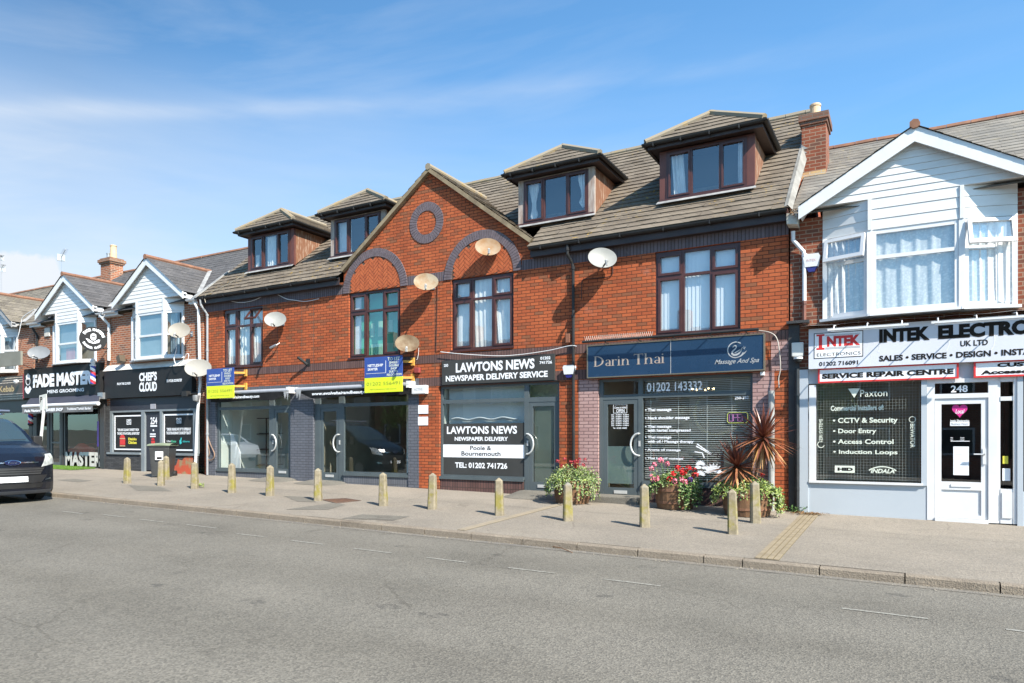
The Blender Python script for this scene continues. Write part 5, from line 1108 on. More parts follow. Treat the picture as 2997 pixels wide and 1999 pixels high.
lb = MB().tube([(-6.2, -.30, 3.60), (-2.5, -.30, 3.60)], .028, 8)   # lamp trough on stalks, throws the diagonal shadows
for xx in (-5.7, -4.95, -4.2, -3.45, -2.75): lb.tube([(xx, -.30, 3.60), (xx, -.14, 3.57), (xx, -.0, 3.57)], .012, 6)
t = lb.build('sign_light_trough', BLACKP, None, loc=(-4.3, -.2, 3.6)); tag(t, 'long black light trough on stalks over the navy blue sign', 'light fitting')
sp = MB(); x = -6.12
while x < -4.6:
    for dx in (-.02, .02): sp.bar((x, -.30, 3.625), (x + dx, -.30 + dx, 3.72), .004, .004)
    x += .045
tag(sp.build('bird_spikes', M('clear_spike', (.6, .55, .5), (.5, .45, .4), 4, .4), None, loc=(-5.4, -.3, 3.6)), 'row of thin bird spikes along the left end of the navy sign', 'bird spikes')
# electronics fascia and its two lower boards
s = sign('fascia_sign', 'wide pale grey fascia sign with black letters and red logo at the right', -1.62, 3.1, 2.80, 3.55, -.17, .16, GREYW)
def r11(x, y): return (2340 + x * 657 / 1944, 600 + y * 657 / 1944)
y = -.174; lt = MB()
def pt11(b, tx, a, c, bo, yy=y, Yp=-.17, **k): ptx(b, tx, r11(*a), r11(*c), Yp, yy, bo, **k)
zt = lambda px, py: at(*r11(px, py), -.17)
def fit(b, tx, ax, cx, zb, zt_, bo, yy=y): b.text(tx, zt(ax, 1200).x, zt(cx, 1200).x, zb, zt_, yy, bo)
lt.text('UK LTD', .793, 1.186, 3.07, 3.168, y, .025); lt.text('SALES • SERVICE • DESIGN • INSTALLATION', -.442, 2.36, 2.878, 2.982, y, .035); lt.text('01202 716091', -1.438, -.784, 2.845, 2.924, y, .025)
lt.text('ELECTRONICS', -1.478, -.74, 3.026, 3.085, y, .0)
ex0, ex1 = -1.528, -.70
uframe(lt, ex0, ex1, 2.988, 3.464, y, y + .002, .012)
lt.text('INTEK', -.442, .345, 3.214, 3.456, y, .06); lt.text('ELECTRONICS', .466, 2.46, 3.214, 3.458, y, .06)
lt.build('lettering', INK, s)
lg = MB().box(ex0 + .012, ex1 - .012, -.1725, -.1705, 3.0, 3.452); lg.build('logo_ground', WHITE, s)
lg = MB(); ix0, ix1 = -1.484, -1.345; lg.box(ix0 + .04, ix1 - .04, y - .0002, y + .001, 3.15, 3.44); lg.box(ix0, ix1, y - .0008, y + .001, 3.15, 3.185); lg.box(ix0, ix1, y - .0008, y + .001, 3.405, 3.44); lg.text('NTEK', -1.305, -.747, 3.198, 3.392, y, .06); lg.build('logo_lettering', REDV, s)
ln = MB(); a_, c_ = -1.335, -.747
for zz in (3.15, 3.165, 3.18, 3.40, 3.415): ln.box(a_, c_, y, y + .001, zz, zz + .004)
ln.build('logo_rule', INK, s)
cv = M('pale_swirl', (.66, .67, .71), (.64, .65, .70), 2, .4); sw_ = MB()
for (px, py, rr_) in ((600, 1180, .28), (1500, 1150, .5), (1150, 1300, .4)): q = zt(px, py); ringp(sw_, q.x, 3.15, rr_ * .6, rr_ * .6 + .02, -.1715, -.6, .6, 14)
sw_.build('swirl_print', cv, s)
for nm, lab, a, c, lines in (('SR', 'white board with red border reading service repair centre under the pale grey fascia', -1.45, .76, ('SERVICE REPAIR CENTRE',)), ('CU', 'white board with red border at the right edge, two lines of black letters', 1.0, 3.05, ('CUSTOM BUILT', 'Accessories & Spares'))):
    s = sign('shop_sign', lab, a, c, 2.54, 2.795, -.12, .03, WHITE, frame=(REDV, .03)); lt = MB()
    if len(lines) == 1: lt.text(lines[0], -1.393, .698, 2.608, 2.704, -.124, .05)
    else: lt.text('CUSTOM', 1.319, 2.09, 2.693, 2.763, -.124, .05); lt.text('Accessories', 1.089, 2.05, 2.578, 2.648, -.124, .05)
    lt.build('lettering', INK, s)
for i, (a, c, lab) in enumerate(((-1.245, .02, 'white fluorescent tube fitting over the red logo end of the pale sign'), (.35, 1.63, 'white fluorescent tube fitting over the long lettering at the right edge'))):
    t = thing('strip_light', lab, 'light fitting', ((a + c) / 2, -.2, 3.56), 'strip lights over the pale sign')
    MB().box(a, c, -.73, -.67, 3.42, 3.455).build('housing', UPVC, t); b = MB()
    for xx in (a + .1, (a + c) / 2, c - .1): b.tube([(xx, -.70, 3.455), (xx, -.62, 3.52), (xx, -.02, 3.60)], .010, 6)
    b.build('bracket', UPVC, t); MB().tube([(a + .05, -.70, 3.408), (c - .05, -.70, 3.408)], .012, 8).build('tube', WHITE, t)
ll = MB(); ll.grid(lambda u, v: (-1.75 + 4.9 * u, -.34 + .34 * v, 3.585 + .055 * v + .008 * math.sin(u * 40)), 30, 2); ll.build('lead_capping', M('dark_lead', (.16, .16, .16), (.3, .3, .29), 2.5, .6), hI)
# barber fascia
s = sign('fascia_sign', 'black fascia sign with tall white block letters for mens grooming over the striped pole shop', -29.62, -24.6, 3.03, 4.14, -.17, .16, BLACKS); y = -.20
def r3(x, y): return (x / 3.8235, 1080 + y / 3.8235)
bx = lambda px: at(*r3(px, 150), -.18).x
lt = MB(); lt.text('FADE MASTERS', -28.91, -24.78, 3.40, 3.90, y, .06); lt.build('lettering', WHITE, s)
bk = MB(); bk.text('FADE MASTERS', -28.93, -24.80, 3.39, 3.895, y + .015, .07); bk.build('letter_return', M('gold_letter_side', (.35, .28, .16), (.28, .22, .12), 3, .5), s)
lt = MB(); lt.text('MENS GROOMING', -27.96, -25.56, 3.165, 3.29, -.175, .025)
cx_ = bx(312)                                                    # the bearded head logo as plain outline shapes
for pts in ([(-.25, -.10), (-.12, .02), (0, -.10), (.12, .02), (.25, -.10), (.14, -.24), (0, -.30), (-.14, -.24)], [(-.13, .26), (-.16, .40), (0, .50), (.16, .40), (.13, .26)]): lt.poly([(cx_ + a, -.175, 3.48 + c) for a, c in pts])
ringp(lt, cx_, 3.68, .13, .17, -.176); lt.build('emblem', WHITE, s)
# takeaway fascia
s = sign('fascia_sign', 'black fascia sign with small white slogans and a stacked block logo over number 254', -24.33, -19.62, 2.87, 3.80, -.17, .16, BLACKS)
lt = MB(); q = lambda px: at(300 + px / 4.6118, 1140, -.17).x; y = -.176
lt.text("CHEF'S", -22.33, -21.38, 3.385, 3.68, y, .045); lt.text('CLOUD', -22.33, -21.38, 3.04, 3.35, y, .045); lt.text('FROM THE CLOUDS', -23.57, -22.81, 3.31, 3.39, y, .04); lt.text('TO YOUR DOORSTEP', q(864), q(1074), 3.30, 3.39, y, .04); lt.build('lettering', WHITE, s)
MB().prism([(-24.4, -.19, 3.82), (-19.55, -.19, 3.80), (-19.5, -.02, 4.0), (-24.4, -.02, 4.02)], (0, .012, .012)).build('lead_capping', M('crumpled_lead', (.45, .44, .42), (.6, .6, .57), 2, .6, bump=.6), s)
# kebab fascia and its projecting board
s = sign('fascia_sign', 'brown studded fascia sign with gold kebab lettering at the far left edge', -34, -29.72, 2.98, 3.92, -.15, .14, M('dark_brown_sign', (.06, .035, .025), (.05, .03, .02), 2, .4))
lt = MB(); kx = lambda px: at(*r3(px, 180), -.15).x
lt.text('Pizza - Kebab', kx(-190), kx(160), 3.32, 3.56, -.155, .02); lt.build('lettering', M('gold_sign_letter', (.48, .36, .18), (.4, .3, .14), 2, .4), s)
sd = MB()
for r_ in range(10):
    zz = 3.03 + r_ * .09
    if 3.25 < zz < 3.62: continue
    x = -33.9
    while x < -29.78: sd.box(x, x + .07, -.158, -.15, zz, zz + .025); x += .11
sd.build('pale_stud', M('pale_stud', (.6, .55, .48), (.5, .45, .4), 3, .4), s); MB().box(-29.74, -29.62, -.16, .0, 3.03, 3.95).build('red_end', M('dull_red_paint', (.30, .03, .04), (.25, .03, .03), 2, .5), s)
q = at(165 / 3.485, 700 + 1455 / 3.485, -.3); tag(MB().lathe((q.x, -.3, q.z - .08), [(.02, 0), (.08, .04), (.1, .09), (.07, .14), (.02, .16)], 12).build('globe_lamp', WHITE, None, True, loc=(q.x, -.3, q.z)), 'small white globe lamp in front of the brown kebab sign', 'lamp')
bd0, bd1 = at(0, 1033, -.9), at(63, 1070, -.9)
s = thing('projecting_sign', 'plain grey green board standing out in front of the pebbledashed house', 'sign', (bd1.x, -.9, bd1.z)); MB().box(-32.2, bd1.x, -.93, -.86, bd1.z + .02, bd1.z + .54).build('board', M('olive_grey_board', (.20, .195, .16), (.17, .165, .135), 1.5, .7), s)
b = MB()
for xx in (bd1.x - .02,):
    for dz in (0, .35): b.tube([(xx, -.9, bd1.z + .05 + dz), (xx - .1, -.02, bd1.z - .2 + dz * 1.2)], .012, 6)
b.build('bracket', BLACKP, s)
# round hanging sign
q = at(950 / 3.485, 700 + 1018 / 3.485, -.7)
s = thing('round_sign', 'round black double sided barber sign hanging out on a bracket beside the bay', 'sign', tuple(q))
nrm = Vector((.90, -.44, 0)).normalized(); tx_ = Vector((.44, .90, 0)).normalized(); rr_ = .41
A_ = lambda u, v, d=0: q + tx_ * u + Vector((0, 0, v)) + nrm * d
b = MB()
ring1 = [A_(rr_ * math.cos(t * .19635), rr_ * math.sin(t * .19635), .06) for t in range(32)]; b.prism(ring1, -nrm * .12); b.build('drum', BLACKS, s)
lt = MB()
for word, a0, a1, rad, hgt, up in (('FADE MASTERS', 150, 12, .265, .095, 1), ('BARBER SHOP', 205, 318, .345, .072, -1)):
    nL = len(word)
    for i, chh in enumerate(word):
        if chh == ' ': continue
        an = R(a0 + (a1 - a0) * (i + .5) / nL); wv = .043
        cu_, cv_ = math.cos(an), math.sin(an)
        if up > 0: ax_ = lambda u, v: A_((rad + v) * cu_ + u * cv_, (rad + v) * cv_ - u * cu_, .064)
        else: ax_ = lambda u, v: A_((rad - v) * cu_ - u * cv_, (rad - v) * cv_ + u * cu_, .064)
        lt.text(chh, -wv / 1.3, wv / 1.3, 0, hgt, 0, .04, ax=ax_)
for pts in ([(-.085, .02), (-.07, .145), (0, .19), (.085, .145), (.085, .02), (.04, -.05), (-.04, -.05)], [(-.22, .0), (-.14, -.02), (0, -.12), (.14, -.02), (.2, -.02), (.17, -.12), (0, -.17), (-.14, -.12)]): lt.poly([A_(a, c, .064) for a, c in pts])
lt.build('lettering', WHITE, s); ik = MB(); ik.poly([A_(a, c, .066) for a, c in ((-.06, .06), (.06, .06), (.06, .095), (-.06, .095))]); ik.build('emblem_shade', INK, s)
MB().tube([A_(0, .3), A_(.45, .3)], .02, 6).tube([A_(.0, -.3), A_(.45, -.3)], .02, 6).build('bracket', BLACKP, s)
# barber poles
def barber_pole(label, c, L, r):
    s = thing('barber_pole', label, 'barber pole', c, 'striped barber poles'); k = NT('barber_stripe_%d' % int(L * 1000)); sp = k.n('ShaderNodeSeparateXYZ'); k.link(k.mapv((1, 1, 1), (-c[0], -c[1], -c[2])), sp.inputs[0])
    t = k.math('FRACT', k.math('ADD', k.math('MULTIPLY', k.math('ARCTAN2', sp.outputs[1], sp.outputs[0]), .159), k.math('MULTIPLY', sp.outputs[2], 3.2)))
    cc = k.mix(k.math('LESS_THAN', t, .34), k.mix(k.math('LESS_THAN', t, .67), (.03, .05, .30), (.8, .8, .8)), (.55, .04, .05)); m = k.done(cc, .3)
    C_ = Vector(c); MB().tube([C_ + Vector((0, 0, -L / 2)), C_ + Vector((0, 0, L / 2))], r, 16).build('striped_cylinder', m, s, True)
    e = MB().lathe(C_ + Vector((0, 0, L / 2)), [(r * 1.15, 0), (r * 1.15, .05), (r * .5, .06), (r * .95, .11), (r * 1.05, .17), (r * .8, .23), (.01, .27)], 14); e.build('globe', UPVC, s, True)
    f = MB().lathe(C_ + Vector((0, 0, -L / 2 - .1)), [(r * .5, 0), (r * 1.15, .05), (r * 1.15, .1)], 14); f.box(C_.x - .02, C_.x + .02, C_.y, C_.y + .22, C_.z - .03, C_.z + .03); f.build('base_cap', BLACKP, s)
q = at(948 / 3.485, 700 + 1385 / 3.485, -.33); barber_pole('red white and blue barber pole at the right end of the black fascia', tuple(q), .62, .085)
q = at(342 / 3.8235, 1080 + 530 / 3.8235, -.25); barber_pole('red white and blue barber pole low at the left of the barber doorway', tuple(q), .55, .085)
# estate agents boards
def letboard(label, c0, c1, Yp, xw):
    x0, x1 = at(c0[0], c0[1], Yp).x, at(c1[0], c1[1], Yp).x; z1, z0 = at(c0[0], c0[1], Yp).z, at(c0[0], c1[1] + 4, Yp).z
    s = thing('to_let_board', label, 'sign', ((x0 + x1) / 2, Yp, z0), 'estate agent to let boards'); H = z1 - z0; W = x1 - x0; zm = z0 + H * .42
    MB().box(x0, x1, Yp, Yp + .02, zm, z1).build('blue_panel', BLUEB, s); MB().box(x0, x1, Yp, Yp + .02, z0, zm - .001).build('lime_panel', YEL, s)
    lt = MB(); yy = Yp - .004; U = lambda f: x0 + W * f; V = lambda f: z1 - H * .58 * f
    lt.text('NETTLESHIP', U(.09), U(.50), V(.47), V(.34), yy, .03); lt.text('SAWYER', U(.09), U(.36), V(.65), V(.52), yy, .03); lt.box(U(.04), U(.57), yy, yy + .002, V(.80), V(.785)); lt.box(U(.565), U(.575), yy, yy + .002, V(.80), V(.2)); lt.build('white_lettering', WHITE, s)
    lt = MB()
    for i, (tx, a, c) in enumerate((('TO LET', .62, .94), ('SINGLE /', .66, .90), ('DOUBLE', .66, .91), ('SHOP', .70, .86), ('DUE TO', .66, .88), ('RELOCATION', .60, .985))): t0 = .06 + (.20 if i else 0) + max(0, i - 1) * .145; lt.text(tx, U(a), U(c), V(t0 + (.11 if i else .16)), V(t0), yy, .03)
    lt.build('cream_lettering', CREAM, s)
    lt = MB(); lt.text('01202 556491', U(.06), U(.94), z0 + H * .20, z0 + H * .29, yy, -.01); lt.text('NETTLESHIPSAWYER.CO.UK', U(.15), U(.85), z0 + H * .07, z0 + H * .10, yy, 0); lt.build('phone_lettering', M('olive_print', (.22, .25, .03), (.2, .22, .03), 2, .6), s)
    b = MB()
    for zz in (z1 - .14, zm - .02): b.bar((x1 - .25, Yp + .05, zz), (x1 + .10, -.05, zz), .05, .06); b.box(x1 + .04, x1 + .14, -.05, -.005, zz - .1, zz + .1)
    b.build('timber_arm', ORWOOD, s); return s
letboard('blue and lime to let board at the far left end beside the white pipe', (605, 1081), (684, 1163), -.38, 0)
letboard('blue and lime to let board above the right empty shop beside the brown dish', (1067, 1047.5), (1177.5, 1146), -.34, 0)
# roller awnings over the empty shops
AWB = M('black_awning_cloth', (.018, .018, .019), (.026, .026, .027), 4, .8, spec=.1); AWG = M('grey_awning_tube', (.36, .37, .40), (.30, .31, .34), 3, .35)
for (x0, x1, zc0, zc1, lab, tx) in ((-18.75, -15.28, 2.86, 2.86, 'rolled grey awning tube with sagging black valance over the left empty shop', (-18.2, -16.55)), (-15.02, -11.0, 2.86, 2.86, 'rolled grey awning tube with sagging black valance over the right empty shop', (-14.35, -12.2))):
    s = thing('awning', lab, 'awning', ((x0 + x1) / 2, -.15, 2.86), 'rolled awnings over the empty shops')
    MB().tube([(x0, -.2, zc0), (x1, -.2, zc1)], .062, 12).build('roller_tube', AWG, s, True)
    v = MB(); ys = -.25
    lowf = lambda u: 2.60 - .02 * math.sin(u * 9) + (.22 * max(0, (u - .80) / .20) ** 1.3 if x0 < -17 else .20 * max(0, (.16 - u) / .16) ** 1.3 + .03 * u)
    v.grid(lambda u, t: (x0 + .1 + (x1 - x0 - .1) * u, ys + .01 * math.sin(u * 21) * t + .03 * t, 2.86 - (2.86 - lowf(u)) * t), 40, 4); v.build('valance', AWB, s)
    lt = MB(); lt.text('www.evolvehairandbeauty.com', tx[0], tx[1] + .1, 2.655, 2.765, -.262, .03, .25); lt.build('lettering', WHITE, s)
    br = MB().box(x0 - .03, x0 + .04, -.24, .0, 2.79, 2.93).box(x1 - .08, x1 + .02, -.26, .0, 2.78, 2.95); br.build('end_bracket', UPVC, s)
    rg_ = MB(); rr = random.Random(3)
    for i in range(3): xx = (x1 - .1 if x0 < -17 else x0 + .12) + rr.uniform(-.15, .15); rg_.poly([(xx, -.26, 2.84), (xx + .12, -.27, 2.86), (xx + .02, -.24, 2.60 + rr.uniform(-.05, .05))])
    rg_.build('torn_strip', M('torn_grey_cloth', (.45, .45, .45), (.3, .3, .3), 5, .8), s)
# barber awning
s = thing('awning', 'half open barber awning with white front bar and grey printed valance', 'awning', (-26.5, -.5, 2.7))
q0, q1 = at(*r3(262, 420), -.72), at(*r3(1100, 385), -.72)
MB().prism([(q0.x + .1, -.72, q0.z + .02), (q1.x, -.72, q0.z + .02), (-24.62, -.16, 3.01), (-29.2, -.16, 3.01)], (0, .0, .012)).build('canopy', M('navy_canopy', (.03, .032, .05), (.04, .042, .06), 2, .6), s)
MB().tube([(q0.x, -.72, q0.z), (q1.x, -.72, q0.z)], .065, 12).build('front_bar', UPVC, s, True)
va = MB().grid(lambda u, t: (q0.x + (q1.x - .25 - q0.x) * u, -.76 + .01 * math.sin(u * 25), q0.z - .07 - .20 * t), 30, 2); va.build('valance', M('grey_valance', (.17, .17, .17), (.13, .13, .13), 3, .7), s)
lt = MB(); lt.text('BARBER SHOP', q0.x + 1.65, q0.x + 2.75, q0.z - .22, q0.z - .10, -.785, .05, .2); lt.text('Traditional Turkish Barber', q0.x + 3.0, q1.x - .3, q0.z - .20, q0.z - .11, -.785, .02); lt.text('Fade Masters', q0.x + .2, q0.x + 1.3, q0.z - .22, q0.z - .12, -.785, .04, .2); lt.build('lettering', WHITE, s)
ar = MB().tube([(q1.x - .1, -.68, q0.z), (-24.7, -.1, 2.98)], .03, 6).box(-24.58, -24.28, -.26, .0, 2.86, 3.08); ar.build('arm', GALV, s)
# parking sign on its pole, leaning a little
q = at(*r3(485, 372), -3.4); g = gp(100, 1420); s = thing('parking_sign', 'small white parking sign plate seen in front of the barber awning', 'sign', (q.x, -3.4, zp(q.x, -3.4)))
MB().obox(q, Vector((.19, .0, .02)), (0, .006, 0), (-.02, 0, .22)).build('plate', M('sign_plate', (.62, .62, .56), (.55, .55, .5), 3, .5), s)
lt = MB(); lt.text('P', q.x - .15, q.x - .04, q.z + .0, q.z + .16, -3.41, .03); lt.build('lettering', INK, s)
MB().tube([(q.x + .06, -3.385, q.z + .1), (q.x - .38, -3.385, zp(q.x, -3.4))], .04, 10).build('post', M('white_painted_post', (.66, .66, .63), (.55, .55, .52), 3, .5), s)

# ================================================================== dishes, alarms and other fittings on the walls
def dish(px, py, d, m, label, wd=.61, ht=.47, az_=35, el_=18, wallx=0, feed=True):
    c = at(px, py, -d); s = thing('satellite_dish', label, 'satellite dish', tuple(c), 'satellite dishes on the fronts')
    a, e = R(az_), R(el_); n_ = Vector((math.sin(a) * math.cos(e), -math.cos(a) * math.cos(e), math.sin(e))); u_ = Vector((math.cos(a), math.sin(a), 0)); v_ = u_.cross(n_)
    if v_.z < 0: v_ = -v_
    b = MB(); NR, NA = 6, 36
    def fr(r_, t, off): return c + u_ * (wd / 2 * r_ * math.cos(t)) + v_ * (ht / 2 * r_ * math.sin(t)) + n_ * (.065 * r_ * r_ - .05 + off)
    b.grid(lambda i, j: fr(max(i, .001), j * 6.28319, 0), NR, NA); b.grid(lambda i, j: fr(max(i, .001), j * 6.28319, -.012), NR, NA); b.grid(lambda i, j: fr(1, j * 6.28319, -.012 * i), 1, NA)
    b.build('reflector', m, s, True)
    f = c + n_ * .34 - v_ * .30; low = c - v_ * ht * .44 + n_ * .02
    ar = MB().bar(low, f, .022, .03); ar.build('feed_arm', BLACKP, s)
    l = MB().tube([f - (c - f).normalized() * .03, f + (c - f).normalized() * .09], .03, 10).bar(f + Vector((0, 0, -.01)), f + Vector((0, 0, -.08)), .04, .04); l.build('receiver', M('grey_receiver', (.42, .42, .41), (.35, .35, .34), 4, .5), s)
    wp = Vector((c.x + wallx, -.01, c.z - .05)); k_ = MB().tube([c - n_ * .06, c - n_ * .06 + (wp - c) * .35 + Vector((0, 0, -.02)), wp], .020, 8).box(wp.x - .05, wp.x + .05, -.02, -.0, wp.z - .08, wp.z + .08).obox(c - n_ * .075, u_ * .06, n_ * .02, v_ * .06); k_.build('wall_bracket', GALV, s)
    return c
dish(806, 935, .30, DISHW, 'clean white dish to the right of the window with the open top light')
dish(1247, 825, .32, DISHR, 'white dish with rust streaks between the two gable windows')
dish(1192, 1005, .30, DISHB, 'brown rusted dish just right of the green lit window')
dish(1428, 723, .26, DISHO, 'orange rusted dish mounted inside the right hand brick arch')
dish(1763, 755, .34, DISHW, 'clean white dish beside the black downpipe near the right end', .63, .49)
dish(114, 1032, .30, DISHG, 'grey dish on the brick between the barber bay and the far left house', .80, .52)
dish(525, 967, .45, M('faded_cream_dish', (.25, .225, .185), (.29, .27, .235), 2.2, .6), 'faded cream dish on the right of the bay over the takeaway', .66, .52)
dish(580, 1077, .38, M('ivory_dish', (.30, .285, .255), (.265, .25, .22), 2, .6), 'large ivory dish on the white pipe at the takeaway corner', .80, .58)

def alarm(px0, py0, px1, py1, Yp, label, low, shape='shield', txt=None, tm=None):
    x0, x1, z0, z1 = rect(px0, py0, px1, py1, Yp); s = thing('alarm_box', label, 'alarm box', ((x0 + x1) / 2, 0, z0)); W, H = x1 - x0, z1 - z0
    if shape == 'shield':
        pts = [(x0 + W * .08, 1), (x0 + W * .92, 1), (x1, .88), (x1 - W * .12, .34), (x0 + W * .12, .34), (x0, .88)]
        MB().prism([(x, Yp, z0 + H * v) for x, v in pts], (0, -Yp - .002, 0)).build('cover', UPVC, s, bevel=.012)
        MB().prism([(x, Yp + .012, z0 + H * v) for x, v in [(x1 - W * .12, .335), (x0 + W * .12, .335), (x0 + W * .30, .02), (x1 - W * .30, .02)]], (0, -Yp - .014, 0)).build('strobe_lens', low, s)
    else: MB().box(x0, x1, Yp, -.002, z0, z1).build('cover', UPVC if low is None else low, s, bevel=.015)
    if txt: lt = MB(); lt.text(txt, x0 + W * .2, x1 - W * .2, z0 + H * (.60 if shape == 'shield' else .4), z0 + H * (.74 if shape == 'shield' else .68), Yp - .004, .0); lt.build('lettering', tm or GREYW, s)
NAVYL = M('navy_lens', (.02, .02, .14), (.03, .03, .18), 3, .25)
alarm(1648, 1071, 1680, 1105, -.10, 'white shield shaped alarm box between the newsagent sign and the navy sign', NAVYL)
alarm(2352, 747, 2398, 793, -.10, 'white shield shaped alarm box on the brick left of the net curtained bay', NAVYL, txt='INTEK', tm=M('faint_red_print', (.6, .35, .33), (.6, .4, .38), 2, .6))
alarm(1204, 1128.5, 1245, 1152, -.14, 'white rectangular box lettered ACTIVE at the top of the grey pier', None, 'box', 'ACTIVE', M('grey_print2', (.45, .46, .45), (.42, .42, .42), 2, .6))
alarm(1211, 1076, 1226, 1091, -.09, 'small dull red bell box above the white ACTIVE box', M('dull_red_plastic', (.30, .05, .04), (.24, .04, .035), 5, .6), 'box')
alarm(2316.5, 1003, 2351, 1042, -.12, 'pale grey junction box on the black strip between the two shops', M('pale_grey_box', (.60, .60, .57), (.55, .55, .52), 3, .5), 'box')
alarm(2026, 1087, 2040, 1099, -.08, 'tiny white box under the right end of the navy sign', UPVC, 'box') if False else alarm(2224, 1087, 2237, 1099, -.08, 'tiny white box under the right end of the navy sign', UPVC, 'box')
alarm(1654, 977, 1668, 1003, -.06, 'small brown vent box on the brick left of the black downpipe', M('brown_vent', (.22, .09, .05), (.18, .07, .04), 5, .8), 'box')
alarm(129, 960, 144, 984, -.05, 'small pale vent plate on the brick left of the barber bay', M('pale_vent', (.55, .52, .47), (.48, .45, .4), 5, .8), 'box')
q = at(2336, 1054, -.12); s = thing('dome_camera', 'small dome camera under the pale grey junction box', 'camera', tuple(q)); MB().lathe((q.x, -.1, q.z - .06), [(.01, 0), (.06, .03), (.075, .08)], 14).build('dome', BLACKP, s, True); MB().lathe((q.x, -.1, q.z + .02), [(.085, 0), (.085, .04)], 14).build('collar', UPVC, s)
def plaque(a, b_, c, d, label):
    x0, x1, z0, z1 = rect(a, b_, c, d, -.01); o = MB().box(x0, x1, -.014, -.007, z0, z1).build('wall_notice', WHITE, None, loc=((x0 + x1) / 2, 0, z0)); tag(o, label, 'notice', 'white notices on the pier'); return o
plaque(1224, 1186, 1253, 1210.5, 'upper blank white notice on the edge of the grey painted pier'); plaque(1223.5, 1220, 1252.5, 1244.5, 'lower blank white notice with one dark screw on the grey painted pier')
# flood lights, small cameras
q = at(887, 1060, -.12); s = thing('floodlight', 'small black floodlight on the brick between the two empty shops', 'light fitting', tuple(q)); MB().box(q.x + .01, q.x + .16, -.02, -.002, q.z - .10, q.z + .10).build('back_plate', BLACKP, s); MB().tube([(q.x + .08, -.05, q.z - .06), (q.x - .04, -.28, q.z + .13)], .04, 10).build('lamp_head', BLACKP, s)
q = at(798, 1015, -.15); s = thing('cctv_camera', 'small grey bullet camera on a cable below the white dish', 'camera', tuple(q)); MB().tube([(q.x - .09, -.16, q.z - .03), (q.x + .12, -.12, q.z + .05)], .035, 10).build('camera_body', GALV, s); MB().tube([(q.x + .1, -.12, q.z + .04), (q.x + .14, -.01, q.z + .12)], .012, 6).build('bracket', GALV, s)
q = at(545, 1152, -.4); s = thing('floodlight', 'black floodlight under the takeaway sign beside the white pipe', 'light fitting', tuple(q)); MB().box(q.x - .16, q.x + .08, -.45, -.3, q.z - .08, q.z + .08).build('lamp_head', BLACKP, s); MB().tube([(q.x, -.3, q.z), (q.x + .2, -.02, q.z + .05)], .03, 8).build('arm', BLACKP, s)
q = at(574, 1166, -.2); s = thing('cctv_camera', 'white dome camera on the white pipe under the ivory dish', 'camera', tuple(q)); MB().lathe((q.x, -.2, q.z - .1), [(.02, 0), (.09, .03), (.10, .09), (.11, .16), (.11, .2)], 12).build('camera_body', GALV, s, True)
q = at(354, 1051, -.2); s = thing('floodlight', 'small dark lamp on the brick left of the takeaway bay', 'light fitting', tuple(q)); MB().obox(q, (.09, 0, .04), (0, .1, 0), (-.04, 0, .11)).build('lamp_head', M('bronze_lamp', (.10, .075, .05), (.08, .06, .04), 4, .5), s); MB().tube([q, (q.x, -.0, q.z)], .02, 6).build('arm', BLACKP, s)
# cables
def cable(label, pts, r=.009, m=None): 
    P = [Vector(p) for p in pts]; Q = []
    for i in range(len(P) - 1):
        p0, p1, p2, p3 = P[max(i - 1, 0)], P[i], P[i + 1], P[min(i + 2, len(P) - 1)]
        for j in range(6):
            t = j / 6; Q.append(.5 * ((2 * p1) + (p2 - p0) * t + (2 * p0 - 5 * p1 + 4 * p2 - p3) * t * t + (3 * p1 - p0 - 3 * p2 + p3) * t ** 3))
    Q.append(P[-1]); tag(MB().tube(Q, r, 5).build('cable', m or UPVC, None, loc=tuple(P[0])), label, 'cable')
ca = lambda pts, Yp=-.02: [at(560 + u / 4.9, 800 + v / 4.9, Yp) for u, v in pts]
cable('white cable hanging in two loops under the left eaves', ca([(500, 385), (620, 408), (740, 418), (900, 385), (1090, 300), (1220, 300), (1360, 365), (1480, 385), (1640, 402), (1830, 365)], -.03))
ce = lambda pts, Yp=-.02: [at(1000 + u / 4.9, 820 + v / 4.9, Yp) for u, v in pts]
cable('thin dark cable running down the brick from the rust streaked dish', ce([(1372, 60), (1368, 400), (1362, 700), (1355, 990), (1400, 1005), (1430, 980)]), .007, BLACKP)
cable('white cable sagging along the top of the charcoal newsagent sign', [at(1200 + u * .35066, 1000 + v * .35066, -.08) for u, v in ((255, 85), (400, 100), (700, 118), (900, 110), (1150, 75), (1330, 35), (1390, 38))])
cable('dark cable looping from the right hand white dish to the downpipe', [at(1690 + u / 6.817, 760 + v / 6.817, -.02) for u, v in ((700, 60), (705, 250), (640, 335), (400, 365), (180, 385), (95, 440), (85, 800))], .008, BLACKP)
cable('short white cable hanging under the brown rusted dish', ce([(1105, 970), (1100, 1060), (1085, 1130), (1070, 1140)], -.04), .007)
cable('pair of grey cables bending over the right end of the navy sign into the duct', [at(1700 + u * .26372, 960 + v * .26372, -.1) for u, v in ((1820, 30), (1990, 30), (2120, 60), (2180, 130), (2205, 280), (2215, 450), (2195, 560), (2200, 660))], .011, M('grey_cable', (.40, .36, .32), (.3, .27, .24), 4, .6))
cable('white cable hanging beside the far left gable', [at(u / 3.485, 700 + v / 3.485, -.3) for u, v in ((355, 715), (240, 790), (215, 860), (190, 970), (150, 1100), (140, 1145))], .016)
cable('white cable twisting down from the dishes at the takeaway corner', [at(300 + u / 3.8235, 720 + v / 3.8235, -.3) for u, v in ((830, 1010), (815, 1080), (825, 1150), (812, 1210), (800, 1260), (830, 1330), (890, 1290), (940, 1210), (965, 1220), (950, 1300))], .013)
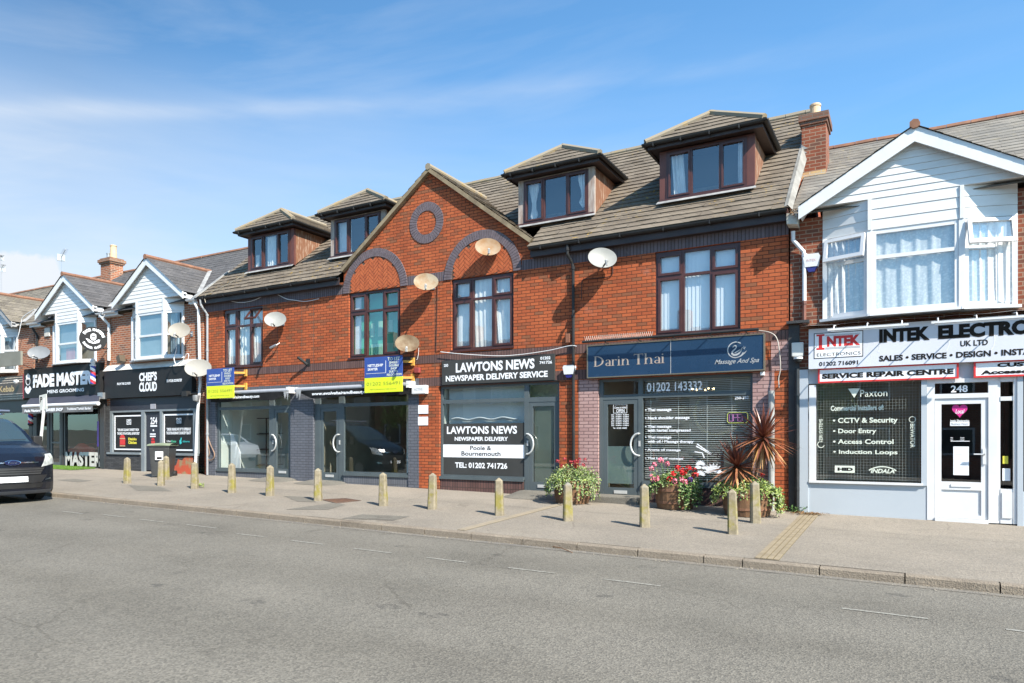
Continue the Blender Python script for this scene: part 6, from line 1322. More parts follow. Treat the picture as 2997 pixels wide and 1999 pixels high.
cable('bundle of brown cables hanging on the left end pier', [at(560 + u / 4.9, 1100 + v / 4.9, -.05) for u, v in ((225, 770), (245, 900), (290, 1020), (330, 1110), (320, 1180), (270, 1210), (230, 1180), (260, 1110), (235, 960), (222, 790))], .016, M('brown_cable', (.30, .19, .13), (.2, .13, .09), 4, .6))
cable('thin pale cable rising from the left eaves beside the verge', ca([(205, 420), (195, 330), (300, 260), (520, 160), (760, 20), (830, -10)], -.25), .01, M('pale_cable', (.42, .37, .28), (.4, .35, .27), 3, .7))

# ================================================================== street furniture
CB = NT('mossy_concrete_post'); sp = CB.n('ShaderNodeSeparateXYZ'); oc = CB.n('ShaderNodeTexCoord'); CB.link(oc.outputs['Object'], sp.inputs[0])
base = CB.mix(CB.ramp(CB.noise(11, 5, .65), .38, .64), (.275, .235, .165), (.19, .16, .11)); base = CB.mix(CB.math('MULTIPLY', CB.ramp(CB.noise(60, 3, .7), .55, .7), .6), base, (.15, .13, .095))
mo = CB.math('MULTIPLY', CB.ramp(CB.noise(5.5, 4, .6), .44, .60), CB.math('MULTIPLY', CB.ramp(sp.outputs[2], .62, .30), CB.ramp(sp.outputs[2], .04, .14)))
base = CB.mix(CB.math('MULTIPLY', mo, .75), base, (.235, .205, .03)); base = CB.mix(CB.math('MULTIPLY', CB.ramp(CB.noise(7, 3), .55, .62), CB.ramp(sp.outputs[2], .60, .68)), base, (.20, .19, .16))
CB.bump(CB.noise(60, 4, .7), .5, .008); CB = CB.done(base, .92, 0, .25)
bm_ = MB(); hh = .70
def octo(s_, z, ch=.3): k_ = s_ * (1 - ch); return [(s_, -k_, z), (s_, k_, z), (k_, s_, z), (-k_, s_, z), (-s_, k_, z), (-s_, -k_, z), (-k_, -s_, z), (k_, -s_, z)]
lv = [octo(.085, -.12), octo(.083, .0), octo(.066, hh - .055), octo(.060, hh - .045), octo(.012, hh)]
for r_ in lv: bm_.v += r_
for i in range(4):
    for j in range(8): j2 = (j + 1) % 8; bm_.f.append((i * 8 + j, i * 8 + j2, i * 8 + 8 + j2, i * 8 + 8 + j))
bm_.f.append(tuple(32 + j for j in range(8)))
BOL = [((372.6, 1414.4), 'weathered concrete bollard at the left, alone in front of the black stone pillar'), ((471.3, 1420.9), 'pale concrete bollard standing just in front of the wheelie bin, nearer the kerb'), ((485.8, 1403.6), 'concrete bollard hard against the wheelie bin, set back from the kerb line'), ((570, 1429.6), 'concrete bollard with a tuft of weed at its foot before the white leaning pipe'),
       ((679, 1442), 'concrete bollard in front of the white hatchback reflection in the left empty shop'), ((790, 1451), 'concrete bollard in front of the left empty shop door'), ((931, 1465), 'concrete bollard in front of the right empty shop door, beside the rusty cover'), ((1122, 1480), 'concrete bollard in front of the big window of the right empty shop'), ((1265, 1490), 'yellow stained concrete bollard in front of the orange pier by the newsagent'),
       ((1462, 1508), 'concrete bollard in front of the newsagent window'), ((1662, 1524), 'concrete bollard in front of the ivy planter by the downpipe'), ((1887, 1542), 'concrete bollard left of the pink and red flower barrel'), ((2145, 1562), 'nearest and largest concrete bollard in front of the spiky plant barrel'), ((2211, 1530), 'yellow mossed concrete bollard set back against the spiky plant barrel')]
first = None; rr = random.Random(9)
for i, (p, lab) in enumerate(BOL):
    g = gp(*p)
    if first is None: o = first = bm_.build('concrete_bollard', CB, None)
    else: o = first.copy(); col.objects.link(o)
    o.location = g; o.rotation_euler = (rr.uniform(-.015, .015), rr.uniform(-.02, .02), R(24) + rr.uniform(-.25, .25)); o.scale = (1, 1, rr.uniform(.96, 1.03))
    tag(o, lab, 'bollard', 'concrete bollards along the pavement')
# cover and drains
q = [gp(*p) for p in ((942, 1463), (1010, 1459.5), (1056, 1466), (985, 1473.5))]
RUST = M('rusty_iron', (.22, .105, .055), (.15, .075, .045), 7, .85, bump=.4)
mc = thing('manhole_cover', 'rusty rectangular iron cover in the pavement between two bollards', 'manhole cover', tuple((q[0] + q[2]) / 2)); f = MB().poly([p + Vector((0, 0, .008)) for p in q]); f.build('plate', RUST, mc)
b = MB()
for i in range(4): b.bar(q[i] + Vector((0, 0, .006)), q[(i + 1) % 4] + Vector((0, 0, .006)), .03, .012)
for t in range(1, 9): b.bar(q[0].lerp(q[1], t / 9) + Vector((0, 0, .010)), q[3].lerp(q[2], t / 9) + Vector((0, 0, .010)), .012, .008)
b.build('rim', M('dark_iron', (.11, .075, .055), (.08, .06, .05), 6, .8), mc)
DRN = M('buff_drain_stone', (.255, .205, .135), (.195, .155, .10), 5, .9, bump=.4); GAP = M('drain_gap', (.09, .075, .045), (.16, .13, .06), 9, .95)
def drain(label, x0, x1, y0, y1, n, m=DRN):
    s = thing('drain_channel', label, 'drain', ((x0 + x1) / 2, (y0 + y1) / 2, zp(x0, -2)), 'drain channels across the pavement'); b = MB(); g = MB()
    g.quad((x0, y0, zp(x0, y0) + .004), (x1, y0, zp(x1, y0) + .004), (x1, y1, zp(x1, y1) + .004), (x0, y1, zp(x0, y1) + .004)); g.build('bed', GAP, s)
    for i in range(n):
        a, c = x0 + (x1 - x0) * (i + .12) / n, x0 + (x1 - x0) * (i + .88) / n; y = y0
        while y < y1 - .05:
            e = min(y + 1.6, y1); b.prism([(a, y, zp(a, y) + .004), (c, y, zp(c, y) + .004), (c, e - .015, zp(c, e) + .004), (a, e - .015, zp(a, e) + .004)], (0, 0, .010)); y = e
    b.build('ribbed_stone', m, s)
drain('ribbed buff drain running from the black downpipe to the kerb at the right', -1.735, -1.43, KY + .14, -.12, 4)
drain('narrow buff drain crossing the pavement near the ivy planter', -6.38, -6.22, KY + .14, -.25, 2, M('faded_drain_stone', (.26, .215, .155), (.225, .19, .14), 4, .9))
# wheelie bin
q = gp(462, 1391); q = Vector((-17.98, -1.0, 0)); q.z = zp(q.x, q.y)
wb = thing('wheelie_bin', 'dark grey wheelie bin with green grey lid standing by the takeaway door', 'bin', tuple(q)); BIN = M('bin_plastic', (.035, .037, .038), (.05, .052, .053), 3, .5)
px = at(300 + 590 / 4.6118, 1390, -1.0).x; x1 = at(300 + 925 / 4.6118, 1390, -1.3).x; q.x = (px + x1) / 2; wb.location = q
hw0, hw1 = .24, .29; d0, d1 = .26, .36; b = MB(); n = len(b.v)
for z, hw, dd in ((.05, hw0, d0), (.5, .265, .31), (.93, hw1, d1)):
    for sx, sy in ((-1, -1), (1, -1), (1, 1), (-1, 1)): b.v.append((q.x + sx * hw, q.y + sy * dd, q.z + z))
for i in range(2):
    for j in range(4): j2 = (j + 1) % 4; b.f.append((n + i * 4 + j, n + i * 4 + j2, n + i * 4 + 4 + j2, n + i * 4 + 4 + j))
b.f.append((n, n + 1, n + 2, n + 3)); b.f.append((n + 8, n + 9, n + 10, n + 11))
b.box(q.x - .31, q.x + .31, q.y - .38, q.y + .38, q.z + .931, q.z + .975); wb_rot = R(-38)
b.build('body', BIN, wb, bevel=.02)
LIDM = M('green_grey_lid', (.16, .20, .12), (.22, .25, .18), 4, .55)
l = MB().grid(lambda u, v: (q.x + (u - .5) * .66, q.y + (v - .5) * .80, q.z + .985 + .055 * math.sin(math.pi * min(max(v, 0), 1)) ** .5 + .02 * math.sin(math.pi * u)), 6, 10); l.box(q.x - .33, q.x + .33, q.y - .40, q.y + .40, q.z + .976, q.z + .99); l.build('lid', LIDM, wb)
hd = MB().tube([(q.x - .25, q.y + .42, q.z + .98), (q.x + .25, q.y + .42, q.z + .98)], .018, 8); hd.build('handle_bar', BIN, wb)
for sx in (-1, 1): w_ = MB().tube([(q.x + sx * .25, q.y + .27, q.z + .1), (q.x + sx * .31, q.y + .27, q.z + .1)], .1, 18); w_.build('wheel', BLACKP, wb, True)
MB().box(q.x - .1, q.x + .12, q.y - .362, q.y - .350, q.z + .55, q.z + .8).build('white_label', WHITE, wb)
lt = MB().box(q.x - .06, q.x + .09, q.y - .365, q.y - .363, q.z + .57, q.z + .64); lt.text('BIN', q.x - .06, q.x + .06, q.z + .70, q.z + .77, q.y - .364, .03) if False else None; lt.build('label_print', INK, wb)
wb.rotation_euler = (0, 0, R(38))
# grass mat
gm = MB(); a, c = gp(150, 1369), gp(290, 1372); rr = random.Random(8)
gx0, gx1, gy0, gy1 = -28.2, -24.9, -.95, -.1
for i in range(5000):
    p = Vector((rr.uniform(gx0, gx1), rr.uniform(gy0, gy1), 0)); p.z = zp(p.x, p.y) + .01; gm.leaf(p, (rr.uniform(-.6, .6), rr.uniform(-.6, .6), 1), (rr.random(), rr.random(), .1), .05, .02)
gm.quad((gx0, gy0, zp(gx0, gy0) + .012), (gx1, gy0, zp(gx1, gy0) + .012), (gx1, gy1, zp(gx1, gy1) + .012), (gx0, gy1, zp(gx0, gy1) + .012))
tag(gm.build('grass_mat', M('bright_grass', (.13, .24, .035), (.09, .18, .025), 9, .9), None, loc=(-26.5, -.5, zp(-26.5, -.5))), 'bright green artificial grass mat in front of the barber shop', 'grass mat')
# toy sports car and giant letters in the barber window
c = at(930 / 3.8235, 1080 + 905 / 3.8235, .55); tc_ = thing('model_car', 'red model sports car on display inside the barber window', 'model car', (c.x, .55, c.z - .2))
pr = [(-1.0, .0), (-1.02, .12), (-.75, .20), (-.35, .25), (-.05, .42), (.35, .43), (.75, .28), (1.0, .25), (1.02, .02)]
MB().prism([(c.x + u, .4, c.z - .2 + v) for u, v in pr], (0, .4, 0)).build('body', M('red_car_paint', (.55, .03, .02), (.5, .03, .02), 2, .2), tc_, bevel=.02)
for u in (-.62, .62): MB().tube([(c.x + u, .38, c.z - .16), (c.x + u, .42, c.z - .16)], .11, 14).build('wheel', BLACKP, tc_)
MB().box(c.x - 1.3, c.x + 1.3, .3, 1.0, c.z - .32, c.z - .27).build('shelf', BLACKP, tc_)
# neon OPEN sign behind the blind
x0, x1, z0, z1 = rect(*r7(1082, 622), *r7(1226, 693), .13)
ns = thing('neon_sign', 'neon OPEN sign with yellow green border hanging in the massage shop window', 'sign', ((x0 + x1) / 2, .05, z0))
def emis(nm, c_, s_): k = NT(nm); k.p.inputs['Emission Color'].default_value = c_ + (1,); k.p.inputs['Emission Strength'].default_value = s_; return k.done(tuple(v * .6 for v in c_), .4)
b = MB(); cr = .03; b.tube([(x0 + cr, .145, z0), (x1 - cr, .145, z0), (x1, .145, z0 + cr), (x1, .145, z1 - cr), (x1 - cr, .145, z1), (x0 + cr, .145, z1), (x0, .145, z1 - cr), (x0, .145, z0 + cr), (x0 + cr, .145, z0)], .008, 6); b.build('border_tube', emis('neon_lime', (.75, .8, .2), .22), ns)
lt = MB(); lw = (x1 - x0 - .06) / 4
for i, chh in enumerate('OPEN'):
    a, c_, zb, zt_ = x0 + .035 + i * lw, x0 + .02 + (i + 1) * lw, z0 + .035, z1 - .035; zm = (zb + zt_) / 2
    for pts in {'O': [[(a, zb), (c_, zb), (c_, zt_), (a, zt_), (a, zb)]], 'P': [[(a, zb), (a, zt_), (c_, zt_), (c_, zm), (a, zm)]], 'E': [[(c_, zb), (a, zb), (a, zt_), (c_, zt_)], [(a, zm), (c_ - .02, zm)]], 'N': [[(a, zb), (a, zt_), (c_, zb), (c_, zt_)]]}[chh]: lt.tube([(u, .145, v) for u, v in pts], .006, 5)
lt.build('letter_tube', emis('neon_pink', (.55, .22, .5), .35), ns); MB().box(x0 - .01, x1 + .01, .151, .155, z0 - .01, z1 + .01).build('backing', M('dark_acrylic', (.05, .04, .09), (.04, .03, .07), 2, .3), ns)

# ================================================================== planters and plants
BARREL = M('old_oak_stave', (.20, .105, .05), (.12, .065, .035), 6, .85, stretch=(3, 3, .6), bump=.4)
IVY1 = M('pale_ivy_leaf', (.33, .36, .20), (.13, .19, .06), 26, .7, lo=.4, hi=.6); IVY2 = M('lime_ivy_leaf', (.30, .36, .09), (.15, .22, .04), 26, .7, lo=.4, hi=.6); GRN = M('green_leaf', (.10, .19, .045), (.06, .13, .03), 14, .7); DEAD = M('dark_leaf', (.05, .09, .03), (.035, .06, .02), 10, .8)
REDF = M('red_petal', (.55, .015, .015), (.42, .01, .012), 14, .6); PINKF = M('pink_petal', (.72, .22, .28), (.62, .14, .22), 14, .6); VIO = M('violet_petal', (.16, .06, .32), (.12, .04, .26), 14, .6); DRED = M('dark_red_petal', (.30, .012, .02), (.22, .01, .018), 14, .6)
def barrel(c, r, h, label):
    s = thing('half_barrel', label, 'planter', tuple(c), 'half barrel planters'); prof = [(r * .86, 0), (r * .94, h * .3), (r * .985, h * .65), (r, h), (r * .93, h), (r * .92, h - .05)]
    b = MB(); b.lathe(c, prof, 26); b.build('staves', BARREL, s); k_ = MB()
    for f in (.22, .70): rr_ = r * (.92 if f < .5 else .995) + .004; k_.lathe(c + Vector((0, 0, h * f)), [(rr_, 0), (rr_ + .006, .002), (rr_ + .008, .045), (rr_, .047)], 26)
    k_.build('hoop', RUST, s); return s
def mound(name, label, c, r, h, mats, n, trail, rng, dens=1.0, cat='plant', extra=None):
    s = thing(name, label, cat, tuple(c)); 
    layers = [(m, MB(), w_) for m, w_ in mats]; st = MB()
    for i in range(int(n * 1.5)):
        m, b, w_ = rng.choices(layers, [x[2] for x in layers])[0]
        u = rng.uniform(0, 6.283); el_ = math.asin(rng.uniform(-.15, 1)); k_ = rng.uniform(.62, 1.06) * (1 + .16 * math.sin(3 * u + c.x) + .1 * math.sin(7 * u))
        p = Vector((math.cos(u) * math.cos(el_) * r * k_, math.sin(u) * math.cos(el_) * r * k_, math.sin(el_) * h * k_)); d = Vector((p.x / r, p.y / r, .5)) + Vector((rng.gauss(0, .6), rng.gauss(0, .6), rng.gauss(0, .5)))
        b.leaf(c + p, d, (p.x / r + rng.gauss(0, .5), p.y / r + rng.gauss(0, .5), p.z / h + .4), rng.uniform(.024, .055), rng.uniform(.02, .044))
    for (ang, L, spread, cnt) in trail:                             # trailing strands over the rim
        for k_ in range(cnt):
            a_ = ang + rng.gauss(0, spread); Lk = L * rng.uniform(.55, 1.05); x0_, y0_ = math.cos(a_) * r * .9, math.sin(a_) * r * .9; P = []
            for t in range(int(Lk / .024)):
                f = t * .024; out = r * (1.02 + .16 * min(1, f / .18)) + rng.gauss(0, .022); p = c + Vector((math.cos(a_) * out, math.sin(a_) * out, .06 - f + rng.gauss(0, .012))); P.append(p); m, b, w_ = rng.choices(layers, [x[2] for x in layers])[0]
                for q_ in range(2): b.leaf(p, (math.cos(a_) * .7 + rng.gauss(0, .6), math.sin(a_) * .7 + rng.gauss(0, .6), rng.gauss(-.3, .5)), (math.cos(a_), math.sin(a_), .6), rng.uniform(.028, .052), rng.uniform(.024, .044))
            if len(P) > 2: st.tube(P[::3], .004, 4)
    for i, (m, b, w_) in enumerate(layers):
        if b.f: b.build('leaf_cluster', m, s)
    if st.f: st.build('stem', DEAD, s)
    if extra: extra(s, c)
    return s
def blooms(b, c, r, rng, n=26):
    for i in range(n):
        d = Vector((rng.gauss(0, 1), rng.gauss(0, 1), rng.gauss(.4, .8))).normalized(); p = c + d * r * rng.uniform(.5, 1); t = Vector((rng.gauss(0, 1), rng.gauss(0, 1), rng.gauss(0, 1)))
        b.leaf(p, d.cross(t), d, r * .75, r * .7)
rng = random.Random(21)
def base_at(px, py): g = gp(px, py); return g
# 1: ivy and dark red flowers by the downpipe
g = base_at(1672, 1472); c1 = Vector((g.x, g.y + .05, zp(g.x, g.y)))
barrel(c1, .40, .48, 'half barrel almost hidden by ivy between the newsagent door and the downpipe')
def ex1(s, c):
    b = MB(); r_ = random.Random(3)
    for i in range(16): blooms(b, c + Vector((r_.gauss(.0, .14), r_.gauss(-.05, .12), .36 + r_.gauss(0, .05))), .045, r_, 18)
    b.build('dark_red_flower', DRED, s)
mound('ivy_plant', 'variegated ivy with dark red flowers spilling over the left barrel', c1 + Vector((0, 0, .46)), .47, .30, [(IVY1, 5), (IVY2, 2.5), (GRN, 1.5)], 1900, [(-1.2, .42, .30, 12), (-2.2, .40, .25, 11), (-.3, .45, .3, 11), (-2.9, .35, .3, 8), (-1.7, .25, .3, 6), (.5, .3, .3, 4)], rng, extra=ex1)
# 2: geraniums
g = base_at(1973, 1488); c2 = Vector((g.x, g.y + .06, zp(g.x, g.y)))
barrel(c2, .40, .50, 'half barrel of geraniums in front of the massage shop window')
def ex2(s, c):
    r_ = random.Random(5); bs = {k: MB() for k in 'rpv'}; st = MB()
    for k, u, v, y, sz in (('p', -.38, .32, -.1, .055), ('p', -.28, .40, -.05, .06), ('p', -.44, .24, -.15, .05), ('p', -.10, .34, -.2, .05), ('r', .10, .26, -.15, .06), ('r', .22, .18, -.2, .075), ('r', .30, .26, -.1, .06), ('r', .44, .13, -.12, .065), ('r', -.02, .04, -.32, .065), ('p', -.34, .02, -.32, .055), ('p', -.25, .05, -.36, .055), ('p', .10, .02, -.36, .055), ('p', .22, .05, -.34, .05), ('p', .30, .0, -.34, .055), ('v', .38, .05, -.26, .05), ('r', .05, .14, -.3, .06), ('p', -.42, .08, -.2, .045), ('r', .40, .22, .0, .05)):
        p = c + Vector((u, y, v + .08)); blooms(bs[k], p, sz, r_, 34); st.tube([c + Vector((u * .4, y * .5, .0)), c + Vector((u * .8, y * .8, v * .6)), p], .005, 4)
    bs['r'].build('red_flower', REDF, s); bs['p'].build('pink_flower', PINKF, s); bs['v'].build('violet_flower', VIO, s); st.build('flower_stem', GRN, s)
mound('geranium_plant', 'bushy plant with pink and red geranium flowers and trailing ivy in the middle barrel', c2 + Vector((0, 0, .47)), .44, .26, [(GRN, 4), (IVY1, 2.2), (IVY2, 1)], 1500, [(-.75, .5, .16, 16), (-.3, .42, .2, 9), (-2.6, .36, .18, 10), (-2.2, .25, .15, 5)], rng, extra=ex2)
# 3: spiky plants
g = base_at(2185, 1508); c3 = Vector((g.x, g.y + .07, zp(g.x, g.y)))
barrel(c3, .46, .50, 'largest half barrel with two spiky bronze plants at the right end')
mound('ivy_plant', 'lime green ivy spilling over the barrel of the spiky bronze plants', c3 + Vector((0, 0, .46)), .52, .20, [(IVY2, 5), (IVY1, 2), (GRN, 1.2)], 1500, [(-.35, .48, .2, 18), (.05, .46, .2, 10), (-2.6, .36, .22, 14), (-1.6, .22, .4, 10)], rng, extra=lambda s, c: (lambda b: (blooms(b, c + Vector((.28, -.1, .30)), .04, random.Random(2), 22), b.build('red_flower', REDF, s)))(MB()))
BRZ = M('bronze_sword_leaf', (.20, .065, .038), (.11, .036, .024), 7, .42, lo=.3, hi=.7); TAN = M('tan_sword_leaf', (.50, .29, .11), (.38, .18, .065), 6, .55); BRZ2 = M('copper_sword_leaf', (.33, .14, .065), (.21, .08, .042), 6, .45)
def cordyline(label, foot, head, L, n, rng):
    s = thing('spiky_plant', label, 'plant', tuple(foot), 'spiky bronze plants'); H = Vector(head)
    t = MB().tube([foot, foot.lerp(H, .5) + Vector((.02, 0, .0)), H + Vector((0, 0, -.02)), H + Vector((0, 0, .08))], [.036, .03, .034, .02], 8); t.build('trunk', M('grey_brown_trunk', (.24, .17, .12), (.16, .11, .08), 9, .9), s)
    bs = {k: MB() for k in 'bct'}
    for i in range(n):
        f = i / n; el_ = R(70 - 140 * f + rng.gauss(0, 10)); az_ = i * 2.39996 + rng.gauss(0, .15); ln = L * rng.uniform(.8, 1.1) * (1 - .28 * max(0, (f - .6) / .4)); droop = .0 + .14 * f + rng.uniform(0, .10)
        kind = 'b' if f < .52 else ('c' if f < .74 and rng.random() < .75 else ('t' if rng.random() < .85 else 'b')); b = bs[kind]
        d = Vector((math.cos(az_) * math.cos(el_), math.sin(az_) * math.cos(el_), math.sin(el_))); sd = d.cross(Vector((0, 0, 1)))
        if sd.length < .05: sd = Vector((1, 0, 0))
        sd.normalize(); pts = []; wd = rng.uniform(.042, .066)
        for j in range(7):
            u = j / 6; p = H + Vector((0, 0, .05 * (1 - f))) + d * ln * u - Vector((0, 0, droop * ln * u * u)); wj = wd * (.55 + .9 * u if u < .35 else .865 * (1 - ((u - .35) / .65) ** 1.6) + .01); pts.append((p - sd * wj / 2, p + Vector((0, 0, -wj * .18)), p + sd * wj / 2))
        for j in range(6): a_, c_ = pts[j], pts[j + 1]; b.quad(a_[0], a_[1], c_[1], c_[0]); b.quad(a_[1], a_[2], c_[2], c_[1])
    bs['b'].build('bronze_leaf', BRZ, s); bs['c'].build('copper_leaf', BRZ2, s); bs['t'].build('tan_leaf', TAN, s)
yb_ = c3.y
h1 = at(1960 + 960 / 4.9, 1240 + 640 / 4.9, yb_ - .05); h2 = at(1960 + 1345 / 4.9, 1240 + 225 / 4.9, yb_ + .05)
cordyline('shorter spiky plant with dark bronze sword leaves and tan lower leaves', c3 + Vector((-.12, 0, .45)), h1, .66, 150, random.Random(31))
cordyline('taller spiky plant with coppery sword leaves on a thin leaning trunk', c3 + Vector((.06, .05, .45)), h2, .68, 165, random.Random(32))
# weeds at the foot of the walls
def weed(px, py, label, n=46, s_=.10, m=None):
    g = gp(px, py); b = MB(); r_ = random.Random(int(px)); 
    for i in range(n): b.leaf(g + Vector((r_.gauss(0, s_), r_.gauss(0, s_ * .5), r_.uniform(0, s_ * .9))), (r_.gauss(0, 1), r_.gauss(0, 1), r_.uniform(.1, 1.3)), (r_.random() - .5, r_.random() - .5, 1), r_.uniform(.04, .09), r_.uniform(.018, .04))
    tag(b.build('weed', m or GRN, None, loc=tuple(g)), label, 'weed', 'weeds at the foot of walls and posts')
WEE = M('yellow_green_weed', (.22, .26, .07), (.15, .17, .05), 12, .8)
weed(604, 1384, 'tall dry weed at the foot of the white leaning pipe', 70, .16, WEE); weed(905, 1402, 'green weed at the foot of the grey pier between the two empty shops', 60, .13, GRN); weed(1000, 1408, 'largest leafy weed at the foot of the right empty shop window', 80, .17, WEE); weed(583, 1427, 'bright weed beside the bollard near the white pipe', 60, .09, IVY2); weed(1214, 1425, 'small weed at the foot of the grey pier edge', 26, .07, GRN); weed(1325, 1431, 'low weed under the left of the newsagent window', 34, .09, WEE); weed(1370, 1435, 'tiny weed under the middle of the newsagent window', 18, .06, WEE); weed(1495, 1441, 'sparse weed at the right end of the newsagent plinth', 18, .06, WEE); weed(2328, 1500, 'ferny weed around the foot of the black downpipe', 60, .10, GRN)
lf = MB(); r_ = random.Random(12)
for i in range(260):
    p = Vector((r_.gauss(-1.62, .16), r_.gauss(-.33, .09), 0)); p.z = zp(p.x, p.y) + .018 + r_.uniform(0, .02); lf.leaf(p, (r_.gauss(0, 1), r_.gauss(0, 1), r_.gauss(0, .15)), (0, 0, 1), r_.uniform(.03, .07), r_.uniform(.01, .03))
tag(lf.build('fallen_leaves', M('brown_fallen_leaf', (.26, .15, .06), (.18, .10, .04), 10, .9), None, loc=(-1.6, -.35, zp(-1.6, -.3))), 'drift of brown fallen leaves over the top of the ribbed drain', 'leaves')
lit = MB()
for i in range(260):
    x = r_.uniform(-24, 4); y = KY - abs(r_.gauss(.04, .10)) - .02; p = Vector((x, y, zr(x) + .008)); lit.leaf(p, (r_.gauss(0, 1), r_.gauss(0, 1), 0), (0, 0, 1), r_.uniform(.015, .05), r_.uniform(.01, .025))
tag(lit.build('gutter_litter', M('straw_litter', (.38, .30, .18), (.5, .45, .38), 20, .9)), 'scattered straw coloured leaf litter along the kerb gutter', 'litter', None, 'stuff')
tw = [gp(1600, 1600, True) + Vector((0, 0, .015)), gp(1640, 1609, True) + Vector((0, 0, .03)), gp(1675, 1620, True) + Vector((0, 0, .015))]
tag(MB().tube(tw, .007, 5).build('twig', M('brown_twig', (.20, .10, .05), (.15, .08, .04), 8, .9), None, loc=tuple(tw[0])), 'thin brown twig lying in the gutter', 'twig')

# ================================================================== aerials
def aerial(label, px, py, Yp, L, base_z, d):
    c = at(px, py, Yp); s = thing('tv_aerial', label, 'aerial', (c.x, Yp, base_z), 'rooftop aerials'); d = Vector(d).normalized(); e = MB(); u = d.cross(Vector((0, 0, 1))).normalized()
    MB().tube([(c.x, Yp, base_z), (c.x, Yp, c.z)], .005, 6).build('mast', GALV, s); MB().tube([c - d * .15, c + d * L], .012, 6).build('boom', GALV, s)
    for i in range(11): p = c + d * (L * i / 10); e.tube([p - u * .11, p + u * .11], .006, 4)
    e.obox(c - d * .1, u * .16, d * .02, (0, 0, .16)); e.build('element', GALV, s)
aerial('thin television aerial above the barber roof', 180, 752, 4.2, 1.0, 8.5, (.9, -.3, .16)); aerial('lower television aerial cut by the left edge', 5, 785, 4.2, .7, 8.5, (.9, -.3, .08)); aerial('faint upper television aerial at the left edge', 2, 753, 6.5, .5, 8.0, (.9, -.3, .05))

# ================================================================== vehicles
def vehicle(name, label, cat, cx, cy, z0, L, hw, prof, ws, paint, belt, roofw, flip=1, curv=.30):
    s = thing(name, label, cat, (cx, cy, z0)); H = max(p[1] for p in prof)
    T = [-1, -.97, -.9, -.75, -.5, -.25, 0, .25, .5, .75, .9, .97, 1]
    def pos(i, t, off=0):
        x, z = prof[i] if isinstance(i, int) else i; w_ = 1.0 if z < belt else 1 - (1 - roofw) * ((z - belt) / (H - belt)) ** 1.2
        dr = math.exp(-x / .8); re = math.exp(-(L - x) / .5); xx = x + curv * abs(t) ** 3 * dr - .14 * abs(t) ** 4 * re; zz = z - .05 * abs(t) ** 6 * (1 if z > H * .9 else 0)
        return Vector((cx + flip * -xx, cy + t * hw * w_, z0 + zz))
    b = MB(); g = MB()
    for i in range(len(prof) - 1):
        for j in range(len(T) - 1):
            gl = ws[0] <= i < ws[1] and abs(T[j]) < .89 and abs(T[j + 1]) < .91
            (g if gl else b).quad(pos(i, T[j]), pos(i, T[j + 1]), pos(i + 1, T[j + 1]), pos(i + 1, T[j]))
    for t in (-1, 1):
        ring = [pos(i, t) for i in range(len(prof))]; b.poly(ring)
    b.build('body', paint, s, True); g.build('windscreen', AUTOG, s, True)
    return s, pos
AUTOG = NT('vehicle_glass'); AUTOG = AUTOG.done((.03, .05, .06), .03, 0, 1.0)
def carpaint(n, c_, r_=.22): k = NT(n); k.p.inputs['Coat Weight'].default_value = .2; k.p.inputs['Coat Roughness'].default_value = .08; return k.done(c_, r_, .15, .5)
LAMP = NT('headlamp_lens'); LAMP.p.inputs['Coat Weight'].default_value = 1; LAMP = LAMP.done(LAMP.mix(LAMP.ramp(LAMP.noise(9, 2), .45, .6), (.72, .74, .72), (.42, .44, .42)), .12, .35)
TYRE = M('tyre_rubber', (.02, .02, .02), (.03, .03, .03), 8, .9); CHROME = M('chrome', (.75, .76, .78), (.7, .71, .73), 2, .12, 1.0); GRIL = M('black_grille', (.012, .012, .013), (.02, .02, .02), 3, .5)
vx, vy = -17.0, -6.46; vz = zr(vx)
vp = [(.10, .20), (.02, .28), (0, .45), (.015, .62), (.02, .78), (.04, .92), (.10, 1.03), (.24, 1.11), (.55, 1.23), (.92, 1.33), (1.02, 1.37), (1.35, 1.62), (1.70, 1.84), (1.88, 1.92), (2.2, 1.96), (3.2, 1.985), (4.3, 1.97), (4.82, 1.9), (4.93, 1.5), (4.97, .9), (4.97, .5), (4.9, .28)]
vs, vpos = vehicle('parked_van', 'dark blue van with chrome bar and oval badge parked at the kerb on the left', 'van', vx, vy, vz, 4.97, .985, vp, (10, 13), carpaint('midnight_blue_paint', (.006, .008, .015)), 1.15, .86)
def fpos(z, t, off=0):
    i = next((k for k in range(len(vp) - 1) if vp[k][1] <= z <= vp[k + 1][1]), 5); f = (z - vp[i][1]) / max(1e-6, vp[i + 1][1] - vp[i][1]); x = vp[i][0] + (vp[i + 1][0] - vp[i][0]) * f
    p = vpos((x, z), t); q = vpos((x, z), min(t + .01, 1)) - vpos((x, z), max(t - .01, -1)); n_ = Vector((q.y, -q.x, 0)).normalized()
    if n_.x < 0: n_ = -n_
    return p + n_ * off
def vpatch(name, m, corners, off, nu=6, nv=4, dep=.0):            # (t,z) corners: bottom-left, bottom-right, top-right, top-left
    b = MB(); (a, c, d, e) = corners
    def fn(u, v): t = (a[0] * (1 - u) + c[0] * u) * (1 - v) + (e[0] * (1 - u) + d[0] * u) * v; z = (a[1] * (1 - u) + c[1] * u) * (1 - v) + (e[1] * (1 - u) + d[1] * u) * v; return fpos(z, t, off)
    b.grid(fn, nu, nv); b.build(name, m, vs, True)
for sg_ in (1, -1): vpatch('headlight', LAMP, [(.62 * sg_, .80), (1.0 * sg_, .86), (.99 * sg_, 1.10), (.80 * sg_, 1.08)], .012, 8, 6)
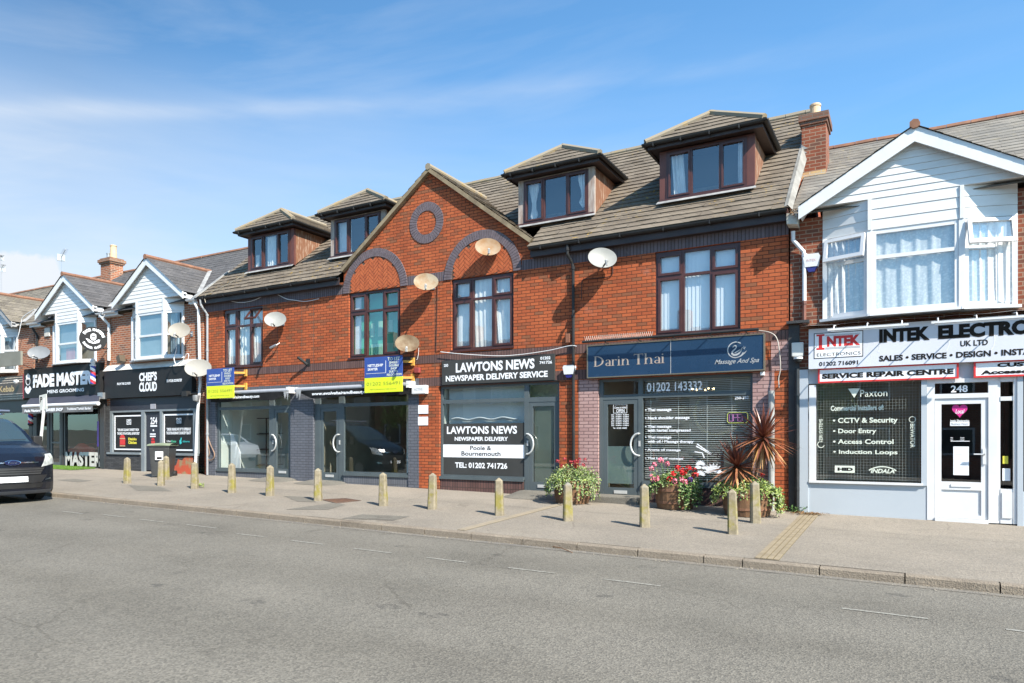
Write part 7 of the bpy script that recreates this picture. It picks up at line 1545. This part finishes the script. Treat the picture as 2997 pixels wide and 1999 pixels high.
vpatch('grille', GRIL, [(-.60, .63), (.60, .63), (.72, .80), (-.72, .80)], .006, 14, 3); vpatch('lower_grille', GRIL, [(-.62, .34), (.62, .34), (.66, .44), (-.66, .44)], .006, 14, 2); vpatch('plate_recess', GRIL, [(-.62, .45), (.62, .45), (.80, .62), (-.80, .62)], .004, 14, 2)
for k_, z in enumerate((.65, .70, .75)): vpatch('grille_slat', M('grey_slat', (.05, .05, .052), (.07, .07, .07), 3, .4), [(-.60 - .04 * k_, z), (.60 + .04 * k_, z), (.60 + .04 * k_, z + .018), (-.60 - .04 * k_, z + .018)], .016, 14, 1)
vpatch('chrome_bar', CHROME, [(-.55, .895), (.55, .895), (.55, .92), (-.55, .92)], .018, 14, 1)
vpatch('number_plate', WHITE, [(-.30, .48), (.30, .48), (.30, .60), (-.30, .60)], .03, 6, 1); vpatch('bumper_lip', M('grey_bumper', (.10, .105, .12), (.08, .085, .1), 3, .4), [(-.9, .21), (.9, .21), (.92, .29), (-.92, .29)], .02, 14, 2)
bd = MB().poly([fpos(.908 + .052 * math.sin(t * .2618), .155 * math.cos(t * .2618), .03) for t in range(24)]); bd.build('oval_badge', M('badge_blue', (.006, .010, .045), (.006, .010, .04), 2, .5, spec=.2), vs)
bd = MB(); P0 = [fpos(.908 + .058 * math.sin(t * .2618), .168 * math.cos(t * .2618), .026) for t in range(24)]; bd.poly(P0); bd.build('badge_rim', CHROME, vs)
lt = MB().text('Ford', -.095, .095, -.025, .03, 0, .0, .35, ax=lambda u, v: fpos(.908 + v, u / .985, .034)); lt.build('badge_lettering', CHROME, vs)
for sg_ in (1, -1):
    vpatch('fog_lamp', CHROME, [(.70 * sg_, .50), (.88 * sg_, .52), (.86 * sg_, .545), (.72 * sg_, .525)], .02, 3, 1)
    m_ = MB(); q = Vector((vx - 1.25, vy + sg_ * 1.10, vz + 1.36)); m_.obox(q, (.07, 0, 0), (0, .10, 0), (0, 0, .14)); m_.obox(q - Vector((0, sg_ * .13, .08)), (.03, 0, 0), (0, .06, 0), (0, 0, .025)); m_.build('door_mirror', BLACKP, vs, bevel=.03)
    for xw in (.92, 3.85):
        w_ = MB().tube([(vx - xw, vy + sg_ * .80, vz + .33), (vx - xw, vy + sg_ * .992, vz + .33)], .33, 24); wo2 = w_.build('wheel', TYRE, vs, True); MB().tube([(vx - xw, vy + sg_ * .98, vz + .33), (vx - xw, vy + sg_ * .999, vz + .33)], .20, 18).build('rim', GALV, wo2)
    MB().poly([(vx - 1.30, vy + sg_ * .985, vz + 1.25), (vx - 2.35, vy + sg_ * .985, vz + 1.25), (vx - 2.35, vy + sg_ * .905, vz + 1.78), (vx - 1.85, vy + sg_ * .905, vz + 1.78)]).build('side_window', AUTOG, vs)
    MB().tube([(vx - 2.1, vy + sg_ * .78, vz + 2.03), (vx - 4.6, vy + sg_ * .78, vz + 2.03)], .02, 8).build('roof_rail', CHROME, vs)
MB().tube([(vx - 2.35, vy - 1.0, vz + 2.12), (vx - 2.35, vy + 1.02, vz + 2.12)], .025, 8).tube([(vx - 2.35, vy - .78, vz + 2.0), (vx - 2.35, vy - .78, vz + 2.12)], .03, 8).tube([(vx - 2.35, vy + .78, vz + 2.0), (vx - 2.35, vy + .78, vz + 2.12)], .03, 8).build('roof_bar', M('blue_grey_bar', (.12, .14, .20), (.10, .12, .17), 3, .4), vs)
wp = MB()
for y0_, y1_ in ((-.72, .05), (.10, .78)): a_ = vpos((1.0, 1.375), y0_) + Vector((.03, 0, .02)); c_ = vpos((1.02, 1.39), y1_) + Vector((.03, 0, .03)); wp.bar(a_, c_, .02, .012)
wp.build('wiper', BLACKP, vs); q = vpos((1.35, 1.45), .45); MB().obox(q + Vector((-.12, 0, -.02)), (.05, .0, .03), (0, .2, 0), (-.01, 0, .006)).build('dashboard_papers', WHITE, vs)
# white hatchback on the far side of the street (seen in the shop glass)
hx, hy = -30.4, -10.9; hz = zr(hx)
hp_ = [(.10, .22), (0, .4), (.05, .65), (.25, .88), (.95, 1.03), (1.3, 1.22), (1.65, 1.42), (1.95, 1.49), (2.75, 1.50), (3.15, 1.44), (3.33, 1.30), (3.6, 1.05), (3.85, .95), (3.92, .65), (3.95, .4), (3.85, .22)]
hs2, hpos = vehicle('parked_car', 'white hatchback parked across the street, seen reflected in the left empty shop window', 'car', hx, hy, hz, 3.95, .86, hp_, (4, 6), carpaint('white_car_paint', (.75, .76, .77), .3), .92, .80, flip=1, curv=.16)
for sg_ in (1, -1):
    for xw in (.72, 3.15): wo2 = MB().tube([(hx - xw, hy + sg_ * .70, hz + .30), (hx - xw, hy + sg_ * .872, hz + .30)], .30, 24).build('wheel', TYRE, hs2, True); MB().tube([(hx - xw, hy + sg_ * .86, hz + .30), (hx - xw, hy + sg_ * .88, hz + .30)], .20, 14).build('rim', STEEL, wo2)
    MB().poly([(hx - 1.1, hy + sg_ * .868, hz + .98), (hx - 3.2, hy + sg_ * .868, hz + .98), (hx - 2.95, hy + sg_ * .76, hz + 1.40), (hx - 1.55, hy + sg_ * .76, hz + 1.38)]).build('side_window', AUTOG, hs2)
    MB().obox((hx - 3.68, hy + sg_ * .80, hz + .98), (.16, 0, .02), (0, .06, 0), (-.03, 0, .10)).build('tail_light', M('red_lens', (.6, .03, .03), (.5, .02, .02), 4, .2), hs2)

# ================================================================== the other side of the street, mirrored in the glass
OB = brickmat('far_red_brick', (.33, .12, .07), (.25, .09, .05), (.3, .25, .2)); RENDER = M('cream_render', (.5, .46, .38), (.43, .40, .33), 1, .9); DKG = M('dark_pane', (.03, .035, .04), (.04, .045, .05), 2, .1)
for i, x in enumerate((-52, -44.5, -37, -29.5, -22, -14.5, -7, .5, 8)):
    lab = ['cream rendered house', 'red brick house'][i % 2] + ' across the street, ' + ['far beyond the van', 'second beyond the van', 'third along from the far end', 'opposite the kebab house', 'opposite the barber', 'opposite the takeaway', 'opposite the two empty shops', 'opposite the newsagent', 'opposite the electronics shop'][i]
    h = thing('street_house', lab, 'house', (x, -24, zr(x)), 'houses across the street'); z0 = zr(x); m_ = (RENDER, OB)[i % 2]
    MB().box(x - 3.5, x + 3.5, -31, -24, z0 - .3, z0 + 5.3).build('wall', m_, h)
    MB().prism([(x - 3.7, -23.7, z0 + 5.2), (x - 3.7, -31.3, z0 + 5.2), (x - 3.7, -27.5, z0 + 8.2)], (7.4, 0, 0)).build('roof', SLATE, h)
    b = MB(); g = MB()
    for wx in (-1.9, 1.5):
        for wz in (.9, 3.5): uframe(b, x + wx - .7, x + wx + .7, z0 + wz, z0 + wz + 1.3, -24.0 + .0, -23.94, .09); g.box(x + wx - .61, x + wx + .61, -24.0, -23.97, z0 + wz + .09, z0 + wz + 1.21)
    wo2 = b.build('window', UPVC, h); g.build('pane', DKG, wo2); MB().box(x - .3, x + .55, -24.0, -23.95, z0, z0 + 2.05).build('door', REDTIM, h); MB().box(x + 2.4, x + 3.1, -28, -27.2, z0 + 7, z0 + 9.2).build('chimney', OB, h)
    if i < 8: w_ = MB().box(x - 3.6, x + 3.6, -19.0, -18.75, z0 - .2, z0 + .85); tag(w_.build('garden_wall', OB, None, loc=(x, -18.9, z0)), 'low brick garden wall before the ' + lab, 'wall', 'garden walls across the street')
def tree(x, y, h_, r_, label, seed):
    g = random.Random(seed); z0 = zr(x); s = thing('street_tree', label, 'tree', (x, y, z0), 'trees across the street'); t = MB().tube([(x, y, z0 - .1), (x + .1, y, z0 + h_ * .3), (x + .05, y, z0 + h_ * .55)], [.17, .13, .07], 8); cl = MB()
    for i in range(9):
        a_ = g.uniform(0, 6.28); e = Vector((x + math.cos(a_) * r_ * g.uniform(.3, .75), y + math.sin(a_) * r_ * g.uniform(.3, .75), z0 + h_ * g.uniform(.5, .9))); t.tube([(x + .05, y, z0 + h_ * g.uniform(.3, .5)), e], [.05, .015], 5)
        for j in range(170): cl.leaf(e + Vector((g.gauss(0, r_ * .27), g.gauss(0, r_ * .27), g.gauss(0, r_ * .22))), (g.gauss(0, 1), g.gauss(0, 1), g.gauss(0, 1)), (g.gauss(0, 1), g.gauss(0, 1), g.gauss(0, 1)), .20, .12)
    t.build('trunk', M('bark', (.12, .09, .065), (.08, .06, .045), 6, .9), s); cl.build('crown', GRN, s)
tree(-18.5, -20.5, 6.0, 2.0, 'leafy garden tree across the street opposite the takeaway', 3); tree(-3.5, -20.8, 5.0, 1.6, 'small garden tree across the street opposite the newsagent', 4); tree(-27.3, -20.2, 4.6, 1.5, 'small feathery garden tree across the street opposite the barber', 5)
